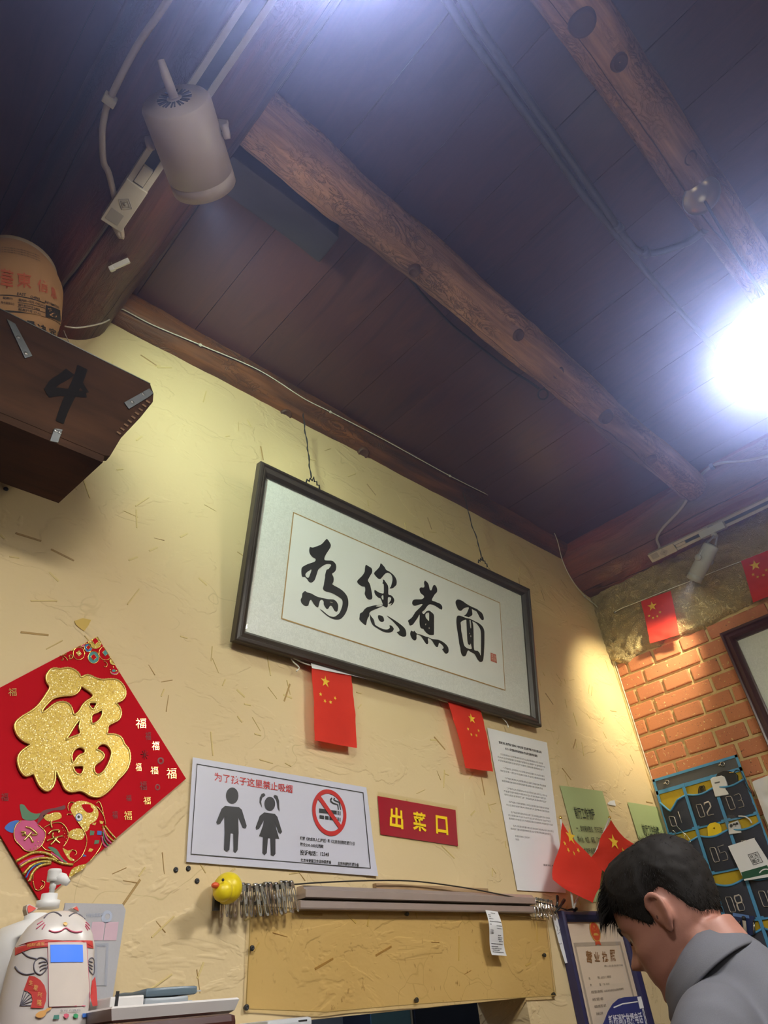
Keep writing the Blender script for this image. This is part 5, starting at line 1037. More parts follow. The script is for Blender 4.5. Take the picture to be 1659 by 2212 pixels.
edge = [vs_[i] for i in range(N + 1)] + [vs_[j * (N + 1) + N] for j in range(1, K + 1)] + [vs_[K * (N + 1) + i] for i in range(N - 1, -1, -1)] + [vs_[j * (N + 1)] for j in range(K - 1, 0, -1)]
link('film_edge', tube(edge, 0.0011, 5, True), plain('amber_plastic_edge', (0.42, 0.28, 0.09), 0.3), ps)
scr = lathe([(0.0005, 0.0016), (0.0014, 0.0014), (0.0018, 0.0022), (0.0038, 0.0018), (0.0048, 0.0004), (0.0048, -0.002), (0.0005, -0.012)], Matrix.Identity(4), 14); scr.materials.append(BLACKP)
for x, y in ((545, 2048), (533, 2176), (880, 1974), (901, 2160), (1197, 2148), (1177, 2063)):
    o = bpy.data.objects.new('screw', scr); COL.objects.link(o); o.parent = ps; o.matrix_local = Matrix.Translation(-BASE[ps.name]) @ axis_m(sp.W(x, y, 0.002), WALL.n)
for x, y in ((407, 1876), (380, 1879), (426, 1903), (13, 1056)):
    o = bpy.data.objects.new('screw', scr); COL.objects.link(o); o.parent = wf; o.matrix_local = axis_m(WALL.W(x, y, 0.001), WALL.n)
# ------------------------------------------------------------------ receipt, handwritten slip
zr = lambda x, y: (1000 + x * .2411, 1880 + y * .2411)
RP = WALL.lift(0.032); rq = [zr(200, 355), zr(310, 370), zr(410, 765), zr(275, 755)]
rc_ = thing('receipt', 'curled white till receipt hanging from the ticket rail', 'receipt', RP.W(*zr(340, 760)))
def curl(pl, quad, hf, N=6, K=16):
    tl, tr, br, bl = [Vector(pl.hit(*q)) for q in quad]; vs_, fs_ = [], []
    for j in range(K + 1):
        for i in range(N + 1):
            s, u = i / N, j / K; q = (tl * (1 - s) + tr * s) * (1 - u) + (bl * (1 - s) + br * s) * u; vs_.append(pl.P(q.x - 0.004 * math.sin(u * PI), q.y, hf(s, u)))
    for j in range(K):
        for i in range(N): p = j * (N + 1) + i; fs_.append((p, p + N + 1, p + N + 2, p + 1))
    return pydata(vs_, fs_, True)
rh = lambda s, u: 0.006 * math.sin(u * PI * 1.6)
link('paper', curl(RP, rq, rh), WHITEP, rc_)
def bars(pl, quad, items, hf, mat, par, nm='printed_line'):
    tl, tr, br, bl = [Vector(pl.hit(*q)) for q in quad]; mes = []
    for s0, u0, s1, u1 in items:
        pts = []
        for s, u in ((s0, u0), (s1, u0), (s1, u1), (s0, u1)):
            q = (tl * (1 - s) + tr * s) * (1 - u) + (bl * (1 - s) + br * s) * u; pts.append(pl.P(q.x - 0.004 * math.sin(u * PI), q.y, hf(s, u) + 0.0009))
        mes.append(pydata(pts, [(0, 1, 2, 3)]))
    link(nm, join_me(mes), mat, par)
rnd = random.Random(3); it = []
for u, s0, s1 in ((.05, .35, .7), (.10, .1, .3), (.14, .1, .25), (.19, .1, .4), (.25, .1, .95), (.32, .08, .2), (.34, .55, .95), (.40, .55, .95), (.45, .08, .3), (.49, .08, .3), (.52, .08, .28), (.55, .6, .85), (.60, .6, .9), (.64, .6, .85), (.68, .65, .9), (.74, .1, .9), (.80, .1, .55), (.84, .1, .75), (.88, .1, .6), (.92, .1, .85)):
    s = s0
    while s < s1: w = rnd.uniform(.02, .06); it.append((s, u, min(s1, s + w), u + .018)); s += w + rnd.uniform(.01, .03)
bars(RP, rq, it, rh, GREYT, rc_)
SP_ = WALL.lift(0.006); sq_ = [zr(795, 400), zr(880, 385), zr(973, 820), zr(900, 836)]
sl = thing('paper_slip', 'blank-looking white paper slip hanging beside the licence frame', 'paper slip', SP_.W(*zr(935, 830)))
link('paper', curl(SP_, sq_, lambda s, u: 0.002 + 0.004 * u * (1 - s)), WHITEP, sl)
link('pencil_marks', join_me([tube([SP_.W(*zr(x, y), 0.0065) for x, y in l], 0.0005, 4) for l in ([(840, 495), (850, 520), (848, 545)], [(860, 490), (872, 515), (862, 545)], [(850, 570), (875, 550), (885, 575)], [(862, 652), (870, 665), (880, 650), (890, 662)])]), GREYT, sl)
# ------------------------------------------------------------------ business licence in a navy frame
LP = WALL.lift(0.030); li0 = Vector(LP.hit(1215, 1966)); li1 = Vector(LP.hit(1357, 1988)); LW = li1.x - li0.x; LHH = LW * 1.42
lic = thing('licence_frame', 'business licence in a navy blue frame behind the bowed man', 'picture', LP.P((li0.x + li1.x) / 2, li0.y - LHH, -0.02))
LPO = Plane(LP.P(li0.x, li0.y - LHH), LP.u, LP.v); NAVY = plain('navy_lacquer', (0.022, 0.020, 0.075), 0.28, spec=0.6)
rails(lic, LPO, 0, 0, LW, LHH, [(0, -0.028), (0, -0.004), (0.004, 0), (0.010, 0), (0.020, -0.006), (0.024, -0.010), (0.026, -0.012), (0.026, -0.028)], NAVY)
LCREAM = m_paper('licence_cream', (0.74, 0.60, 0.47), 0.5, 0.05); LBR = plain('licence_brown', (0.24, 0.10, 0.03), 0.55); LGR = plain('licence_grey_print', (0.24, 0.19, 0.15), 0.6)
link('licence_paper', uv_shape(LPO, [rect(0.025, 0.025, LW - 0.025, LHH - 0.025)], -0.018), LCREAM, lic)
yt = LHH
link('border_band', uv_shape(LPO, [rect(0.045, 0.045, LW - 0.045, yt - 0.075), rect(0.054, 0.054, LW - 0.054, yt - 0.084)], -0.0174), plain('licence_border', (0.42, 0.34, 0.27), 0.6), lic)
ex, ey = LW * 0.5, yt - 0.068
ec = LPO.hit(*zr(1228, 540)); ex, ey = ec
em = link('emblem', uv_shape(LPO, [circle2d(ex, ey, 0.026, 32, 0.026)], -0.0168), plain('emblem_red', (0.58, 0.06, 0.02), 0.5), lic)
link('emblem_rim', uv_shape(LPO, [circle2d(ex, ey, 0.026), circle2d(ex, ey, 0.0225)], -0.0164), plain('emblem_gold', (0.62, 0.33, 0.06), 0.45), em)
link('emblem_stars', join_me([uv_shape(LPO, [star2d(ex + x, ey + y, r)], -0.0162) for x, y, r in ((0, 0.012, 0.005), (-0.009, 0.006, 0.0022), (-0.004, 0.002, 0.0022), (0.004, 0.002, 0.0022), (0.009, 0.006, 0.0022))] + [uv_shape(LPO, [rect(ex - 0.013, ey - 0.010, ex + 0.013, ey - 0.007)], -0.0162), uv_shape(LPO, [rect(ex - 0.009, ey - 0.007, ex + 0.009, ey - 0.004)], -0.0162)]), MATS['emblem_gold'], em)
link('emblem_ribbon', uv_shape(LPO, [[(ex - 0.012, ey - 0.024), (ex + 0.012, ey - 0.024), (ex + 0.015, ey - 0.034), (ex, ey - 0.031), (ex - 0.015, ey - 0.034)]], -0.0163), MATS['emblem_red'], em)
for ch, q in (('营', ((1147, 708), (1202, 722), (1208, 828), (1152, 815))), ('业', ((1218, 722), (1266, 728), (1275, 812), (1228, 810))), ('执', ((1288, 718), (1335, 725), (1352, 812), (1300, 815))), ('照', ((1358, 704), (1406, 706), (1416, 806), (1370, 812)))):
    link('title_character', text_px(LPO, ch, [zr(*p) for p in q], -0.0168, 0.02), LBR, lic)
for s_, q in (('统一社会信用代码', ((1312, 842), (1478, 835), (1480, 852), (1314, 860))), ('名', ((1170, 950), (1186, 952), (1190, 976), (1174, 975))), ('称', ((1252, 942), (1270, 944), (1274, 968), (1256, 966))), ('北京五八八餐饮店', ((1282, 945), (1372, 935), (1376, 955), (1284, 966))), ('类', ((1184, 1010), (1200, 1012), (1204, 1036), (1188, 1035))), ('型', ((1268, 1006), (1284, 1008), (1288, 1032), (1272, 1030))), ('个体（内地）', ((1296, 1006), (1358, 1000), (1362, 1020), (1300, 1028))),
          ('经营场所', ((1195, 1072), (1298, 1065), (1302, 1092), (1199, 1100))), ('北京市东城区东四街道某号', ((1312, 1066), (1484, 1046), (1488, 1066), (1316, 1088))), ('经营者', ((1206, 1140), (1305, 1130), (1309, 1156), (1210, 1167))), ('组成形式', ((1224, 1204), (1330, 1192), (1334, 1218), (1228, 1230))), ('注册日期', ((1240, 1268), (1300, 1262), (1304, 1288), (1244, 1294)))):
    link('licence_text', text_px(LPO, s_, [zr(*p) for p in q], -0.0168, 0.006, 1), LGR, lic)
link('glass_pane', uv_shape(LPO, [rect(0.025, 0.025, LW - 0.025, LHH - 0.025)], -0.0125), GLASS, lic)
# navy emergency-number card stuck across the licence glass
CP = WALL.lift(0.034); cc = thing('rescue_number_card', 'dark blue rounded card with white lettering in front of the licence', 'card', CP.W(1360, 2250))
NVC = plain('card_navy', (0.030, 0.036, 0.17), 0.35)
link('card', px_shape(CP, [[zr(1230, 1420), zr(1262, 1360), zr(1300, 1260), zr(1340, 1195), zr(1390, 1152), zr(1440, 1138), zr(1580, 1126), zr(1650, 1420), zr(1700, 1640), zr(1280, 1640)]], h=0.0, thick=0.002), NVC, cc)
link('white_stripe', px_shape(CP, [[zr(1340, 1225), zr(1420, 1192), zr(1558, 1172), zr(1560, 1182), zr(1424, 1203), zr(1345, 1236)]], h=0.0026), WHITEP, cc)
link('white_corner', px_shape(CP, [[zr(1553, 1135), (zr(1588, 1130)), zr(1614, 1232), zr(1578, 1242)]], h=0.0027), WHITEP, cc)
link('white_edge_line', px_shape(CP, [[zr(1596, 1240), zr(1600, 1239), zr(1640, 1400), zr(1636, 1400)], [zr(1606, 1238), zr(1610, 1237), zr(1650, 1400), zr(1646, 1400)]], h=0.0026), WHITEP, cc)
link('lettering', text_px(CP, '新桥消防救援电话', [zr(1290, 1300), zr(1590, 1268), zr(1612, 1372), zr(1310, 1400)], 0.0028, 0.02), plain('card_lettering', (0.62, 0.62, 0.72), 0.5), cc)
# ------------------------------------------------------------------ old wooden trough above the left of the wall, with a paper-wrapped jar
TY, TBK = 0.965, 1.21; z3p = lambda x, y: (x * .28031, 480 + y * .28031)
tq = lambda px, py: on_y(px, py, TY)
zt_, zs_ = tq(*z3p(700, 1020)).z, tq(*z3p(400, 1630)).z
xr_top, xr_bot = tq(*z3p(1180, 1310)).x, tq(*z3p(850, 1850)).x
TRM = m_wood('smoked_trough_wood', (0.014, 0.007, 0.004), (0.105, 0.046, 0.022), 0.7, 5, 'X', 0.15, 0.5)
tg = thing('wooden_trough', 'old dark wooden trough with iron straps mounted high at the left', 'trough', (-0.05, 1.1, zs_))
XLT = -0.46
def slab(q, th, n):
    """thick panel from a polygon of world points"""
    n = Vector(n).normalized(); m = len(q); vs_ = [Vector(p) for p in q] + [Vector(p) + n * th for p in q]
    bm = bmesh.new(); b = [bm.verts.new(v) for v in vs_]; bm.faces.new(b[:m]); bm.faces.new(b[m:][::-1])
    for i in range(m): bm.faces.new((b[i], b[(i + 1) % m], b[m + (i + 1) % m], b[m + i]))
    return from_bm(bm)
cx_ = 0.5 * (XLT + xr_top)
mir = lambda p: (2 * cx_ - p[0], p[1], p[2])
R_ = [tq(*z3p(1150, 1285)), tq(*z3p(1183, 1320)), tq(*z3p(1178, 1385)), tq(*z3p(1110, 1470)), tq(*z3p(940, 1650)), tq(*z3p(850, 1800))]
R_[0].z = zt_; fl_ = R_ + [Vector((R_[-1].x - 0.01, TY, zs_))]
front_poly = fl_ + [Vector(mir(p)) for p in reversed(fl_)]
link('front_panel', slab(front_poly, 0.018, (0, 1, 0)), TRM, tg)
zb_ = zs_ - 0.004
bback = on_y(*z3p(465, 2115), 1.118); zbk = bback.z
bot_poly = [(fl_[-1].x, TY + 0.001, zs_), (bback.x, 1.118, zbk), (2 * cx_ - bback.x, 1.118, zbk), (2 * cx_ - fl_[-1].x, TY + 0.001, zs_)]
link('bottom_panel', slab(bot_poly, 0.016, (0, 0, -1)), TRM, tg)
back_poly = [(xr_top - 0.03, TBK, zt_ - 0.01), (bback.x - 0.012, 1.118, zbk), (2 * cx_ - bback.x + 0.012, 1.118, zbk), (2 * cx_ - xr_top + 0.03, TBK, zt_ - 0.01)]
link('back_panel', slab(back_poly, 0.014, (0, 0.9, -0.3)), TRM, tg)
for s in (1, -1):
    e = [fl_[0] + Vector((-0.03, 0.018, -0.004)), Vector((xr_top - 0.05, TBK - 0.002, zt_ - 0.012)), Vector((bback.x - 0.024, 1.112, zbk + 0.004)), Vector((fl_[-1].x - 0.014, TY + 0.018, zs_ + 0.004))]
    e = e if s > 0 else [Vector(mir(p)) for p in e]
    link('end_panel', slab(e, 0.016, (s, 0, 0)), TRM, tg)
for s in (0.12, -0.25): link('wall_bracket', box((s - 0.015, 1.12, zs_ + 0.02), (s + 0.015, WY - 0.001, zs_ + 0.06), 0.003), TRM, tg)
TPL = Plane((0, TY, EYE.z), (1, 0, 0), (0, 0, 1)); IRON = plain('galvanised_strap', (0.22, 0.235, 0.25), 0.45, 0.7, 0.25, 60)
def strap(name, q, holes):
    o = link(name, px_shape(TPL, [[z3p(*p) for p in q]], h=0.0008, thick=0.0022, bevel=0.0005), IRON, tg)
    for p in holes: link('strap_nail', lathe([(0.0005, 0.0042), (0.003, 0.004), (0.0042, 0.0025), (0.0042, 0.0)], axis_m(TPL.W(*z3p(*p)), TPL.n), 12), DSTEEL, o)
strap('iron_strap', [(955, 1395), (1145, 1288), (1176, 1322), (1150, 1345), (990, 1442)], [(1098, 1332), (1015, 1392)]); strap('iron_strap', [(50, 755), (112, 790), (243, 1035), (190, 1052)], [(138, 895), (196, 1018)]); strap('iron_strap', [(416, 1596), (476, 1606), (442, 1702), (384, 1690)], [(424, 1612), (455, 1626)])
link('rim_strip', slab([(p.x, p.y - 0.001, p.z) for p in (fl_[0], Vector(mir(fl_[0])))] + [Vector(mir(fl_[0])) + Vector((0, 0.02, 0.0)), fl_[0] + Vector((0, 0.02, 0.0))], 0.002, (0, 0, 1)), IRON, tg)
# dovetail fingers at the right end
for k in range(9):
    t = k / 8; a = Vector(z3p(1150, 1400)).lerp(Vector(z3p(925, 1640)), t); d = Vector((-9, -5))
    link('dovetail', px_shape(TPL, [[(a.x - 1.2, a.y + 0.6), (a.x + d.x, a.y + d.y), (a.x + d.x + 2.4, a.y + d.y - 2.2), (a.x + 1.6, a.y - 2.2)]], h=0.0, thick=0.0022), plain('dovetail_tan', (0.21, 0.115, 0.06), 0.6, var=0.3), tg)
def ribbon(pl, pts, wid, z, h, th=0.0):
    q = catmull([Vector((*pl.hit(*z(*p)), 0)) for p in pts], 6); n = len(q); ws = [wid[0] + (wid[-1] - wid[0]) * i / (n - 1) if len(wid) == 2 else None for i in range(n)]
    L_, R2 = [], []
    for i, p in enumerate(q):
        t = (q[min(i + 1, n - 1)] - q[max(i - 1, 0)]).normalized(); s = Vector((-t.y, t.x, 0)) * ws[i]; L_.append((p + s)[:2]); R2.append((p - s)[:2])
    return to_plane(shape2d([L_ + R2[::-1]], th), pl, h)
TARM = plain('tar_paint', (0.012, 0.010, 0.009), 0.85, spec=0.15)
mk = [ribbon(TPL, [(540, 1155), (480, 1200), (415, 1240), (365, 1310)], (0.009, 0.007), z3p, 0.0012), ribbon(TPL, [(355, 1318), (450, 1310), (560, 1318), (662, 1330)], (0.010, 0.007), z3p, 0.0013), ribbon(TPL, [(635, 1120), (600, 1220), (540, 1340), (490, 1450), (458, 1545)], (0.010, 0.007), z3p, 0.0014), ribbon(TPL, [(615, 1240), (640, 1280), (668, 1318)], (0.006, 0.005), z3p, 0.0015)]
link('painted_mark', join_me(mk), TARM, tg)
# jar wrapped in newspaper
JC, JR0, JR1 = Vector((0.062, 1.085, zs_ + 0.02)), 0.112, 0.107; JT = on_y(*z3p(60, 160), 1.085 - 0.05).z
jr = thing('paper_wrapped_jar', 'jar wrapped in tan newspaper standing in the trough', 'jar', JC)
H_ = JT - JC.z
NEWS = m_paper('tan_newsprint', (0.40, 0.215, 0.10), 0.7, 0.15); NINK = plain('news_black', (0.022, 0.018, 0.016), 0.6); NRED = plain('news_red', (0.42, 0.085, 0.035), 0.6)
link('paper_wrap', lathe([(JR0 * 0.96, 0), (JR0, 0.02), (JR0, H_ * 0.55), (JR0 * 0.985, H_ * 0.75), (JR1 * 0.93, H_ * 0.90), (JR1 * 0.80, H_ * 0.965), (JR1 * 0.70, H_)], Matrix.Translation(JC), 56, False), NEWS, jr)
link('fold_top', lathe([(JR1 * 0.705, H_ - 0.002), (JR1 * 0.72, H_ + 0.008), (JR1 * 0.66, H_ + 0.01), (JR1 * 0.3, H_ + 0.002), (0.0005, H_)], Matrix.Translation(JC), 40, False), m_paper('grey_newsprint', (0.36, 0.27, 0.19), 0.7, 0.2), jr)
def cyl_hit(px, py):
    d = ray(px, py); o = EYE - JC; a = d.x ** 2 + d.y ** 2; b = 2 * (o.x * d.x + o.y * d.y); c = o.x ** 2 + o.y ** 2 - JR0 ** 2
    disc = max(0.0, b * b - 4 * a * c); t = (-b - math.sqrt(disc)) / (2 * a); q = o + d * t; return math.atan2(q.y, q.x), q.z
def text_cyl(s, quad, bold=0.0, h=0.001, res=1, me=None):
    me = me or text2d(s, bold, res)
    if res and False: pass
    x0, y0, x1, y1 = bbox2(me); tl, tr, br, bl = [Vector(cyl_hit(*q)) for q in quad]
    for v in me.vertices:
        s_, t_ = (v.co.x - x0) / (x1 - x0), (v.co.y - y0) / (y1 - y0); q = (bl * (1 - s_) + br * s_) * (1 - t_) + (tl * (1 - s_) + tr * s_) * t_
        zz = min(max(q.y, 0), H_ * 0.99); rr = JR0 + h
        if zz > H_ * 0.55: rr = JR0 * (1 - 0.015 * min(1, (zz - H_ * .55) / (H_ * .2))) + h + (0 if zz < H_ * .75 else -(JR0 * .985 - JR1 * .93) * (zz - H_ * .75) / (H_ * .15))
        v.co = JC + Vector((rr * math.cos(q.x), rr * math.sin(q.x), q.y))
    return me
def patch_cyl(quad, h=0.0006, n=16):
    tl, tr, br, bl = [Vector(cyl_hit(*q)) for q in quad]; vs_ = []
    for i in range(n + 1):
        s = i / n
        for q in (bl * (1 - s) + br * s, tl * (1 - s) + tr * s): vs_.append(JC + Vector(((JR0 + h) * math.cos(q.x), (JR0 + h) * math.sin(q.x), q.y)))
    return pydata(vs_, [(2 * i, 2 * i + 2, 2 * i + 3, 2 * i + 1) for i in range(n)])
zq = lambda *p: [z3p(*q) for q in p]
for ch, q in (('華', ((5, 350), (105, 375), (100, 525), (2, 505))), ('東', ((128, 380), (245, 400), (242, 515), (128, 500))), ('信', ((288, 435), (375, 455), (372, 550), (290, 530))), ('息', ((393, 485), (440, 505), (442, 600), (393, 575)))): link('red_masthead', text_cyl(ch, zq(*q), 0.02), NRED, jr)
for s_, q in (('EAST', ((132, 542), (200, 550), (198, 572), (130, 565))), ('CHINA', ((232, 563), (310, 582), (308, 603), (230, 585))), ('INFORMATION', ((348, 602), (458, 650), (458, 672), (346, 624))), ('国内统一刊号 CN32-0010', ((143, 590), (346, 636), (346, 658), (143, 612))), ('国外发行代号 D4458', ((140, 628), (305, 664), (305, 684), (140, 650))), ('邮发代号 27-36', ((140, 662), (310, 698), (310, 718), (140, 684))), ('星期四', ((20, 575), (95, 585), (95, 604), (20, 595))), ('年十月廿三日', ((8, 610), (108, 625), (108, 645), (8, 632)))):
    link('masthead_print', text_cyl(s_, zq(*q), 0.01, res=1), NINK, jr)
link('rule_line', patch_cyl(zq((0, 560), (345, 622), (345, 628), (0, 567))), NINK, jr); link('rule_line', patch_cyl(zq((135, 618), (345, 662), (345, 666), (135, 622)), n=8), NINK, jr); link('rule_line', patch_cyl(zq((135, 652), (345, 695), (345, 699), (135, 656)), n=8), NINK, jr)
link('black_band', patch_cyl(zq((0, 680), (345, 735), (470, 795), (0, 700)), n=24), NINK, jr); link('black_panel', patch_cyl(zq((352, 638), (462, 680), (466, 770), (350, 730)), n=8), NINK, jr)
link('headline', text_cyl('艺术', zq((368, 655), (475, 700), (478, 760), (368, 722)), 0.02, 0.0014), NEWS, jr)
for ch, q in (('页', ((10, 735), (85, 745), (85, 800), (10, 790))), ('印', ((100, 742), (180, 755), (180, 820), (100, 808))), ('量', ((195, 755), (272, 770), (272, 835), (195, 820))), ('决', ((285, 780), (355, 800), (355, 865), (285, 845))), ('定', ((372, 808), (432, 830), (432, 892), (372, 872))), ('邮', ((442, 835), (474, 850), (474, 908), (442, 892)))): link('headline', text_cyl(ch, zq(*q), 0.02, 0.001), NINK, jr)
rnd = random.Random(5)
for k in range(3):
    link('small_print', text_cyl('江苏出版社址南京市公开发行', zq((0, 165 + k * 20), (330, 232 + k * 22), (330, 244 + k * 22), (0, 177 + k * 20)), 0.0, res=0), NINK, jr)
# cobweb wisps beside the jar
for k in range(5):
    p = JC + Vector((JR0 + 0.004, -0.03, H_ * (0.3 + 0.1 * k)))
    link('cobweb', tube(catmull([p, p + Vector((0.012, -0.004, -0.01 - 0.004 * k)), p + Vector((0.006 + 0.003 * k, 0, -0.03))], 5), 0.0012, 4), plain('dusty_cobweb', (0.22, 0.18, 0.15), 0.9), jr)
# ------------------------------------------------------------------ counter with lucky-cat payment stand, soap bottle, stand sign, tray
CTZ = Z + 0.0185
ct_ = thing('counter', 'dark red-brown lacquered counter end at the lower left corner', 'counter', (0.0, 1.05, 0))
CTM = m_wood('dark_red_counter_wood', (0.045, 0.012, 0.010), (0.10, 0.028, 0.022), 0.3, 4, 'X', 0.5, 0.05)
xr = on_y(494, 2197, 0.88).x
link('top', box((-1.2, 0.86, CTZ - 0.035), (xr, WY - 0.002, CTZ), 0.008), CTM, ct_); link('body', box((-1.18, 0.90, 0.001), (xr - 0.03, WY - 0.003, CTZ - 0.034), 0.003), CTM, ct_)
for k in range(3): link('door', box((-1.1 + 0.55 * k, 0.893, 0.12), (-0.62 + 0.55 * k, 0.9005, 1.1), 0.003), CTM, ct_)
# lucky cat: flat-backed bottle-shaped stand, faces the camera
CY = 0.965
kx0, kx1 = on_y(28, 2150, CY).x, on_y(213, 2150, CY).x; kc = (kx0 + kx1) / 2; kw = (kx1 - kx0) / 2
khz = on_y(110, 1957, CY).z
KM = Matrix.Translation((kc, CY + 0.035, CTZ)) @ Matrix.Rotation(-0.30, 4, 'Z'); KH = khz - CTZ; KD = 0.036
cat = thing('lucky_cat_stand', 'white lucky-cat payment stand with a small lit blue screen', 'payment stand', (kc, CY + 0.035, CTZ))
CATW = plain('cat_cream_plastic', (0.60, 0.55, 0.52), 0.32, var=0.08, scale=20)
def superloft(levels, n=48, e=2.6):
    vs_, fs_ = [], []
    for z, w, d in levels:
        for k in range(n):
            a = 2 * PI * k / n; c, s = math.cos(a), math.sin(a)
            vs_.append(Vector((math.copysign(abs(c) ** (2 / e), c) * w, math.copysign(abs(s) ** (2 / e), s) * d, z)))
    m = len(levels)
    for i in range(m - 1):
        for k in range(n): k2 = (k + 1) % n; fs_.append((i * n + k, i * n + k2, (i + 1) * n + k2, (i + 1) * n + k))
    fs_.append(tuple(range(n - 1, -1, -1))); fs_.append(tuple((m - 1) * n + k for k in range(n)))
    return vs_, fs_
kw *= 1.0
lv = [(0, kw * 1.0, KD), (0.004, kw * 1.02, KD * 1.02), (KH * 0.3, kw * 1.0, KD), (KH * 0.55, kw * 0.97, KD), (KH * 0.68, kw * 0.93, KD * 0.98), (KH * 0.78, kw * 0.84, KD * 0.92), (KH * 0.86, kw * 0.72, KD * 0.82), (KH * 0.92, kw * 0.57, KD * 0.66), (KH * 0.965, kw * 0.38, KD * 0.46), (KH * 0.99, kw * 0.2, KD * 0.25), (KH, kw * 0.03, KD * 0.04)]
v_, f_ = superloft(lv); me = pydata([KM @ v for v in v_], f_, True); link('body', me, CATW, cat)
def cat_r(z):
    for (z0, w0, d0), (z1, w1, d1) in zip(lv, lv[1:]):
        if z <= z1: t = (z - z0) / (z1 - z0); return w0 + (w1 - w0) * t, d0 + (d1 - d0) * t
    return lv[-1][1:]
def cat_pt(x, z, h=0.0008):
    """point on the front surface of the cat at local x, height z"""
    w, d = cat_r(z); q = min(0.999, abs(x) / w); y = -d * (1 - q ** 2.6) ** (1 / 2.6) - h; return KM @ Vector((x, y, z))
KMI = KM.inverted()
def cat_px(px, py):
    """local (x, z) on the front surface for a picture point"""
    x, z = 0.0, KH * 0.5
    d = ray(px, py); o = KMI @ EYE; dd = KMI.to_3x3() @ d; y = -KD
    for _ in range(12):
        t = (y - o.y) / dd.y; x, z = o.x + dd.x * t, o.z + dd.z * t
        zz = min(max(z, 0), KH * 0.99); w, dp = cat_r(zz); q = min(0.98, abs(x) / w); y = -dp * (1 - q ** 2.6) ** (1 / 2.6)
    return x, z
z9 = lambda x, y: (x * .15009, 1880 + y * .15009)
def cat_patch(name, poly, mat, h=0.001, par=None, sm=3):
    pts = [Vector((*cat_px(*z9(*p)), 0)) for p in poly]
    if sm: pts = catmull(pts, sm, True)
    bm = bmesh.new(); cu = shape2d([[(p.x, p.y) for p in pts]]); bm.from_mesh(cu); bmesh.ops.subdivide_edges(bm, edges=bm.edges, cuts=3, use_grid_fill=True); bmesh.ops.triangulate(bm, faces=bm.faces)
    for v in bm.verts: v.co = cat_pt(v.co.x, v.co.y, h)
    return link(name, from_bm(bm, True), mat, par or cat)
def cat_line(name, lines, mat, r=0.0008, par=None):
    return link(name, join_me([tube([cat_pt(p.x, p.y, 0.0006) for p in catmull([Vector((*cat_px(*z9(*q)), 0)) for q in l], 5)], r, 6) for l in lines]), mat, par or cat)
CRED, CPINK = plain('cat_red', (0.52, 0.05, 0.045), 0.4), plain('cat_pink_line', (0.55, 0.10, 0.17), 0.45); CGREY = plain('cat_grey_line', (0.13, 0.12, 0.15), 0.5)
for nm, l in (('left_eye', [(635, 690), (690, 630), (770, 605), (840, 625), (882, 660)]), ('right_eye', [(995, 662), (1050, 625), (1110, 622), (1175, 650), (1220, 705)])): cat_line(nm, [l], CGREY, 0.0009)
cat_patch('nose', [(905, 765), (940, 748), (972, 768), (945, 800)], plain('cat_nose_gold', (0.62, 0.36, 0.06), 0.4), 0.0016)
cat_line('mouth', [[(705, 865), (790, 890), (880, 870), (945, 832), (1010, 870), (1090, 892), (1180, 880)]], CPINK, 0.0009)
for l in ([(535, 780), (615, 728)], [(520, 845), (635, 755)], [(605, 850), (648, 780)], [(1232, 745), (1285, 800)], [(1230, 775), (1290, 850)], [(1228, 800), (1265, 865)]): cat_line('whisker', [l], CPINK, 0.0007)
cat_patch('collar', [(215, 1110), (420, 1030), (650, 995), (900, 1012), (1150, 1010), (1330, 1015), (1345, 1130), (1240, 1112), (1240, 1060), (690, 1060), (690, 1100), (450, 1125), (215, 1225)], CRED, 0.0012, sm=0)
pn = cat_patch('front_panel', [(690, 1040), (1240, 1040), (1290, 1960), (705, 1965)], plain('cat_panel_cream', (0.66, 0.58, 0.52), 0.35), 0.0016, sm=0)
cat_line('panel_rim', [[(690, 1042), (705, 1962)], [(705, 1964), (1290, 1958)], [(1290, 1958), (1240, 1042)]], CPINK, 0.0007, pn)
cat_patch('screen', [(722, 1075), (1188, 1075), (1196, 1322), (728, 1325)], emissive('blue_lcd', (0.05, 0.22, 0.95), 0.75, (0.05, 0.10, 0.30)), 0.0024, pn, 0)
for nm, l in (('paw_outline', [(690, 1345), (660, 1280), (580, 1255), (510, 1300), (488, 1380), (510, 1460), (580, 1500), (650, 1450), (690, 1370)]), ('arm_line', [(325, 1172), (400, 1240), (540, 1278)]), ('arm_line', [(215, 1385), (270, 1455), (370, 1498), (500, 1480)]), ('finger_line', [(560, 1335), (620, 1315), (665, 1318)]), ('finger_line', [(570, 1390), (630, 1360), (675, 1358)]), ('finger_line', [(575, 1445), (630, 1408), (675, 1400)]), ('paw_outline', [(1262, 1340), (1290, 1275), (1335, 1265), (1365, 1330), (1368, 1450), (1340, 1500), (1290, 1450), (1262, 1370)]), ('finger_line', [(1280, 1310), (1330, 1325)]), ('finger_line', [(1275, 1350), (1330, 1385)]), ('finger_line', [(1280, 1390), (1325, 1430)])): cat_line(nm, [l], CGREY, 0.0007)
cat_patch('fan', [(415, 1520), (500, 1530), (580, 1580), (640, 1660), (668, 1770), (660, 1880), (625, 1985), (440, 1980), (468, 1870), (450, 1790), (400, 1745), (340, 1725)], CRED, 0.0012, sm=0)
cat_line('fan_ribs', [[(290, 1945), (345, 1735)], [(290, 1945), (390, 1745)], [(290, 1945), (430, 1775)], [(290, 1945), (455, 1820)], [(290, 1945), (465, 1880)], [(290, 1945), (445, 1945)]], CGREY, 0.0005)
cat_patch('fan', [(1380, 1520), (1330, 1590), (1308, 1700), (1310, 1830), (1345, 1955), (1415, 1940), (1400, 1700)], CRED, 0.0012, sm=0)
GDC = plain('cat_gold_print', (0.66, 0.34, 0.10), 0.45)
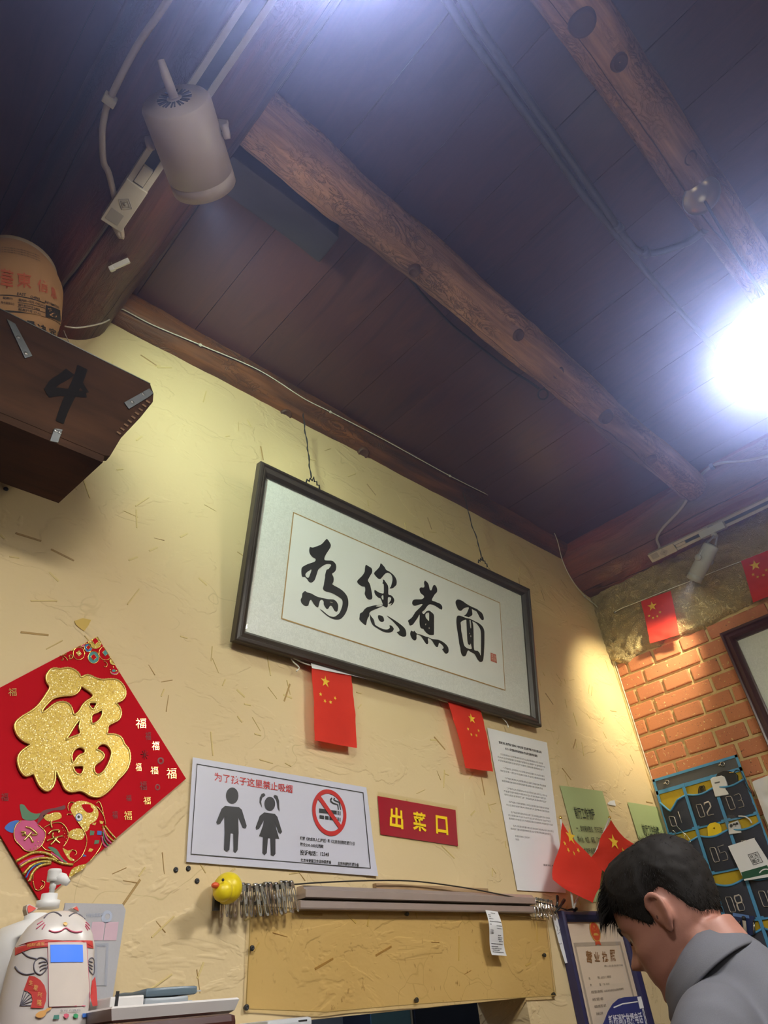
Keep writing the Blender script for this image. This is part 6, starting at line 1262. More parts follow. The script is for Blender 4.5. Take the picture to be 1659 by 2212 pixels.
def cat_text(s, quad, mat, bold=0.0, h=0.002, nm='print'):
    me = text2d(s, bold, 1); x0, y0, x1, y1 = bbox2(me); tl, tr, br, bl = [Vector(cat_px(*z9(*q))) for q in quad]
    for v in me.vertices:
        s_, t_ = (v.co.x - x0) / (x1 - x0), (v.co.y - y0) / (y1 - y0); q = (bl * (1 - s_) + br * s_) * (1 - t_) + (tl * (1 - s_) + tr * s_) * t_; v.co = cat_pt(q.x, q.y, h)
    return link(nm, me, mat, cat)
for ch, q in (('生', ((420, 1580), (480, 1590), (470, 1660), (410, 1645))), ('意', ((490, 1640), (555, 1660), (535, 1740), (475, 1715))), ('兴', ((545, 1745), (610, 1760), (600, 1835), (535, 1815))), ('隆', ((535, 1860), (605, 1865), (600, 1950), (530, 1945)))): cat_text(ch, q, GDC, 0.01)
cat_text('招财进宝', ((390, 1060), (640, 1028), (640, 1085), (385, 1110)), GDC, 0.01); cat_text('支付 付款码', ((860, 2005), (1155, 1998), (1155, 2030), (860, 2040)), CGREY, 0.0)
for m_, q in ((plain('card_logo_green', (0.06, 0.22, 0.18), 0.5), [(775, 2085), (850, 2080), (850, 2140), (760, 2145)]), (plain('red_logo', (0.62, 0.10, 0.16), 0.5), [(915, 2075), (950, 2060), (990, 2075), (985, 2110), (950, 2135), (920, 2110)]), (plain('green_logo', (0.04, 0.30, 0.12), 0.5), [(1055, 2075), (1090, 2060), (1125, 2080), (1120, 2120), (1085, 2130), (1055, 2110)]), (plain('blue_logo', (0.05, 0.16, 0.55), 0.5), [(1185, 2062), (1250, 2058), (1255, 2115), (1185, 2120)])): cat_patch('pay_logo', q, m_, 0.002, sm=0)
cat_patch('fish_charm', [(510, 2080), (570, 2030), (640, 2015), (680, 1985), (740, 1975), (720, 2010), (670, 2040), (650, 2085), (600, 2120), (540, 2120)], GDC, 0.002)
for pts in ([(395, 640), (375, 560), (385, 500), (420, 482), (550, 545), (480, 600)], [(1030, 545), (1100, 508), (1130, 560), (1140, 600)]):
    q3 = [on_y(*z9(*p), CY + 0.028) for p in pts]; ear = link('ear', slab(q3, 0.012, (0, 1, 0)), CATW, cat)
    c3 = sum(q3, Vector()) / len(q3); link('inner_ear', slab([c3.lerp(p, 0.72) + Vector((0, -0.0012, 0)) for p in q3], 0.001, (0, 1, 0)), plain('cat_ear_coral', (0.75, 0.10, 0.08), 0.45), ear)
# soap bottle with pump behind the cat
PB = Vector((on_y(104, 1950, 1.075).x, 1.075, CTZ)); bz_ = on_y(105, 1975, 1.075).z - CTZ
bt = thing('pump_bottle', 'white pump bottle standing behind the lucky cat', 'bottle', PB)
k_ = bz_
neckr = (on_y(128, 1945, 1.075).x - on_y(80, 1945, 1.075).x) / 2
link('bottle_body', lathe([(0.050, 0), (0.055, 0.006), (0.056, k_ * 0.55), (0.052, k_ * 0.75), (0.040, k_ * 0.88), (neckr, k_ * 0.95), (neckr, k_)], Matrix.Translation(PB) @ Matrix.Translation((-0.012, 0, 0)), 40), WHITEPL, bt)
zc1, zc2, zc3, zp0, zp1 = [on_y(105, y, 1.075).z for y in (1962, 1946, 1931, 1904, 1876)]
link('collar', lathe([(neckr, 0), (neckr * 1.02, zc2 - zc1), (neckr * 0.72, zc2 - zc1 + 0.001), (neckr * 0.70, zc3 - zc1), (neckr * 0.3, zc3 - zc1 + 0.001)], Matrix.Translation((PB.x, PB.y, zc1)), 32), WHITEPL, bt)
link('pump_stem', lathe([(neckr * 0.24, 0), (neckr * 0.24, (zp0 - zc3) * 0.45), (neckr * 0.30, (zp0 - zc3) * 0.47), (neckr * 0.30, (zp0 - zc3) * 1.05)], Matrix.Translation((PB.x + 0.002, PB.y, zc3)), 20), WHITEPL, bt)
hw = neckr * 0.60
link('pump_head', lathe([(hw * 0.9, 0), (hw * 0.95, 0.003), (hw * 1.02, (zp1 - zp0) * 0.75), (hw * 1.05, (zp1 - zp0) * 0.8), (hw * 0.9, (zp1 - zp0) * 0.96), (0.0005, zp1 - zp0)], Matrix.Translation((PB.x + 0.001, PB.y, zp0)), 28), WHITEPL, bt)
link('spout', tube([(PB.x + hw * 0.5, PB.y, zp1 - 0.012), (PB.x + hw * 1.5, PB.y - 0.004, zp1 - 0.013), (PB.x + hw * 2.2, PB.y - 0.008, zp1 - 0.019)], [0.009, 0.007, 0.004], 12), WHITEPL, bt)
# translucent stand-up sign behind, print showing through in reverse
AS = Plane((0, 1.16, EYE.z), (1, 0, 0), (0, 0, 1)); aq = [(140, 1948), (271, 1957), (258, 2190), (140, 2190)]
ac = thing('stand_sign', 'pale translucent stand-up payment sign behind the lucky cat, print reversed', 'sign', AS.W(200, 2190))
lp = px_loop(AS, aq); a0, b0, a1, b1 = lp[0][0], CTZ - EYE.z, lp[1][0], (lp[0][1] + lp[1][1]) / 2
link('panel', uv_shape(AS, [[(a0, b0), (a1 - 0.004, b0), (a1, b1 - 0.008), (a1 - 0.006, b1), (a0, b1)]], 0.0, 0.003), translucent('sign_milky', (0.62, 0.62, 0.66), 0.35, 0.35), ac)
PALE = plain('faint_blue_print', (0.40, 0.44, 0.55), 0.6); PPALE = plain('faint_pink_print', (0.58, 0.40, 0.47), 0.6)
zs = lambda x, y: (x * .33755, 1840 + y * .33755)
me = text2d('中国建设银行', 0.01, 1); x0, y0, x1, y1 = bbox2(me)
for v in me.vertices: v.co.x = x0 + x1 - v.co.x
tl, tr, br, bl = [Vector(AS.hit(*zs(*q))) for q in ((545, 397), (652, 393), (652, 418), (545, 422))]
for v in me.vertices:
    s_, t_ = (v.co.x - x0) / (x1 - x0), (v.co.y - y0) / (y1 - y0); q = (bl * (1 - s_) + br * s_) * (1 - t_) + (tl * (1 - s_) + tr * s_) * t_; v.co = AS.P(q.x, q.y, 0.0036)
link('reversed_name', me, PALE, ac)
cc_ = AS.hit(*zs(677, 417)); link('round_logo', uv_shape(AS, [circle2d(cc_[0], cc_[1], 0.0085), circle2d(cc_[0] + 0.001, cc_[1], 0.004)], 0.0036), PALE, ac)
for x, y in ((617, 510), (705, 510)): c2_ = AS.hit(*zs(x, y)); link('pink_icon', uv_shape(AS, [rect(c2_[0] - 0.010, c2_[1] - 0.012, c2_[0] + 0.010, c2_[1] + 0.012)], 0.0036), PPALE, ac)
for k in range(3): link('code_border', px_shape(AS, [[zs(600 + 6 * k, 590 + 8 * k), zs(688 - 6 * k, 588 + 8 * k), zs(676 - 6 * k, 860), zs(600 + 6 * k, 860)], [zs(602 + 6 * k, 593 + 8 * k), zs(685.5 - 6 * k, 591 + 8 * k), zs(674 - 6 * k, 858), zs(602 + 6 * k, 858)]], h=0.0036), PALE, ac)
# tray with wrapped napkins and a box on the counter
ty = 1.0
tx0, tx1 = on_y(216, 2180, 0.93).x, on_y(490, 2158, 0.93).x; tz1 = on_y(480, 2160, 0.93).z
ty0, ty1 = 0.90, 1.10
tray = thing('serving_tray', 'white plastic tray on the counter beside the lucky cat', 'tray', ((tx0 + tx1) / 2, ty, CTZ))
def tray_me():
    vs_, fs_ = [], []; lvls = [(0, 0.010, 1), (0.003, 0.004, 1), (tz1 - CTZ - 0.002, 0.0, 1), (tz1 - CTZ, 0.002, 1), (tz1 - CTZ - 0.001, 0.006, 1), (0.006, 0.018, 1), (0.004, 0.022, 1)]
    for z, ins, _ in lvls:
        for a, b in ((tx0 + ins, ty0 + ins), (tx1 - ins, ty0 + ins), (tx1 - ins, ty1 - ins), (tx0 + ins, ty1 - ins)): vs_.append((a, b, CTZ + 0.0004 + z))
    for i in range(len(lvls) - 1):
        for k in range(4): k2 = (k + 1) % 4; fs_.append((i * 4 + k, i * 4 + k2, (i + 1) * 4 + k2, (i + 1) * 4 + k))
    fs_.append((3, 2, 1, 0)); fs_.append(tuple(range(len(lvls) * 4 - 4, len(lvls) * 4))); return pydata(vs_, fs_)
link('tray_body', tray_me(), plain('grey_white_melamine', (0.58, 0.55, 0.54), 0.35), tray)
tzt = CTZ + 0.0046
bx = thing('napkin_box', 'small white card box lying in the tray', 'box', (tx0 + 0.055, 1.0, tzt)); b0_ = on_y(228, 2150, 0.96); b1_ = on_y(300, 2150, 0.96)
link('carton', box((b0_.x, 0.945, tzt), (b1_.x, 1.04, on_y(260, 2152, 0.945).z), 0.002), plain('white_carton', (0.60, 0.58, 0.57), 0.5), bx); link('slot', box((b0_.x + 0.006, 0.9445, tzt + 0.012), (b0_.x + 0.010, 0.9455, tzt + 0.028), 0), BLACKP, bx)
zk = on_y(360, 2150, 0.96).z
pkt = [(0.0, 0.10, (0.05, 0.16, 0.10), 'green'), (0.010, 0.06, (0.30, 0.33, 0.36), 'grey'), (0.020, 0.03, (0.10, 0.14, 0.17), 'dark')]
for i, (dz, dx, c, nm) in enumerate(pkt):
    o = thing('wrapped_packet', {'green': 'green flat packet under the others in the tray', 'grey': 'grey film-wrapped packet in the tray', 'dark': 'dark flat packet on top of the pile in the tray'}[nm], 'packet', (b1_.x + 0.08, 0.99, tzt + dz))
    x0, x1 = b1_.x + 0.004, tx1 - 0.02 - dx * 0.4
    bm = bmesh.new(); add_box(bm, (x0, 0.95, tzt + dz + 0.0002), (x1, 1.04, tzt + dz + 0.0095), 0.003); bmesh.ops.subdivide_edges(bm, edges=bm.edges, cuts=3, use_grid_fill=True)
    for v in bm.verts: v.co.z += 0.0016 * noise.noise(v.co * 60) * (1 if v.co.z > tzt + dz + 0.005 else 0)
    link('wrapper', from_bm(bm, True), plain('packet_' + nm, c, 0.25), o); link('sealed_end', box((x1 - 0.002, 0.955, tzt + dz + 0.003), (x1 + 0.008, 1.035, tzt + dz + 0.0045), 0), plain('packet_film', (0.45, 0.46, 0.46), 0.15), o)
# ------------------------------------------------------------------ things seen in the hatch
sw = thing('hatch_box', 'pale grey plastic box corner showing under the plastic sheet', 'box', WALL.W(610, 2212, 0.05))
q0 = on_y(563, 2206, 1.18); q1 = on_y(660, 2206, 1.18)
link('housing', box((q0.x, 1.16, q0.z - 0.16), (q1.x, 1.259, q0.z), 0.006), plain('pale_grey_plastic', (0.55, 0.57, 0.60), 0.35), sw); link('slot', box((q1.x - 0.03, 1.1592, q0.z - 0.006), (q1.x - 0.012, 1.1605, q0.z - 0.004)), BLACKP, sw)
cu_x0, cu_x1 = on_y(800, 2190, WY + 0.5).x, on_y(885, 2190, WY + 0.5).x
bl = thing('kitchen_screen', 'blue translucent kitchen screen seen through the hatch', 'screen', (0.5 * (cu_x0 + cu_x1), WY + 0.5, 1.0)); link('panel', box((cu_x0, WY + 0.498, 0.95), (cu_x1, WY + 0.502, 1.9)), plain('blue_acrylic', (0.06, 0.16, 0.30), 0.25), bl); link('panel_edge', box((cu_x1, WY + 0.495, 0.95), (cu_x1 + 0.006, WY + 0.505, 1.9)), plain('steel_edge', (0.4, 0.42, 0.45), 0.3, 0.7), bl)
cab0, cab1 = on_y(885, 2190, WY + 0.9).x, on_y(1068, 2190, WY + 0.9).x
cb2 = thing('kitchen_cabinet', 'dark navy cabinet standing inside the kitchen behind the hatch', 'cabinet', (0.5 * (cab0 + cab1), WY + 1.0, 0)); link('body', box((cab0, WY + 0.9, 0.001), (cab1, WY + 1.28, 1.85), 0.004), plain('navy_cabinet', (0.012, 0.016, 0.035), 0.4), cb2); link('door', box((cab0 + 0.02, WY + 0.893, 0.9), (cab1 - 0.02, WY + 0.9005, 1.8), 0.002), MATS['navy_cabinet'], cb2)
kl = thing('kitchen_fill_lamp', 'white tube lamp on the kitchen ceiling behind the hatch', 'lamp', (1.25, WY + 0.85, 2.50))  # unseen tube added to brighten the kitchen behind the hatch
link('tube', tube([(0.95, WY + 0.85, 2.49), (1.55, WY + 0.85, 2.49)], 0.014, 12), emissive('kitchen_fill_glow', (0.85, 0.92, 1.0), 150.0), kl); link('batten', box((0.92, WY + 0.82, 2.51), (1.58, WY + 0.88, 2.549), 0.003), WHITEPL, kl)
# ------------------------------------------------------------------ pocket organiser on the brick wall
OP = BRICK.lift(0.022); zo = lambda x, y: (1380 + x * .16818, 1600 + y * .16818)
OX = lambda a, b: a + 0.03 * (b - 0.636)
NAVYC = plain('dark_navy_cloth', (0.030, 0.031, 0.045), 0.75, var=0.15, scale=300, bump=0.1); CHAR = plain('charcoal_cloth', (0.085, 0.085, 0.085), 0.7, var=0.1, scale=300); MUST = plain('mustard_lining', (0.50, 0.33, 0.015), 0.7, var=0.1, scale=60); SKYB = plain('sky_blue_binding', (0.075, 0.28, 0.50), 0.55, var=0.1); NUMW = plain('pale_number_print', (0.55, 0.48, 0.42), 0.6)
og = thing('pocket_organiser', 'hanging cloth organiser with numbered navy pockets and blue binding on the bricks', 'organiser', OP.P(-1.07, -0.06))
A0, A3, B0, BH = -1.238, -0.899, 0.637, 0.594; CW = (A3 - A0) / 3; ROWS = [(0.553, 0.443), (0.413, 0.297), (0.262, 0.148), (0.118, 0.004)]; BB = -0.02
def oq(a, b, h=0.0): return OP.P(OX(a, b), b, h)
def opatch(name, a0, b0, a1, b1, h, mat, th=0.002, par=None):
    return link(name, slab([oq(a0, b0, h), oq(a1, b0, h), oq(a1, b1, h), oq(a0, b1, h)], th, OP.n), mat, par or og)
opatch('lining', A0, BB, A3, B0, 0.0, MUST); opatch('header_panel', A0 + 0.008, BH, A3 - 0.008, B0 - 0.008, 0.0022, CHAR)
for nm, q in (('binding', (A0, B0 - 0.009, A3, B0)), ('binding', (A0, BB, A0 + 0.009, B0)), ('binding', (A3 - 0.009, BB, A3, B0)), ('binding', (A0, BH - 0.013, A3, BH))): opatch(nm, *q, 0.0045, SKYB)
for k in (1, 2): opatch('binding', A0 + CW * k - 0.0055, BB, A0 + CW * k + 0.0055, BH, 0.008, SKYB)
DIG = {'0': [[(.12, 0), (0, .1), (0, .9), (.12, 1), (.88, 1), (1, .9), (1, .1), (.88, 0), (.12, 0)]], '1': [[(.2, .78), (.5, 1), (.5, 0)]], '2': [[(0, .85), (.12, 1), (.88, 1), (1, .88), (1, .6), (.05, .25), (0, 0), (1, 0)]], '3': [[(0, 1), (.88, 1), (1, .88), (1, .6), (.85, .52), (.3, .52)], [(.85, .52), (1, .42), (1, .12), (.88, 0), (0, 0)]], '4': [[(.1, 1), (0, .35), (1, .35)], [(.75, .75), (.75, 0)]], '5': [[(1, 1), (0, 1), (0, .55), (.88, .55), (1, .45), (1, .12), (.88, 0), (0, 0)]], '6': [[(.9, 1), (.12, 1), (0, .88), (0, .12), (.12, 0), (.88, 0), (1, .12), (1, .42), (.88, .52), (0, .52)]], '7': [[(0, 1), (1, 1), (.5, 0)]], '8': [[(.12, 0), (0, .12), (0, .4), (.12, .52), (.88, .52), (1, .64), (1, .88), (.88, 1), (.12, 1), (0, .88), (0, .64), (.12, .52)], [(.88, .52), (1, .4), (1, .12), (.88, 0), (.12, 0)]], '9': [[(1, .48), (.12, .48), (0, .6), (0, .88), (.12, 1), (.88, 1), (1, .88), (1, .12), (.88, 0), (.1, 0)]]}
def pocket(col, row, num, sag=0.012, bulge=0.016, gape=0.0):
    a0, a1 = A0 + CW * col + 0.005, A0 + CW * (col + 1) - 0.005; bt, bb = ROWS[row]; N, K = 14, 12
    def pt(s, u, h=0.0):
        top = bt - sag * math.sin(PI * s) - (0.03 * max(0, 1 - abs(s - 0.35) / 0.35) if gape else 0)
        a = a0 + (a1 - a0) * s; b = bb + (top - bb) * u
        hh = 0.006 + bulge * math.sin(PI * s) ** 0.7 * (0.35 + 0.65 * u) * (1 - 0.25 * u * u) + 0.002 * noise.noise(Vector((s * 4 + col * 7, u * 4 + row * 5, 1)))
        return oq(a, b, hh + h)
    vs_ = [pt(i / N, j / K) for j in range(K + 1) for i in range(N + 1)]; fs_ = [(j * (N + 1) + i, j * (N + 1) + i + 1, (j + 1) * (N + 1) + i + 1, (j + 1) * (N + 1) + i) for j in range(K) for i in range(N)]
    vs2 = vs_ + [oq(a0, bb, 0.004), oq(a1, bb, 0.004)]
    p = link('pocket', pydata(vs_, fs_, True), NAVYC, og)
    link('pocket_binding', tube([pt(i / N, 1.0, 0.001) for i in range(N + 1)], 0.0042, 8, flat=0.8), SKYB, p)
    opatch('pocket_seam', A0 + CW * col + 0.003, bb - 0.006, A0 + CW * (col + 1) - 0.003, bb + 0.004, 0.0065, SKYB, 0.002, p)
    for k, ch in enumerate(num):
        mes = []
        for l in DIG[ch]:
            pl_ = [pt(0.22 + 0.30 * k + 0.20 * x, 0.26 + 0.42 * y, 0.0018) for x, y in l]; mes.append(tube(pl_, 0.0026, 6, flat=0.35) if l[0] != l[-1] else tube(pl_[:-1], 0.0026, 6, True, flat=0.35))
        link('number_digit', join_me(mes), NUMW, p)
    return p
nums = ['01', '02', '03', '04', '05', '06', '07', '08', '09', '10', '11', '12']
for r in range(4):
    for c in range(3): pocket(c, r, nums[r * 3 + c], gape=1.0 if (c, r) in ((0, 0), (0, 1)) else 0.0)
for x, y in ((370, 535), (1080, 300)):
    c = OP.W(*zo(x, y), 0.008); link('hook_ring', tube([c + OP.u * 0.007 * math.cos(a) + OP.v * 0.007 * math.sin(a) + OP.n * 0.003 for a in [2 * PI * k / 16 for k in range(16)]], 0.0014, 6, True), STEEL, og); link('hook_screw', tube([c - OP.u * 0.016, c - OP.u * 0.004], 0.0028, 8), STEEL, og)
# pocket contents: each its own thing
def card(name, label, cat, px, h, th, mat, bev=0.002):
    q = [zo(*p) for p in px]; me = px_shape(OP, [q], h=h, thick=th, bevel=bev); return tag(link(name, me, mat, base=center_base(me)), label, cat)
rm = thing('remote_control', 'white remote control sticking out of pocket three', 'remote', OP.W(*zo(1045, 650), 0.012))
link('remote_body', px_shape(OP, [[zo(*p) for p in ((950, 505), (975, 485), (1085, 462), (1115, 475), (1145, 545), (1175, 690), (1010, 720))]], h=0.007, thick=0.010, bevel=0.002), WHITEPL, rm); link('remote_print', px_shape(OP, [[zo(*p) for p in ((1000, 545), (1065, 530), (1070, 545), (1004, 560))]], h=0.0178), GREYT, rm)
pu = thing('black_pouch', 'black zipped pouch with a wrist strap behind the white remote', 'pouch', OP.W(*zo(1150, 560), 0.008))
me = px_shape(OP, [[zo(*p) for p in ((1000, 480), (1030, 430), (1100, 400), (1170, 400), (1240, 420), (1275, 450), (1280, 500), (1290, 640), (1050, 660))]], h=0.003, thick=0.008, bevel=0.002); link('pouch_body', me, BLACKP, pu)
link('zip_pull', tube([OP.W(*zo(x, y), 0.012) for x, y in ((1160, 410), (1190, 412), (1225, 402))], 0.0015, 6), GOLD, pu); link('wrist_strap', tube(catmull([OP.W(*zo(x, y), 0.012) for x, y in ((1225, 395), (1265, 375), (1310, 400), (1350, 470), (1390, 560), (1445, 650), (1430, 655), (1370, 570), (1320, 480))], 5), 0.0012, 5), BLACKMETAL, pu)
me = join_me([tube(catmull([OP.W(*zo(765 + 18 * k, 690 - 5 * k), 0.012), OP.W(*zo(770 + 20 * k, 620 - 6 * k), 0.016 - 0.002 * k), OP.W(*zo(790 + 20 * k, 585 - 4 * k), 0.014), OP.W(*zo(812 + 18 * k, 620 - 6 * k), 0.012), OP.W(*zo(812 + 18 * k, 690 - 5 * k), 0.012)], 5), 0.0017, 6) for k in range(3)])
cl = thing('cable_coil', 'small coil of black cable peeking out of pocket two', 'cable', center_base(me)); link('cable_loops', me, BLACKMETAL, cl); cl2 = link('cable_bundle', tube([OP.W(*zo(775, 680), 0.012), OP.W(*zo(860, 660), 0.012)], 0.005, 8), BLACKMETAL, cl)
gl = thing('eyeglasses', 'wire-rimmed glasses hanging from pocket four', 'glasses', OP.W(*zo(540, 1340), 0.022))
for cx0, cy0 in ((540, 1285), (470, 1300)): link('lens_rim', tube([OP.P(*OP.hit(*zo(cx0 + 68 * math.cos(a), cy0 + 62 * math.sin(a))), 0.024 + (0.006 if cx0 < 500 else 0)) for a in [2 * PI * k / 24 for k in range(24)]], 0.0009, 5, True), STEEL, gl)
for l in ([(600, 1250), (560, 1170), (500, 1110), (490, 1095)], [(480, 1200), (450, 1160), (430, 1150)], [(560, 1170), (630, 1230), (670, 1310)]): link('temple_arm', tube(catmull([OP.W(*zo(*p), 0.026) for p in l], 4), 0.0011, 5), STEEL, gl)
link('lens', px_shape(OP, [ell(*zo(540, 1285), 11, 10)], h=0.0242), clear('spectacle_lens', rough=0.02), gl)
yt_ = thing('yellow_tag', 'rounded yellow plastic tag with a hole in pocket five', 'tag', OP.W(*zo(990, 1190), 0.012)); link('tag_plate', px_shape(OP, [[zo(*p) for p in ((912, 1200), (905, 1110), (940, 1070), (1000, 1058), (1050, 1075), (1075, 1120), (1085, 1250), (920, 1280))], ell(*zo(988, 1130), 2.8, 2.8, 12)], h=0.008, thick=0.006, bevel=0.0015), plain('bright_yellow_plastic', (0.80, 0.55, 0.02), 0.35), yt_)
hp = thing('clear_bag', 'clear plastic bag with a white clicker in pocket six', 'bag', OP.W(*zo(1250, 1060), 0.014))
link('bag_film', px_shape(OP, [[zo(*p) for p in ((1110, 1000), (1180, 960), (1260, 965), (1340, 1050), (1350, 1130), (1150, 1150))]], h=0.022), clear('poly_bag', (0.9, 0.9, 0.9), 0.15, 0.6), hp); link('clicker', px_shape(OP, [[zo(*p) for p in ((1180, 1080), (1290, 1040), (1320, 1100), (1340, 1180), (1190, 1200))]], h=0.008, thick=0.010, bevel=0.002), WHITEPL, hp)
link('button', px_shape(OP, [ell(*zo(x, y), 3.2, 4) for x, y in ((1215, 1100), (1252, 1090), (1288, 1078))], h=0.0185), BLACKP, hp); link('white_band', tube(catmull([OP.W(*zo(x, y), 0.014) for x, y in ((1280, 970), (1360, 975), (1420, 1010), (1450, 1060))], 5), 0.0025, 6), WHITEPL, hp)
bk = thing('printed_booklet', 'white booklet with green foot standing in pocket nine', 'booklet', OP.W(*zo(1400, 1760), 0.03))
BP = OP.lift(0.03); link('cover', px_shape(BP, [[zo(*p) for p in ((1150, 1355), (1480, 1250), (1690, 1580), (1740, 1740), (1360, 1800))]], thick=0.003), WHITEP, bk); link('green_foot', px_shape(BP, [[zo(*p) for p in ((1320, 1692), (1650, 1598), (1720, 1700), (1345, 1780))]], h=0.0034), plain('booklet_green', (0.015, 0.09, 0.05), 0.45), bk)
sq4 = [(1402, 1465), (1530, 1425), (1602, 1560), (1475, 1602)]
def sub4(s0, t0, s1, t1): return sub([zo(*p) for p in sq4], s0, t0, s1, t1)
link('stamp_border', px_shape(BP, [sub4(0, 0, 1, 1), sub4(.05, .05, .95, .95)], h=0.0035), PRINT, bk); link('stamp_cross', px_shape(BP, [sub4(.49, .05, .52, .95)], h=0.0035), PRINT, bk); link('stamp_cross', px_shape(BP, [sub4(.05, .49, .95, .52)], h=0.0036), PRINT, bk)
for ch, s, t in (('环', .1, .1), ('东', .56, .1), ('甬', .1, .56), ('城', .56, .56)): link('stamp_character', text_px(BP, ch, sub4(s, t, s + .34, t + .34), 0.0037, 0.015), PRINT, bk)
link('white_arch', ribbon(BP, [(1555, 1700), (1590, 1665), (1640, 1650), (1690, 1660)], (0.0016, 0.0016), zo, 0.0042), WHITEP, bk)
zq5 = lambda x, y: (1380 + x * .16818, 1900 + y * .16818)
PP = OP.lift(0.02)
nc = thing('blue_folder', 'small dark blue folder in the pocket above the grey collar', 'folder', PP.W(*zq5(1300, 700))); link('cover', px_shape(PP, [[zq5(*p) for p in ((1210, 430), (1480, 470), (1500, 700), (1230, 760))]], thick=0.003), plain('folder_navy', (0.018, 0.03, 0.10), 0.4), nc); link('plastic_lip', px_shape(PP, [[zq5(*p) for p in ((1210, 425), (1420, 460), (1425, 500), (1215, 470))]], h=0.0034), plain('folder_lip_blue', (0.12, 0.22, 0.48), 0.25), nc)
def pen(label, a, b, r, body, capm, capf):
    A, B = PP.W(*zq5(*a), 0.012), PP.W(*zq5(*b), 0.012); t = thing('marker_pen', label, 'pen', B, 'pens in the organiser pocket'); C = A.lerp(B, capf)
    link('barrel', tube([C, B], r, 12), body, t); link('pen_cap', tube([A, A.lerp(C, 0.15), C], [r * 0.6, r * 1.05, r * 1.05], 12), capm, t)
pen('beige marker pen with a black cap in front of the blue folder', (1345, 470), (1375, 720), 0.0055, plain('pen_beige', (0.42, 0.36, 0.29), 0.4), BLACKP, 0.22); pen('thin dark pen beside the beige marker', (1290, 530), (1320, 720), 0.004, BLACKP, BLACKP, 0.3); pen('slim silver pen standing right of the beige marker', (1478, 520), (1480, 700), 0.003, STEEL, BLACKP, 0.15)
# ------------------------------------------------------------------ framed picture on the brick wall
BF = Plane(BRICK.P(-0.789 * 2.59 / 2.61, 0.47, 0.056), BRICK.u, BRICK.v); bfH = 1.068 * 2.59 / 2.61 - 0.47
bf = thing('brick_wall_frame', 'maroon-framed picture under glass on the brick wall at the right edge', 'picture', BF.P(0.5, 0, -0.03)); MRN = plain('maroon_lacquer', (0.060, 0.020, 0.024), 0.28, spec=0.6)
rails(bf, BF, 0, 0, 1.05, bfH, [(0, -0.03), (0, -0.006), (0.004, -0.001), (0.010, -0.003), (0.013, -0.006), (0.020, 0.001), (0.030, 0.002), (0.038, -0.004), (0.042, -0.012), (0.046, -0.014), (0.046, -0.03)], MRN)
link('brocade_mount', uv_shape(BF, [rect(0.045, 0.045, 1.005, bfH - 0.045)], -0.024), BROCADE, bf); link('picture_paper', uv_shape(BF, [rect(0.16, 0.12, 0.89, bfH - 0.10)], -0.0232), RICE, bf)
link('ruled_border', uv_shape(BF, [rect(0.16, 0.12, 0.89, bfH - 0.10), rect(0.162, 0.122, 0.888, bfH - 0.102)], -0.0226), PRINT, bf); link('glass_pane', uv_shape(BF, [rect(0.045, 0.045, 1.005, bfH - 0.045)], -0.0145), GLASS, bf)
# white plastic bag hanging at the right edge
WB = BRICK.lift(0.05); wb = thing('white_bag', 'crumpled white plastic bag hanging at the right edge beside the organiser', 'bag', WB.W(1690, 1810))
tl, tr, br, bl2 = [Vector(WB.hit(*p)) for p in ((1625, 1689), (1720, 1655), (1760, 1790), (1672, 1822))]; vs_, fs_ = [], []; N = 16
for j in range(N + 1):
    for i in range(N + 1):
        s, u = i / N, j / N; q = (tl * (1 - s) + tr * s) * (1 - u) + (bl2 * (1 - s) + br * s) * u; vs_.append(WB.P(q.x, q.y, 0.010 * noise.noise(Vector((s * 5, u * 5, 3))) + 0.012 * math.sin(PI * s)))
for j in range(N):
    for i in range(N): p = j * (N + 1) + i; fs_.append((p, p + N + 1, p + N + 2, p + 1))
link('bag_front', pydata(vs_, fs_, True), plain('white_film', (0.66, 0.66, 0.68), 0.35), wb); link('bag_back', slab([WB.P(tl.x, tl.y, -0.02), WB.P(tr.x, tr.y, -0.02), WB.P(br.x, br.y, -0.02), WB.P(bl2.x, bl2.y, -0.02)], 0.001, WB.n), MATS['white_film'], wb)
# grey-green cabinet in the corner below, with two things on top
cp = on_x(1394, 2117, 2.40); cp.y = min(cp.y, WY - 0.004); cq = on_x(1500, 2090, 2.40)
gc = thing('corner_cabinet', 'grey-green metal cabinet in the corner behind the bowed face', 'cabinet', (2.5, cp.y - 0.2, 0)); GGM = plain('grey_green_metal', (0.085, 0.105, 0.11), 0.4)
link('body', box((2.40, cp.y - 0.55, 0.001), (BX - 0.02, cp.y, cp.z), 0.004), GGM, gc); link('door', box((2.393, cp.y - 0.53, 0.05), (2.4005, cp.y - 0.045, cp.z - 0.02), 0.002), GGM, gc); link('handle', box((2.378, cp.y - 0.09, cp.z - 0.32), (2.3935, cp.y - 0.08, cp.z - 0.2), 0.002), DSTEEL, gc)
wc_ = thing('white_cup', 'small white cup on the corner cabinet behind the chin', 'cup', (2.44, cp.y - 0.055, cp.z)); link('cup_wall', lathe([(0.026, 0.001), (0.034, 0.05), (0.031, 0.05), (0.023, 0.006), (0.0005, 0.006)], Matrix.Translation((2.44, cp.y - 0.055, cp.z)), 24), WHITEPL, wc_); link('cup_rim', tube([(2.44 + 0.0325 * math.cos(a), cp.y - 0.055 + 0.0325 * math.sin(a), cp.z + 0.0505) for a in [2 * PI * k / 24 for k in range(24)]], 0.0016, 6, True), WHITEPL, wc_)
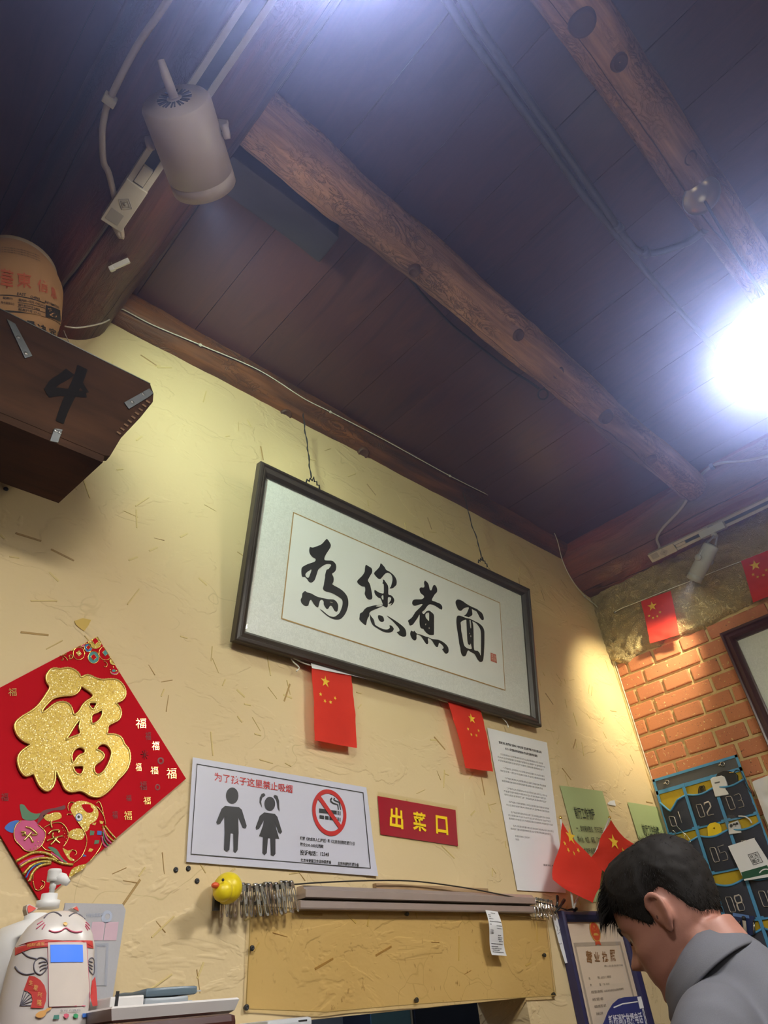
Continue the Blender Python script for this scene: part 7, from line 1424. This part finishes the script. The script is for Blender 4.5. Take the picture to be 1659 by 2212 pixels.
bb_ = thing('blue_carton', 'small light blue carton on the corner cabinet beside the licence', 'box', (2.46, cp.y - 0.012, cp.z)); link('carton', box((2.43, cp.y - 0.02, cp.z + 0.0005), (2.49, cp.y - 0.003, cp.z + 0.07), 0.001), plain('light_blue_carton', (0.16, 0.34, 0.55), 0.5), bb_); link('lid_flap', box((2.429, cp.y - 0.0205, cp.z + 0.060), (2.491, cp.y - 0.0025, cp.z + 0.0712), 0.001), plain('pale_blue_flap', (0.35, 0.48, 0.6), 0.5), bb_)
# ------------------------------------------------------------------ the man bowing over the counter
SKIN_T = NT('warm_skin'); _v = SKIN_T.coord(); _f = SKIN_T.noise(_v, 18, 2); _c = SKIN_T.mix(_f, (0.29, 0.13, 0.095), (0.37, 0.175, 0.13))
SKIN_T.set(_c, 0.48, normal=SKIN_T.bump(SKIN_T.noise(_v, 260, 1), 0.12, 0.001), spec=0.4); SKIN_T.b.inputs['Subsurface Weight'].default_value = 0.0; SKIN = SKIN_T.m
HC = EYE + Vector((1.383, 0.704, 0.105)); HM = Matrix.Translation(HC) @ Matrix.Rotation(math.radians(3), 4, 'Z') @ Matrix.Rotation(math.radians(-23), 4, 'X') @ Matrix.Diagonal((0.98, 0.98, 0.90, 1)) @ Matrix.Translation((0, 0, -0.122))
PF = Vector((-math.sin(math.radians(-2)), math.cos(math.radians(-2)), 0)); PR = Vector((PF.y, -PF.x, 0))     # forward, right of the body
HS = [(0.000, 0.086, 0.040, 0.012), (0.004, 0.093, 0.025, 0.024), (0.012, 0.096, 0.008, 0.034), (0.026, 0.093, -0.018, 0.046), (0.042, 0.095, -0.045, 0.056), (0.060, 0.096, -0.070, 0.062), (0.080, 0.094, -0.086, 0.067), (0.105, 0.091, -0.097, 0.071), (0.130, 0.094, -0.103, 0.074), (0.155, 0.096, -0.106, 0.077), (0.180, 0.091, -0.105, 0.076), (0.203, 0.077, -0.098, 0.069), (0.220, 0.055, -0.084, 0.057), (0.232, 0.027, -0.062, 0.040), (0.239, -0.008, -0.030, 0.014)]
def hs(z):
    z = min(max(z, 0), HS[-1][0])
    for p, q in zip(HS, HS[1:]):
        if z <= q[0]:
            t = (z - p[0]) / (q[0] - p[0]); t = t
            return [p[i] + (q[i] - p[i]) * t for i in (1, 2, 3)]
    return list(HS[-1][1:])
G = lambda d, s: math.exp(-(d / s) ** 2)
def head_pt(a, z, off=0.0, feat=True):
    """surface point: a = angle from straight ahead (towards his left is +), z above the chin"""
    f, b, w = hs(z); cy, L = (f + b) / 2, (f - b) / 2; s, c = math.sin(a), math.cos(a); e = 2.25
    x = -math.copysign(abs(s) ** (2 / e), s) * w; y = cy + math.copysign(abs(c) ** (2 / e), c) * L
    n = Vector((x / max(w, 1e-4) ** 2, (y - cy) / max(L, 1e-4) ** 2, 0)).normalized()
    if z > 0.19: n = (n + Vector((0, 0, (z - 0.19) * 28))).normalized()
    p = Vector((x, y, z))
    if feat and c > 0:
        ax = abs(x); d = 0.0
        d += 0.030 * G(x, 0.0105) * (0.32 * G(z - 0.118, 0.016) + 1.0 * G(z - 0.086, 0.013) + 0.55 * G(z - 0.100, 0.012)) + 0.010 * G(ax - 0.014, 0.008) * G(z - 0.081, 0.008)
        d += 0.0055 * G(x, 0.02) * (G(z - 0.056, 0.0055) + 0.9 * G(z - 0.043, 0.006)) - 0.004 * G(x, 0.024) * G(z - 0.0495, 0.0025) - 0.004 * G(x, 0.02) * G(z - 0.032, 0.006)
        d += 0.005 * G(x, 0.022) * G(z - 0.012, 0.012) - 0.010 * G(ax - 0.031, 0.016) * G(z - 0.118, 0.011) + 0.0045 * G(ax - 0.024, 0.022) * G(z - 0.140, 0.008) + 0.005 * G(ax - 0.048, 0.018) * G(z - 0.088, 0.016) + 0.006 * G(ax - 0.031, 0.011) * G(z - 0.117, 0.0075)
        p += n * d
    return p + n * off
def head_mesh(na=72, nz=64):
    vs_, fs_ = [], []
    for j in range(nz + 1):
        z = HS[-1][0] * (0.5 - 0.5 * math.cos(PI * j / nz))
        for i in range(na): vs_.append(head_pt(-PI + 2 * PI * i / na, z))
    for j in range(nz):
        for i in range(na): k = (i + 1) % na; fs_.append((j * na + i, j * na + k, (j + 1) * na + k, (j + 1) * na + i))
    fs_.append(tuple(range(na - 1, -1, -1))); fs_.append(tuple(nz * na + i for i in range(na))); return pydata(vs_, fs_)
def ear_meshes(s):
    """outer rim, lobe, bowl; s = -1 for his left"""
    T = lambda y, z, x=0.0: Vector((s * (0.074 + x), -0.016 + y * 0.86, 0.112 + (z - 0.115) * 0.92))
    hel = catmull([T(0.010, 0.118, 0.002), T(0.013, 0.134, 0.010), T(0.004, 0.147, 0.016), T(-0.012, 0.149, 0.020), T(-0.024, 0.138, 0.022), T(-0.027, 0.120, 0.021), T(-0.020, 0.102, 0.017), T(-0.011, 0.090, 0.012), T(-0.002, 0.083, 0.007)], 5)
    anti = catmull([T(-0.006, 0.137, 0.011), T(-0.014, 0.125, 0.014), T(-0.013, 0.110, 0.013), T(-0.005, 0.099, 0.010)], 5)
    lobe = ball(T(-0.002, 0.086, 0.006), 0.010, 0.55, 0.9, 1.15, 16); bowl = ball(T(-0.006, 0.118, 0.004), 0.020, 0.42, 0.95, 1.5, 18); trag = ball(T(0.010, 0.108, 0.004), 0.006, 0.8, 0.8, 1.3, 12)
    return [tube(hel, [0.0045 + 0.0012 * math.sin(PI * i / (len(hel) - 1)) for i in range(len(hel))], 8), tube(anti, 0.0042, 8), lobe, bowl, trag]
def limb(pts, rs, seg=20, n=6):
    P = catmull(pts, n); R2 = []
    m = len(pts) - 1
    for i in range(len(P)): f = i / n; k = min(int(f), m - 1); t = f - k; t = t * t * (3 - 2 * t); R2.append(rs[k] + (rs[k + 1] - rs[k]) * t)
    return tube(P, R2, seg)
def remeshed(mes, vox, smooth_it=4, M=None):
    me = join_me(mes); o = bpy.data.objects.new('tmp', me); COL.objects.link(o)
    r = o.modifiers.new('r', 'REMESH'); r.mode = 'VOXEL'; r.voxel_size = vox; r.use_smooth_shade = True
    s = o.modifiers.new('s', 'SMOOTH'); s.factor = 0.5; s.iterations = smooth_it
    dg = bpy.context.evaluated_depsgraph_get(); dg.update(); out = bpy.data.meshes.new_from_object(o.evaluated_get(dg)); bpy.data.objects.remove(o)
    out.polygons.foreach_set('use_smooth', [True] * len(out.polygons)); return out
# body landmarks (world)
AX0 = (PF * math.sin(0.62) + Vector((0, 0, math.cos(0.62)))).normalized()      # lean of the neck base
NB = HM @ Vector((0, -0.045, 0.045))                    # skull base
_r = ray(1530, 2098); N0 = EYE + _r * ((HC - EYE).dot(PR) / _r.dot(PR))           # base of the neck, in the body's mid plane
CH = N0 - PF * 0.13 + Vector((0, 0, -0.16)); WA = CH - PF * 0.15 + Vector((0, 0, -0.17)); HP_ = WA - PF * 0.10 + Vector((0, 0, -0.09))
SHL, SHR = N0 - PR * 0.175 - PF * 0.065 + Vector((0, 0, -0.098)), N0 + PR * 0.175 - PF * 0.065 + Vector((0, 0, -0.098))
ELL, ELR = SHL - PR * 0.045 + PF * 0.11 + Vector((0, 0, -0.235)), SHR + PR * 0.045 + PF * 0.11 + Vector((0, 0, -0.235))
WRL, WRR = ELL + PR * 0.06 + PF * 0.215 + Vector((0, 0, 0.03)), ELR - PR * 0.05 + PF * 0.205 + Vector((0, 0, 0.03))
def hand(W, s):
    """palm, four fingers of unequal length and a thumb; s = +1 thumb towards his right"""
    f = PF; r = PR * s; d = Vector((0, 0, -1)); out = [limb([W, W + f * 0.045 - d * 0.0, W + f * 0.085 + d * 0.008], [0.026, 0.036, 0.030], 14)]
    for k, (o, L) in enumerate(((0.026, 0.068), (0.009, 0.076), (-0.009, 0.071), (-0.026, 0.056))):
        p = W + f * 0.078 + r * o + d * 0.006; out.append(limb([p, p + f * L * 0.42 + d * 0.006, p + f * L * 0.75 + d * 0.020, p + f * L * 0.92 + d * 0.036], [0.0092, 0.009, 0.008, 0.0066], 10, 4))
    p = W + f * 0.025 + r * 0.026; out.append(limb([p, p + f * 0.022 + r * 0.026 + d * 0.006, p + f * 0.05 + r * 0.036 + d * 0.016], [0.012, 0.0105, 0.008], 10, 4)); return out
parts = []
hm = head_mesh(); hm.transform(HM); parts.append(hm)
for s in (-1, 1):
    for m_ in ear_meshes(s): m_.transform(HM); parts.append(m_)
parts.append(limb([HM @ Vector((0, -0.020, 0.075)), HM @ Vector((0, -0.030, 0.02)), N0 + PF * 0.004, N0 - AX0 * 0.07], [0.056, 0.055, 0.059, 0.066], 28))
parts.append(limb([NB + Vector((0, 0, 0.02)) + PF * 0.0, NB - PF * 0.02 + Vector((0, 0, -0.04)), N0 - PF * 0.02], [0.045, 0.052, 0.06], 24))
parts.append(limb([N0 - AX0 * 0.07, CH, WA, HP_, HP_ + Vector((0, 0, -0.06))], [0.06, 0.13, 0.125, 0.14, 0.12], 28))
for S_, E_, W_, sg in ((SHL, ELL, WRL, 1), (SHR, ELR, WRR, -1)):
    parts.append(limb([N0 - AX0 * 0.06, S_, S_.lerp(E_, 0.5), E_, E_.lerp(W_, 0.5), W_], [0.05, 0.053, 0.045, 0.039, 0.036, 0.026], 20)); parts += hand(W_, sg)
for s in (-1, 1):
    hip = HP_ + PR * 0.085 * s; kn = Vector((hip.x, hip.y, 0.50)) + PF * 0.06; an = Vector((hip.x, hip.y, 0.08)) - PF * 0.01
    parts.append(limb([hip, kn, an], [0.085, 0.057, 0.038], 20)); parts.append(limb([an, an + PF * 0.08 + Vector((0, 0, -0.035)), an + PF * 0.17 + Vector((0, 0, -0.045))], [0.038, 0.034, 0.026], 16))
man = thing('person', 'man in a grey polo shirt bowing his head, seen from behind and the side', 'person', (HP_.x, HP_.y, 0.0))
link('body', remeshed(parts, 0.0042, 5), SKIN, man)
# face details
for s in (-1, 1):
    link('eye', ball(HM @ Vector((s * 0.031, 0.071, 0.118)), 0.0105, seg=16), plain('eye_white', (0.6, 0.58, 0.55), 0.2), man)
    br = [head_pt(-s * a, z, 0.0015) for a, z in ((0.14, 0.141), (0.26, 0.146), (0.40, 0.147), (0.55, 0.142))]; link('eyebrow', tube(catmull([HM @ p for p in br], 4), [0.002] + [0.0034] * 10 + [0.0018] * 2, 6), plain('hair_black_matte', (0.012, 0.010, 0.009), 0.7), man)
    la = [head_pt(-s * a, z, 0.004) for a, z in ((0.22, 0.1165), (0.36, 0.1195), (0.50, 0.1165))]; link('eyelash', tube(catmull([HM @ p for p in la], 4), 0.0016, 5), MATS['hair_black_matte'], man)
lp_ = [head_pt(a, 0.0495 + 0.0006 * math.cos(a * 6), 0.0006) for a in (-0.30, -0.18, 0, 0.18, 0.30)]; link('lips', tube(catmull([HM @ p for p in lp_], 5), [0.0016] * 21, 6, flat=0.6), plain('lip_skin', (0.30, 0.10, 0.085), 0.45), man)
link('ear_canal', ball(HM @ Vector((-0.0825, -0.012, 0.110)), 0.0042, 0.6, 0.8, 1.3, 12), plain('ear_shadow_skin', (0.10, 0.04, 0.03), 0.7), man)
# hair: a shaped cap plus many short strands
HAIR = plain('black_hair', (0.013, 0.011, 0.010), 0.72, var=0.3, scale=500, spec=0.18)
def hairline(a):
    """lowest z of the hair at angle a from straight ahead"""
    a = abs(a)
    K = [(0.0, 0.182), (0.45, 0.180), (0.80, 0.172), (1.05, 0.150), (1.25, 0.128), (1.45, 0.105), (1.60, 0.110), (1.70, 0.146), (1.92, 0.150), (2.08, 0.122), (2.25, 0.095), (2.5, 0.080), (3.2, 0.074)]
    for p, q in zip(K, K[1:]):
        if a <= q[0]: t = (a - p[0]) / (q[0] - p[0]); return p[1] + (q[1] - p[1]) * t
    return K[-1][1]
def hair_off(a, z):
    e = min(1.0, max(0.0, (z - hairline(a)) / 0.05)); top = min(1.0, max(0.0, (z - 0.13) / 0.09)); fr = max(0, math.cos(a))
    return 0.0018 + e * (0.006 + 0.012 * top + 0.008 * fr * top) + 0.003 * e * noise.noise(Vector((math.cos(a) * 6, math.sin(a) * 6, z * 60))) + 0.0016 * e * noise.noise(Vector((math.cos(a) * 30, math.sin(a) * 30, z * 200)))
na, nz = 96, 40; vs_, fs_ = [], []
for j in range(nz + 1):
    for i in range(na):
        a = -PI + 2 * PI * i / na; z0 = hairline(a) + 0.003 * noise.noise(Vector((a * 9, 0, 0))); t = j / nz; z = z0 + (HS[-1][0] - z0) * (1 - (1 - t) ** 1.6); vs_.append(HM @ head_pt(a, z, hair_off(a, z) if j else -0.002, False))
for j in range(nz):
    for i in range(na): k = (i + 1) % na; fs_.append((j * na + i, j * na + k, (j + 1) * na + k, (j + 1) * na + i))
fs_.append(tuple(nz * na + i for i in range(na)))
hair = link('hair', pydata(vs_, fs_, True), HAIR, man, label='short black hair, thick on top and clipped at the nape')
rnd = random.Random(12); sv, sf = [], []
def strand(p, d, L, w, bend):
    """thin tapered two-segment blade"""
    d = d.normalized(); sd = d.cross(Vector((rnd.uniform(-1, 1), rnd.uniform(-1, 1), rnd.uniform(-1, 1)))).normalized() * w; m = p + d * L * 0.5; e = m + (d + bend).normalized() * L * 0.5; k = len(sv)
    sv.extend([p - sd, p + sd, m + sd * 0.7, m - sd * 0.7, e]); sf.append((k, k + 1, k + 2, k + 3)); sf.append((k + 3, k + 2, k + 4))
R3 = HM.to_3x3(); down = Vector((0, 0, -1))
for _ in range(16000):
    a = rnd.uniform(-PI, PI); zl = hairline(a); z = zl + (HS[-1][0] - zl) * rnd.random() ** 0.85 * 0.985
    o = hair_off(a, z); p0 = head_pt(a, z, o * 0.55, False); p1 = head_pt(a, z, o * 0.55 + 0.01, False); n = (p1 - p0).normalized(); dz = (head_pt(a, max(z - 0.01, 0), o, False) - head_pt(a, z, o, False)).normalized()
    top = min(1, max(0, (z - 0.15) / 0.07)); fwd = Vector((0, 1, 0)); L = (0.007 + 0.015 * top) * rnd.uniform(0.7, 1.2)
    d = n * (0.30 + 0.35 * rnd.random()) + dz * (0.8 - 0.4 * top) + fwd * (0.7 * top) + Vector((rnd.uniform(-.3, .3), rnd.uniform(-.3, .3), rnd.uniform(-.3, .3)))
    strand(HM @ p0, R3 @ d, L, 0.0005, R3 @ (dz * 0.6) + down * 0.2)
for _ in range(900):                                    # fringe falling over the forehead
    a = rnd.uniform(-0.85, 0.75); z = rnd.uniform(0.178, 0.215); p0 = head_pt(a, z, 0.008, False); n = (head_pt(a, z, 0.02, False) - p0).normalized()
    strand(HM @ p0, R3 @ (n * 0.9 + Vector((0, 0.5, -0.45))), rnd.uniform(0.03, 0.048), 0.0007, R3 @ Vector((0, 0.1, -0.9)))
hs_o = link('hair_strands', pydata(sv, sf), HAIR, hair); hs_o['kind'] = 'stuff'
# polo shirt
SH_T = NT('grey_polo_cloth'); _v = SH_T.coord(); _w = SH_T.noise(_v, 700, 1); SH_T.set(SH_T.mix(_w, (0.098, 0.098, 0.112), (0.122, 0.122, 0.138)), 0.8, normal=SH_T.bump(_w, 0.15, 0.001), spec=0.25); SHIRT = SH_T.m
sp_ = [limb([N0 - AX0 * 0.012, N0 - AX0 * 0.05 - PF * 0.02, CH, WA, HP_ + Vector((0, 0, -0.02))], [0.060, 0.085, 0.148, 0.148, 0.160], 32)]
for S_, E_ in ((SHL, ELL), (SHR, ELR)):
    sp_.append(limb([N0 - AX0 * 0.055 - PF * 0.01, N0.lerp(S_, 0.55) - AX0 * 0.022, S_, S_.lerp(E_, 0.5), S_.lerp(E_, 0.80)], [0.055, 0.060, 0.066, 0.064, 0.067], 26)); sp_.append(limb([CH, S_.lerp(CH, 0.4)], [0.14, 0.085], 20, 4))
sm_ = remeshed(sp_, 0.007, 8)
sm_.calc_loop_triangles() if hasattr(sm_, 'calc_loop_triangles') else None
nrm = [v.normal.copy() for v in sm_.vertices]
for v, n in zip(sm_.vertices, nrm):
    q = v.co; u = (q - N0); fold = math.sin(q.dot(PR) * 70 + q.dot(PF) * 45 + 4 * noise.noise(q * 6)) * 0.5 + 0.5; msk = max(0, noise.noise(q * 5 + Vector((3, 1, 2))) + 0.15)
    v.co = q + n * (0.009 * msk * fold ** 3 + 0.003 * noise.noise(q * 14))
sh = link('polo_shirt', sm_, SHIRT, man, label='grey polo shirt with a turned-down collar')
# collar: stand plus folded leaf, open in front
cs, cf = [], []; NC = 40
AX = (PF * math.sin(0.62) + Vector((0, 0, math.cos(0.62)))).normalized(); E1 = PR.cross(AX) * -1
E1 = E1 if E1.dot(PF) > 0 else -E1
for i in range(NC + 1):
    t = i / NC; a = math.radians(-158 + 316 * t) + PI            # angle round the neck measured from straight ahead; starts right front, over the nape, to left front
    back = max(0.0, -math.cos(a)); fr = max(0.0, math.cos(a)); dirv = E1 * math.cos(a) - PR * math.sin(a)
    r_in = 0.064 + 0.004 * back; c0 = N0 + PF * 0.004 - Vector((0, 0, 0.008))
    top = c0 + dirv * r_in + AX * (0.022 + 0.010 * back); fold = c0 + dirv * (r_in + 0.008) + AX * (0.026 + 0.010 * back)
    mid = c0 + dirv * (r_in + 0.024) + AX * (0.006 + 0.004 * back); out = c0 + dirv * (r_in + 0.040) - AX * (0.020 + 0.004 * back); inn = c0 + dirv * (r_in - 0.004) - AX * 0.03
    cs += [inn, top, fold, mid, out, out - AX * 0.004 - dirv * 0.003, mid - AX * 0.006 - dirv * 0.006]
for i in range(NC):
    for k in range(6): p = i * 7 + k; cf.append((p, p + 7, p + 8, p + 1))
bm = bmesh.new(); bm.from_mesh(pydata(cs, cf)); bmesh.ops.subdivide_edges(bm, edges=bm.edges, cuts=1, use_grid_fill=True, smooth=0.6)
link('collar', from_bm(bm, True), SHIRT, sh)
# trousers and shoes
DENIM = plain('dark_trousers', (0.03, 0.032, 0.04), 0.8); tp = [limb([HP_ + Vector((0, 0, 0.06)), HP_ + Vector((0, 0, -0.10))], [0.155, 0.15], 26)]
for s in (-1, 1):
    hip = HP_ + PR * 0.085 * s; kn = Vector((hip.x, hip.y, 0.50)) + PF * 0.06; an = Vector((hip.x, hip.y, 0.07)) - PF * 0.01; tp.append(limb([hip, kn, an], [0.105, 0.078, 0.062], 22))
    sb = limb([an - PF * 0.05 + Vector((0, 0, -0.025)), an + PF * 0.03 + Vector((0, 0, -0.02)), an + PF * 0.12 + Vector((0, 0, -0.035)), an + PF * 0.20 + Vector((0, 0, -0.04))], [0.040, 0.050, 0.045, 0.032], 18)
    for v in sb.vertices: v.co.z = max(v.co.z, 0.001)
    link('shoe', sb, plain('black_shoe', (0.015, 0.015, 0.016), 0.45), man)
link('trousers', remeshed(tp, 0.010, 4), DENIM, man)
# low work counter under his hands, below the picture
wc2 = thing('service_counter', 'dark wooden work counter under the serving hatch below the licence', 'counter', (1.6, 1.08, 0)); hz_ = WRL.z - 0.052
link('top', box((0.75, 0.88, hz_ - 0.03), (2.30, WY - 0.002, hz_), 0.004), CTM, wc2); link('body', box((0.78, 0.93, 0.001), (2.28, WY - 0.003, hz_ - 0.029), 0.003), CTM, wc2)
# ------------------------------------------------------------------ haze volume added under the ceiling to stand in for lens glare
hz = box((-0.9, -1.15, Z + 0.62), (BX - 0.002, WY - 0.002, CZ - 0.0005))
HZ = bpy.data.materials.new('glare_haze'); HZ.use_nodes = True; _t = HZ.node_tree
for n_ in list(_t.nodes):
    if n_.type == 'BSDF_PRINCIPLED': _t.nodes.remove(n_)
_s = _t.nodes.new('ShaderNodeVolumeScatter'); _s.inputs['Color'].default_value = (0.42, 0.50, 1.0, 1); _s.inputs['Density'].default_value = LIGHT['haze']; _s.inputs['Anisotropy'].default_value = 0.77
_t.links.new(_s.outputs[0], [n_ for n_ in _t.nodes if n_.type == 'OUTPUT_MATERIAL'][0].inputs['Volume'])
ho = tag(link('glare_haze', hz, HZ, base=(0.9, 0.1, Z + 0.62)), 'added bluish haze around the lamps, standing in for lens glare', 'haze'); ho['kind'] = 'stuff'
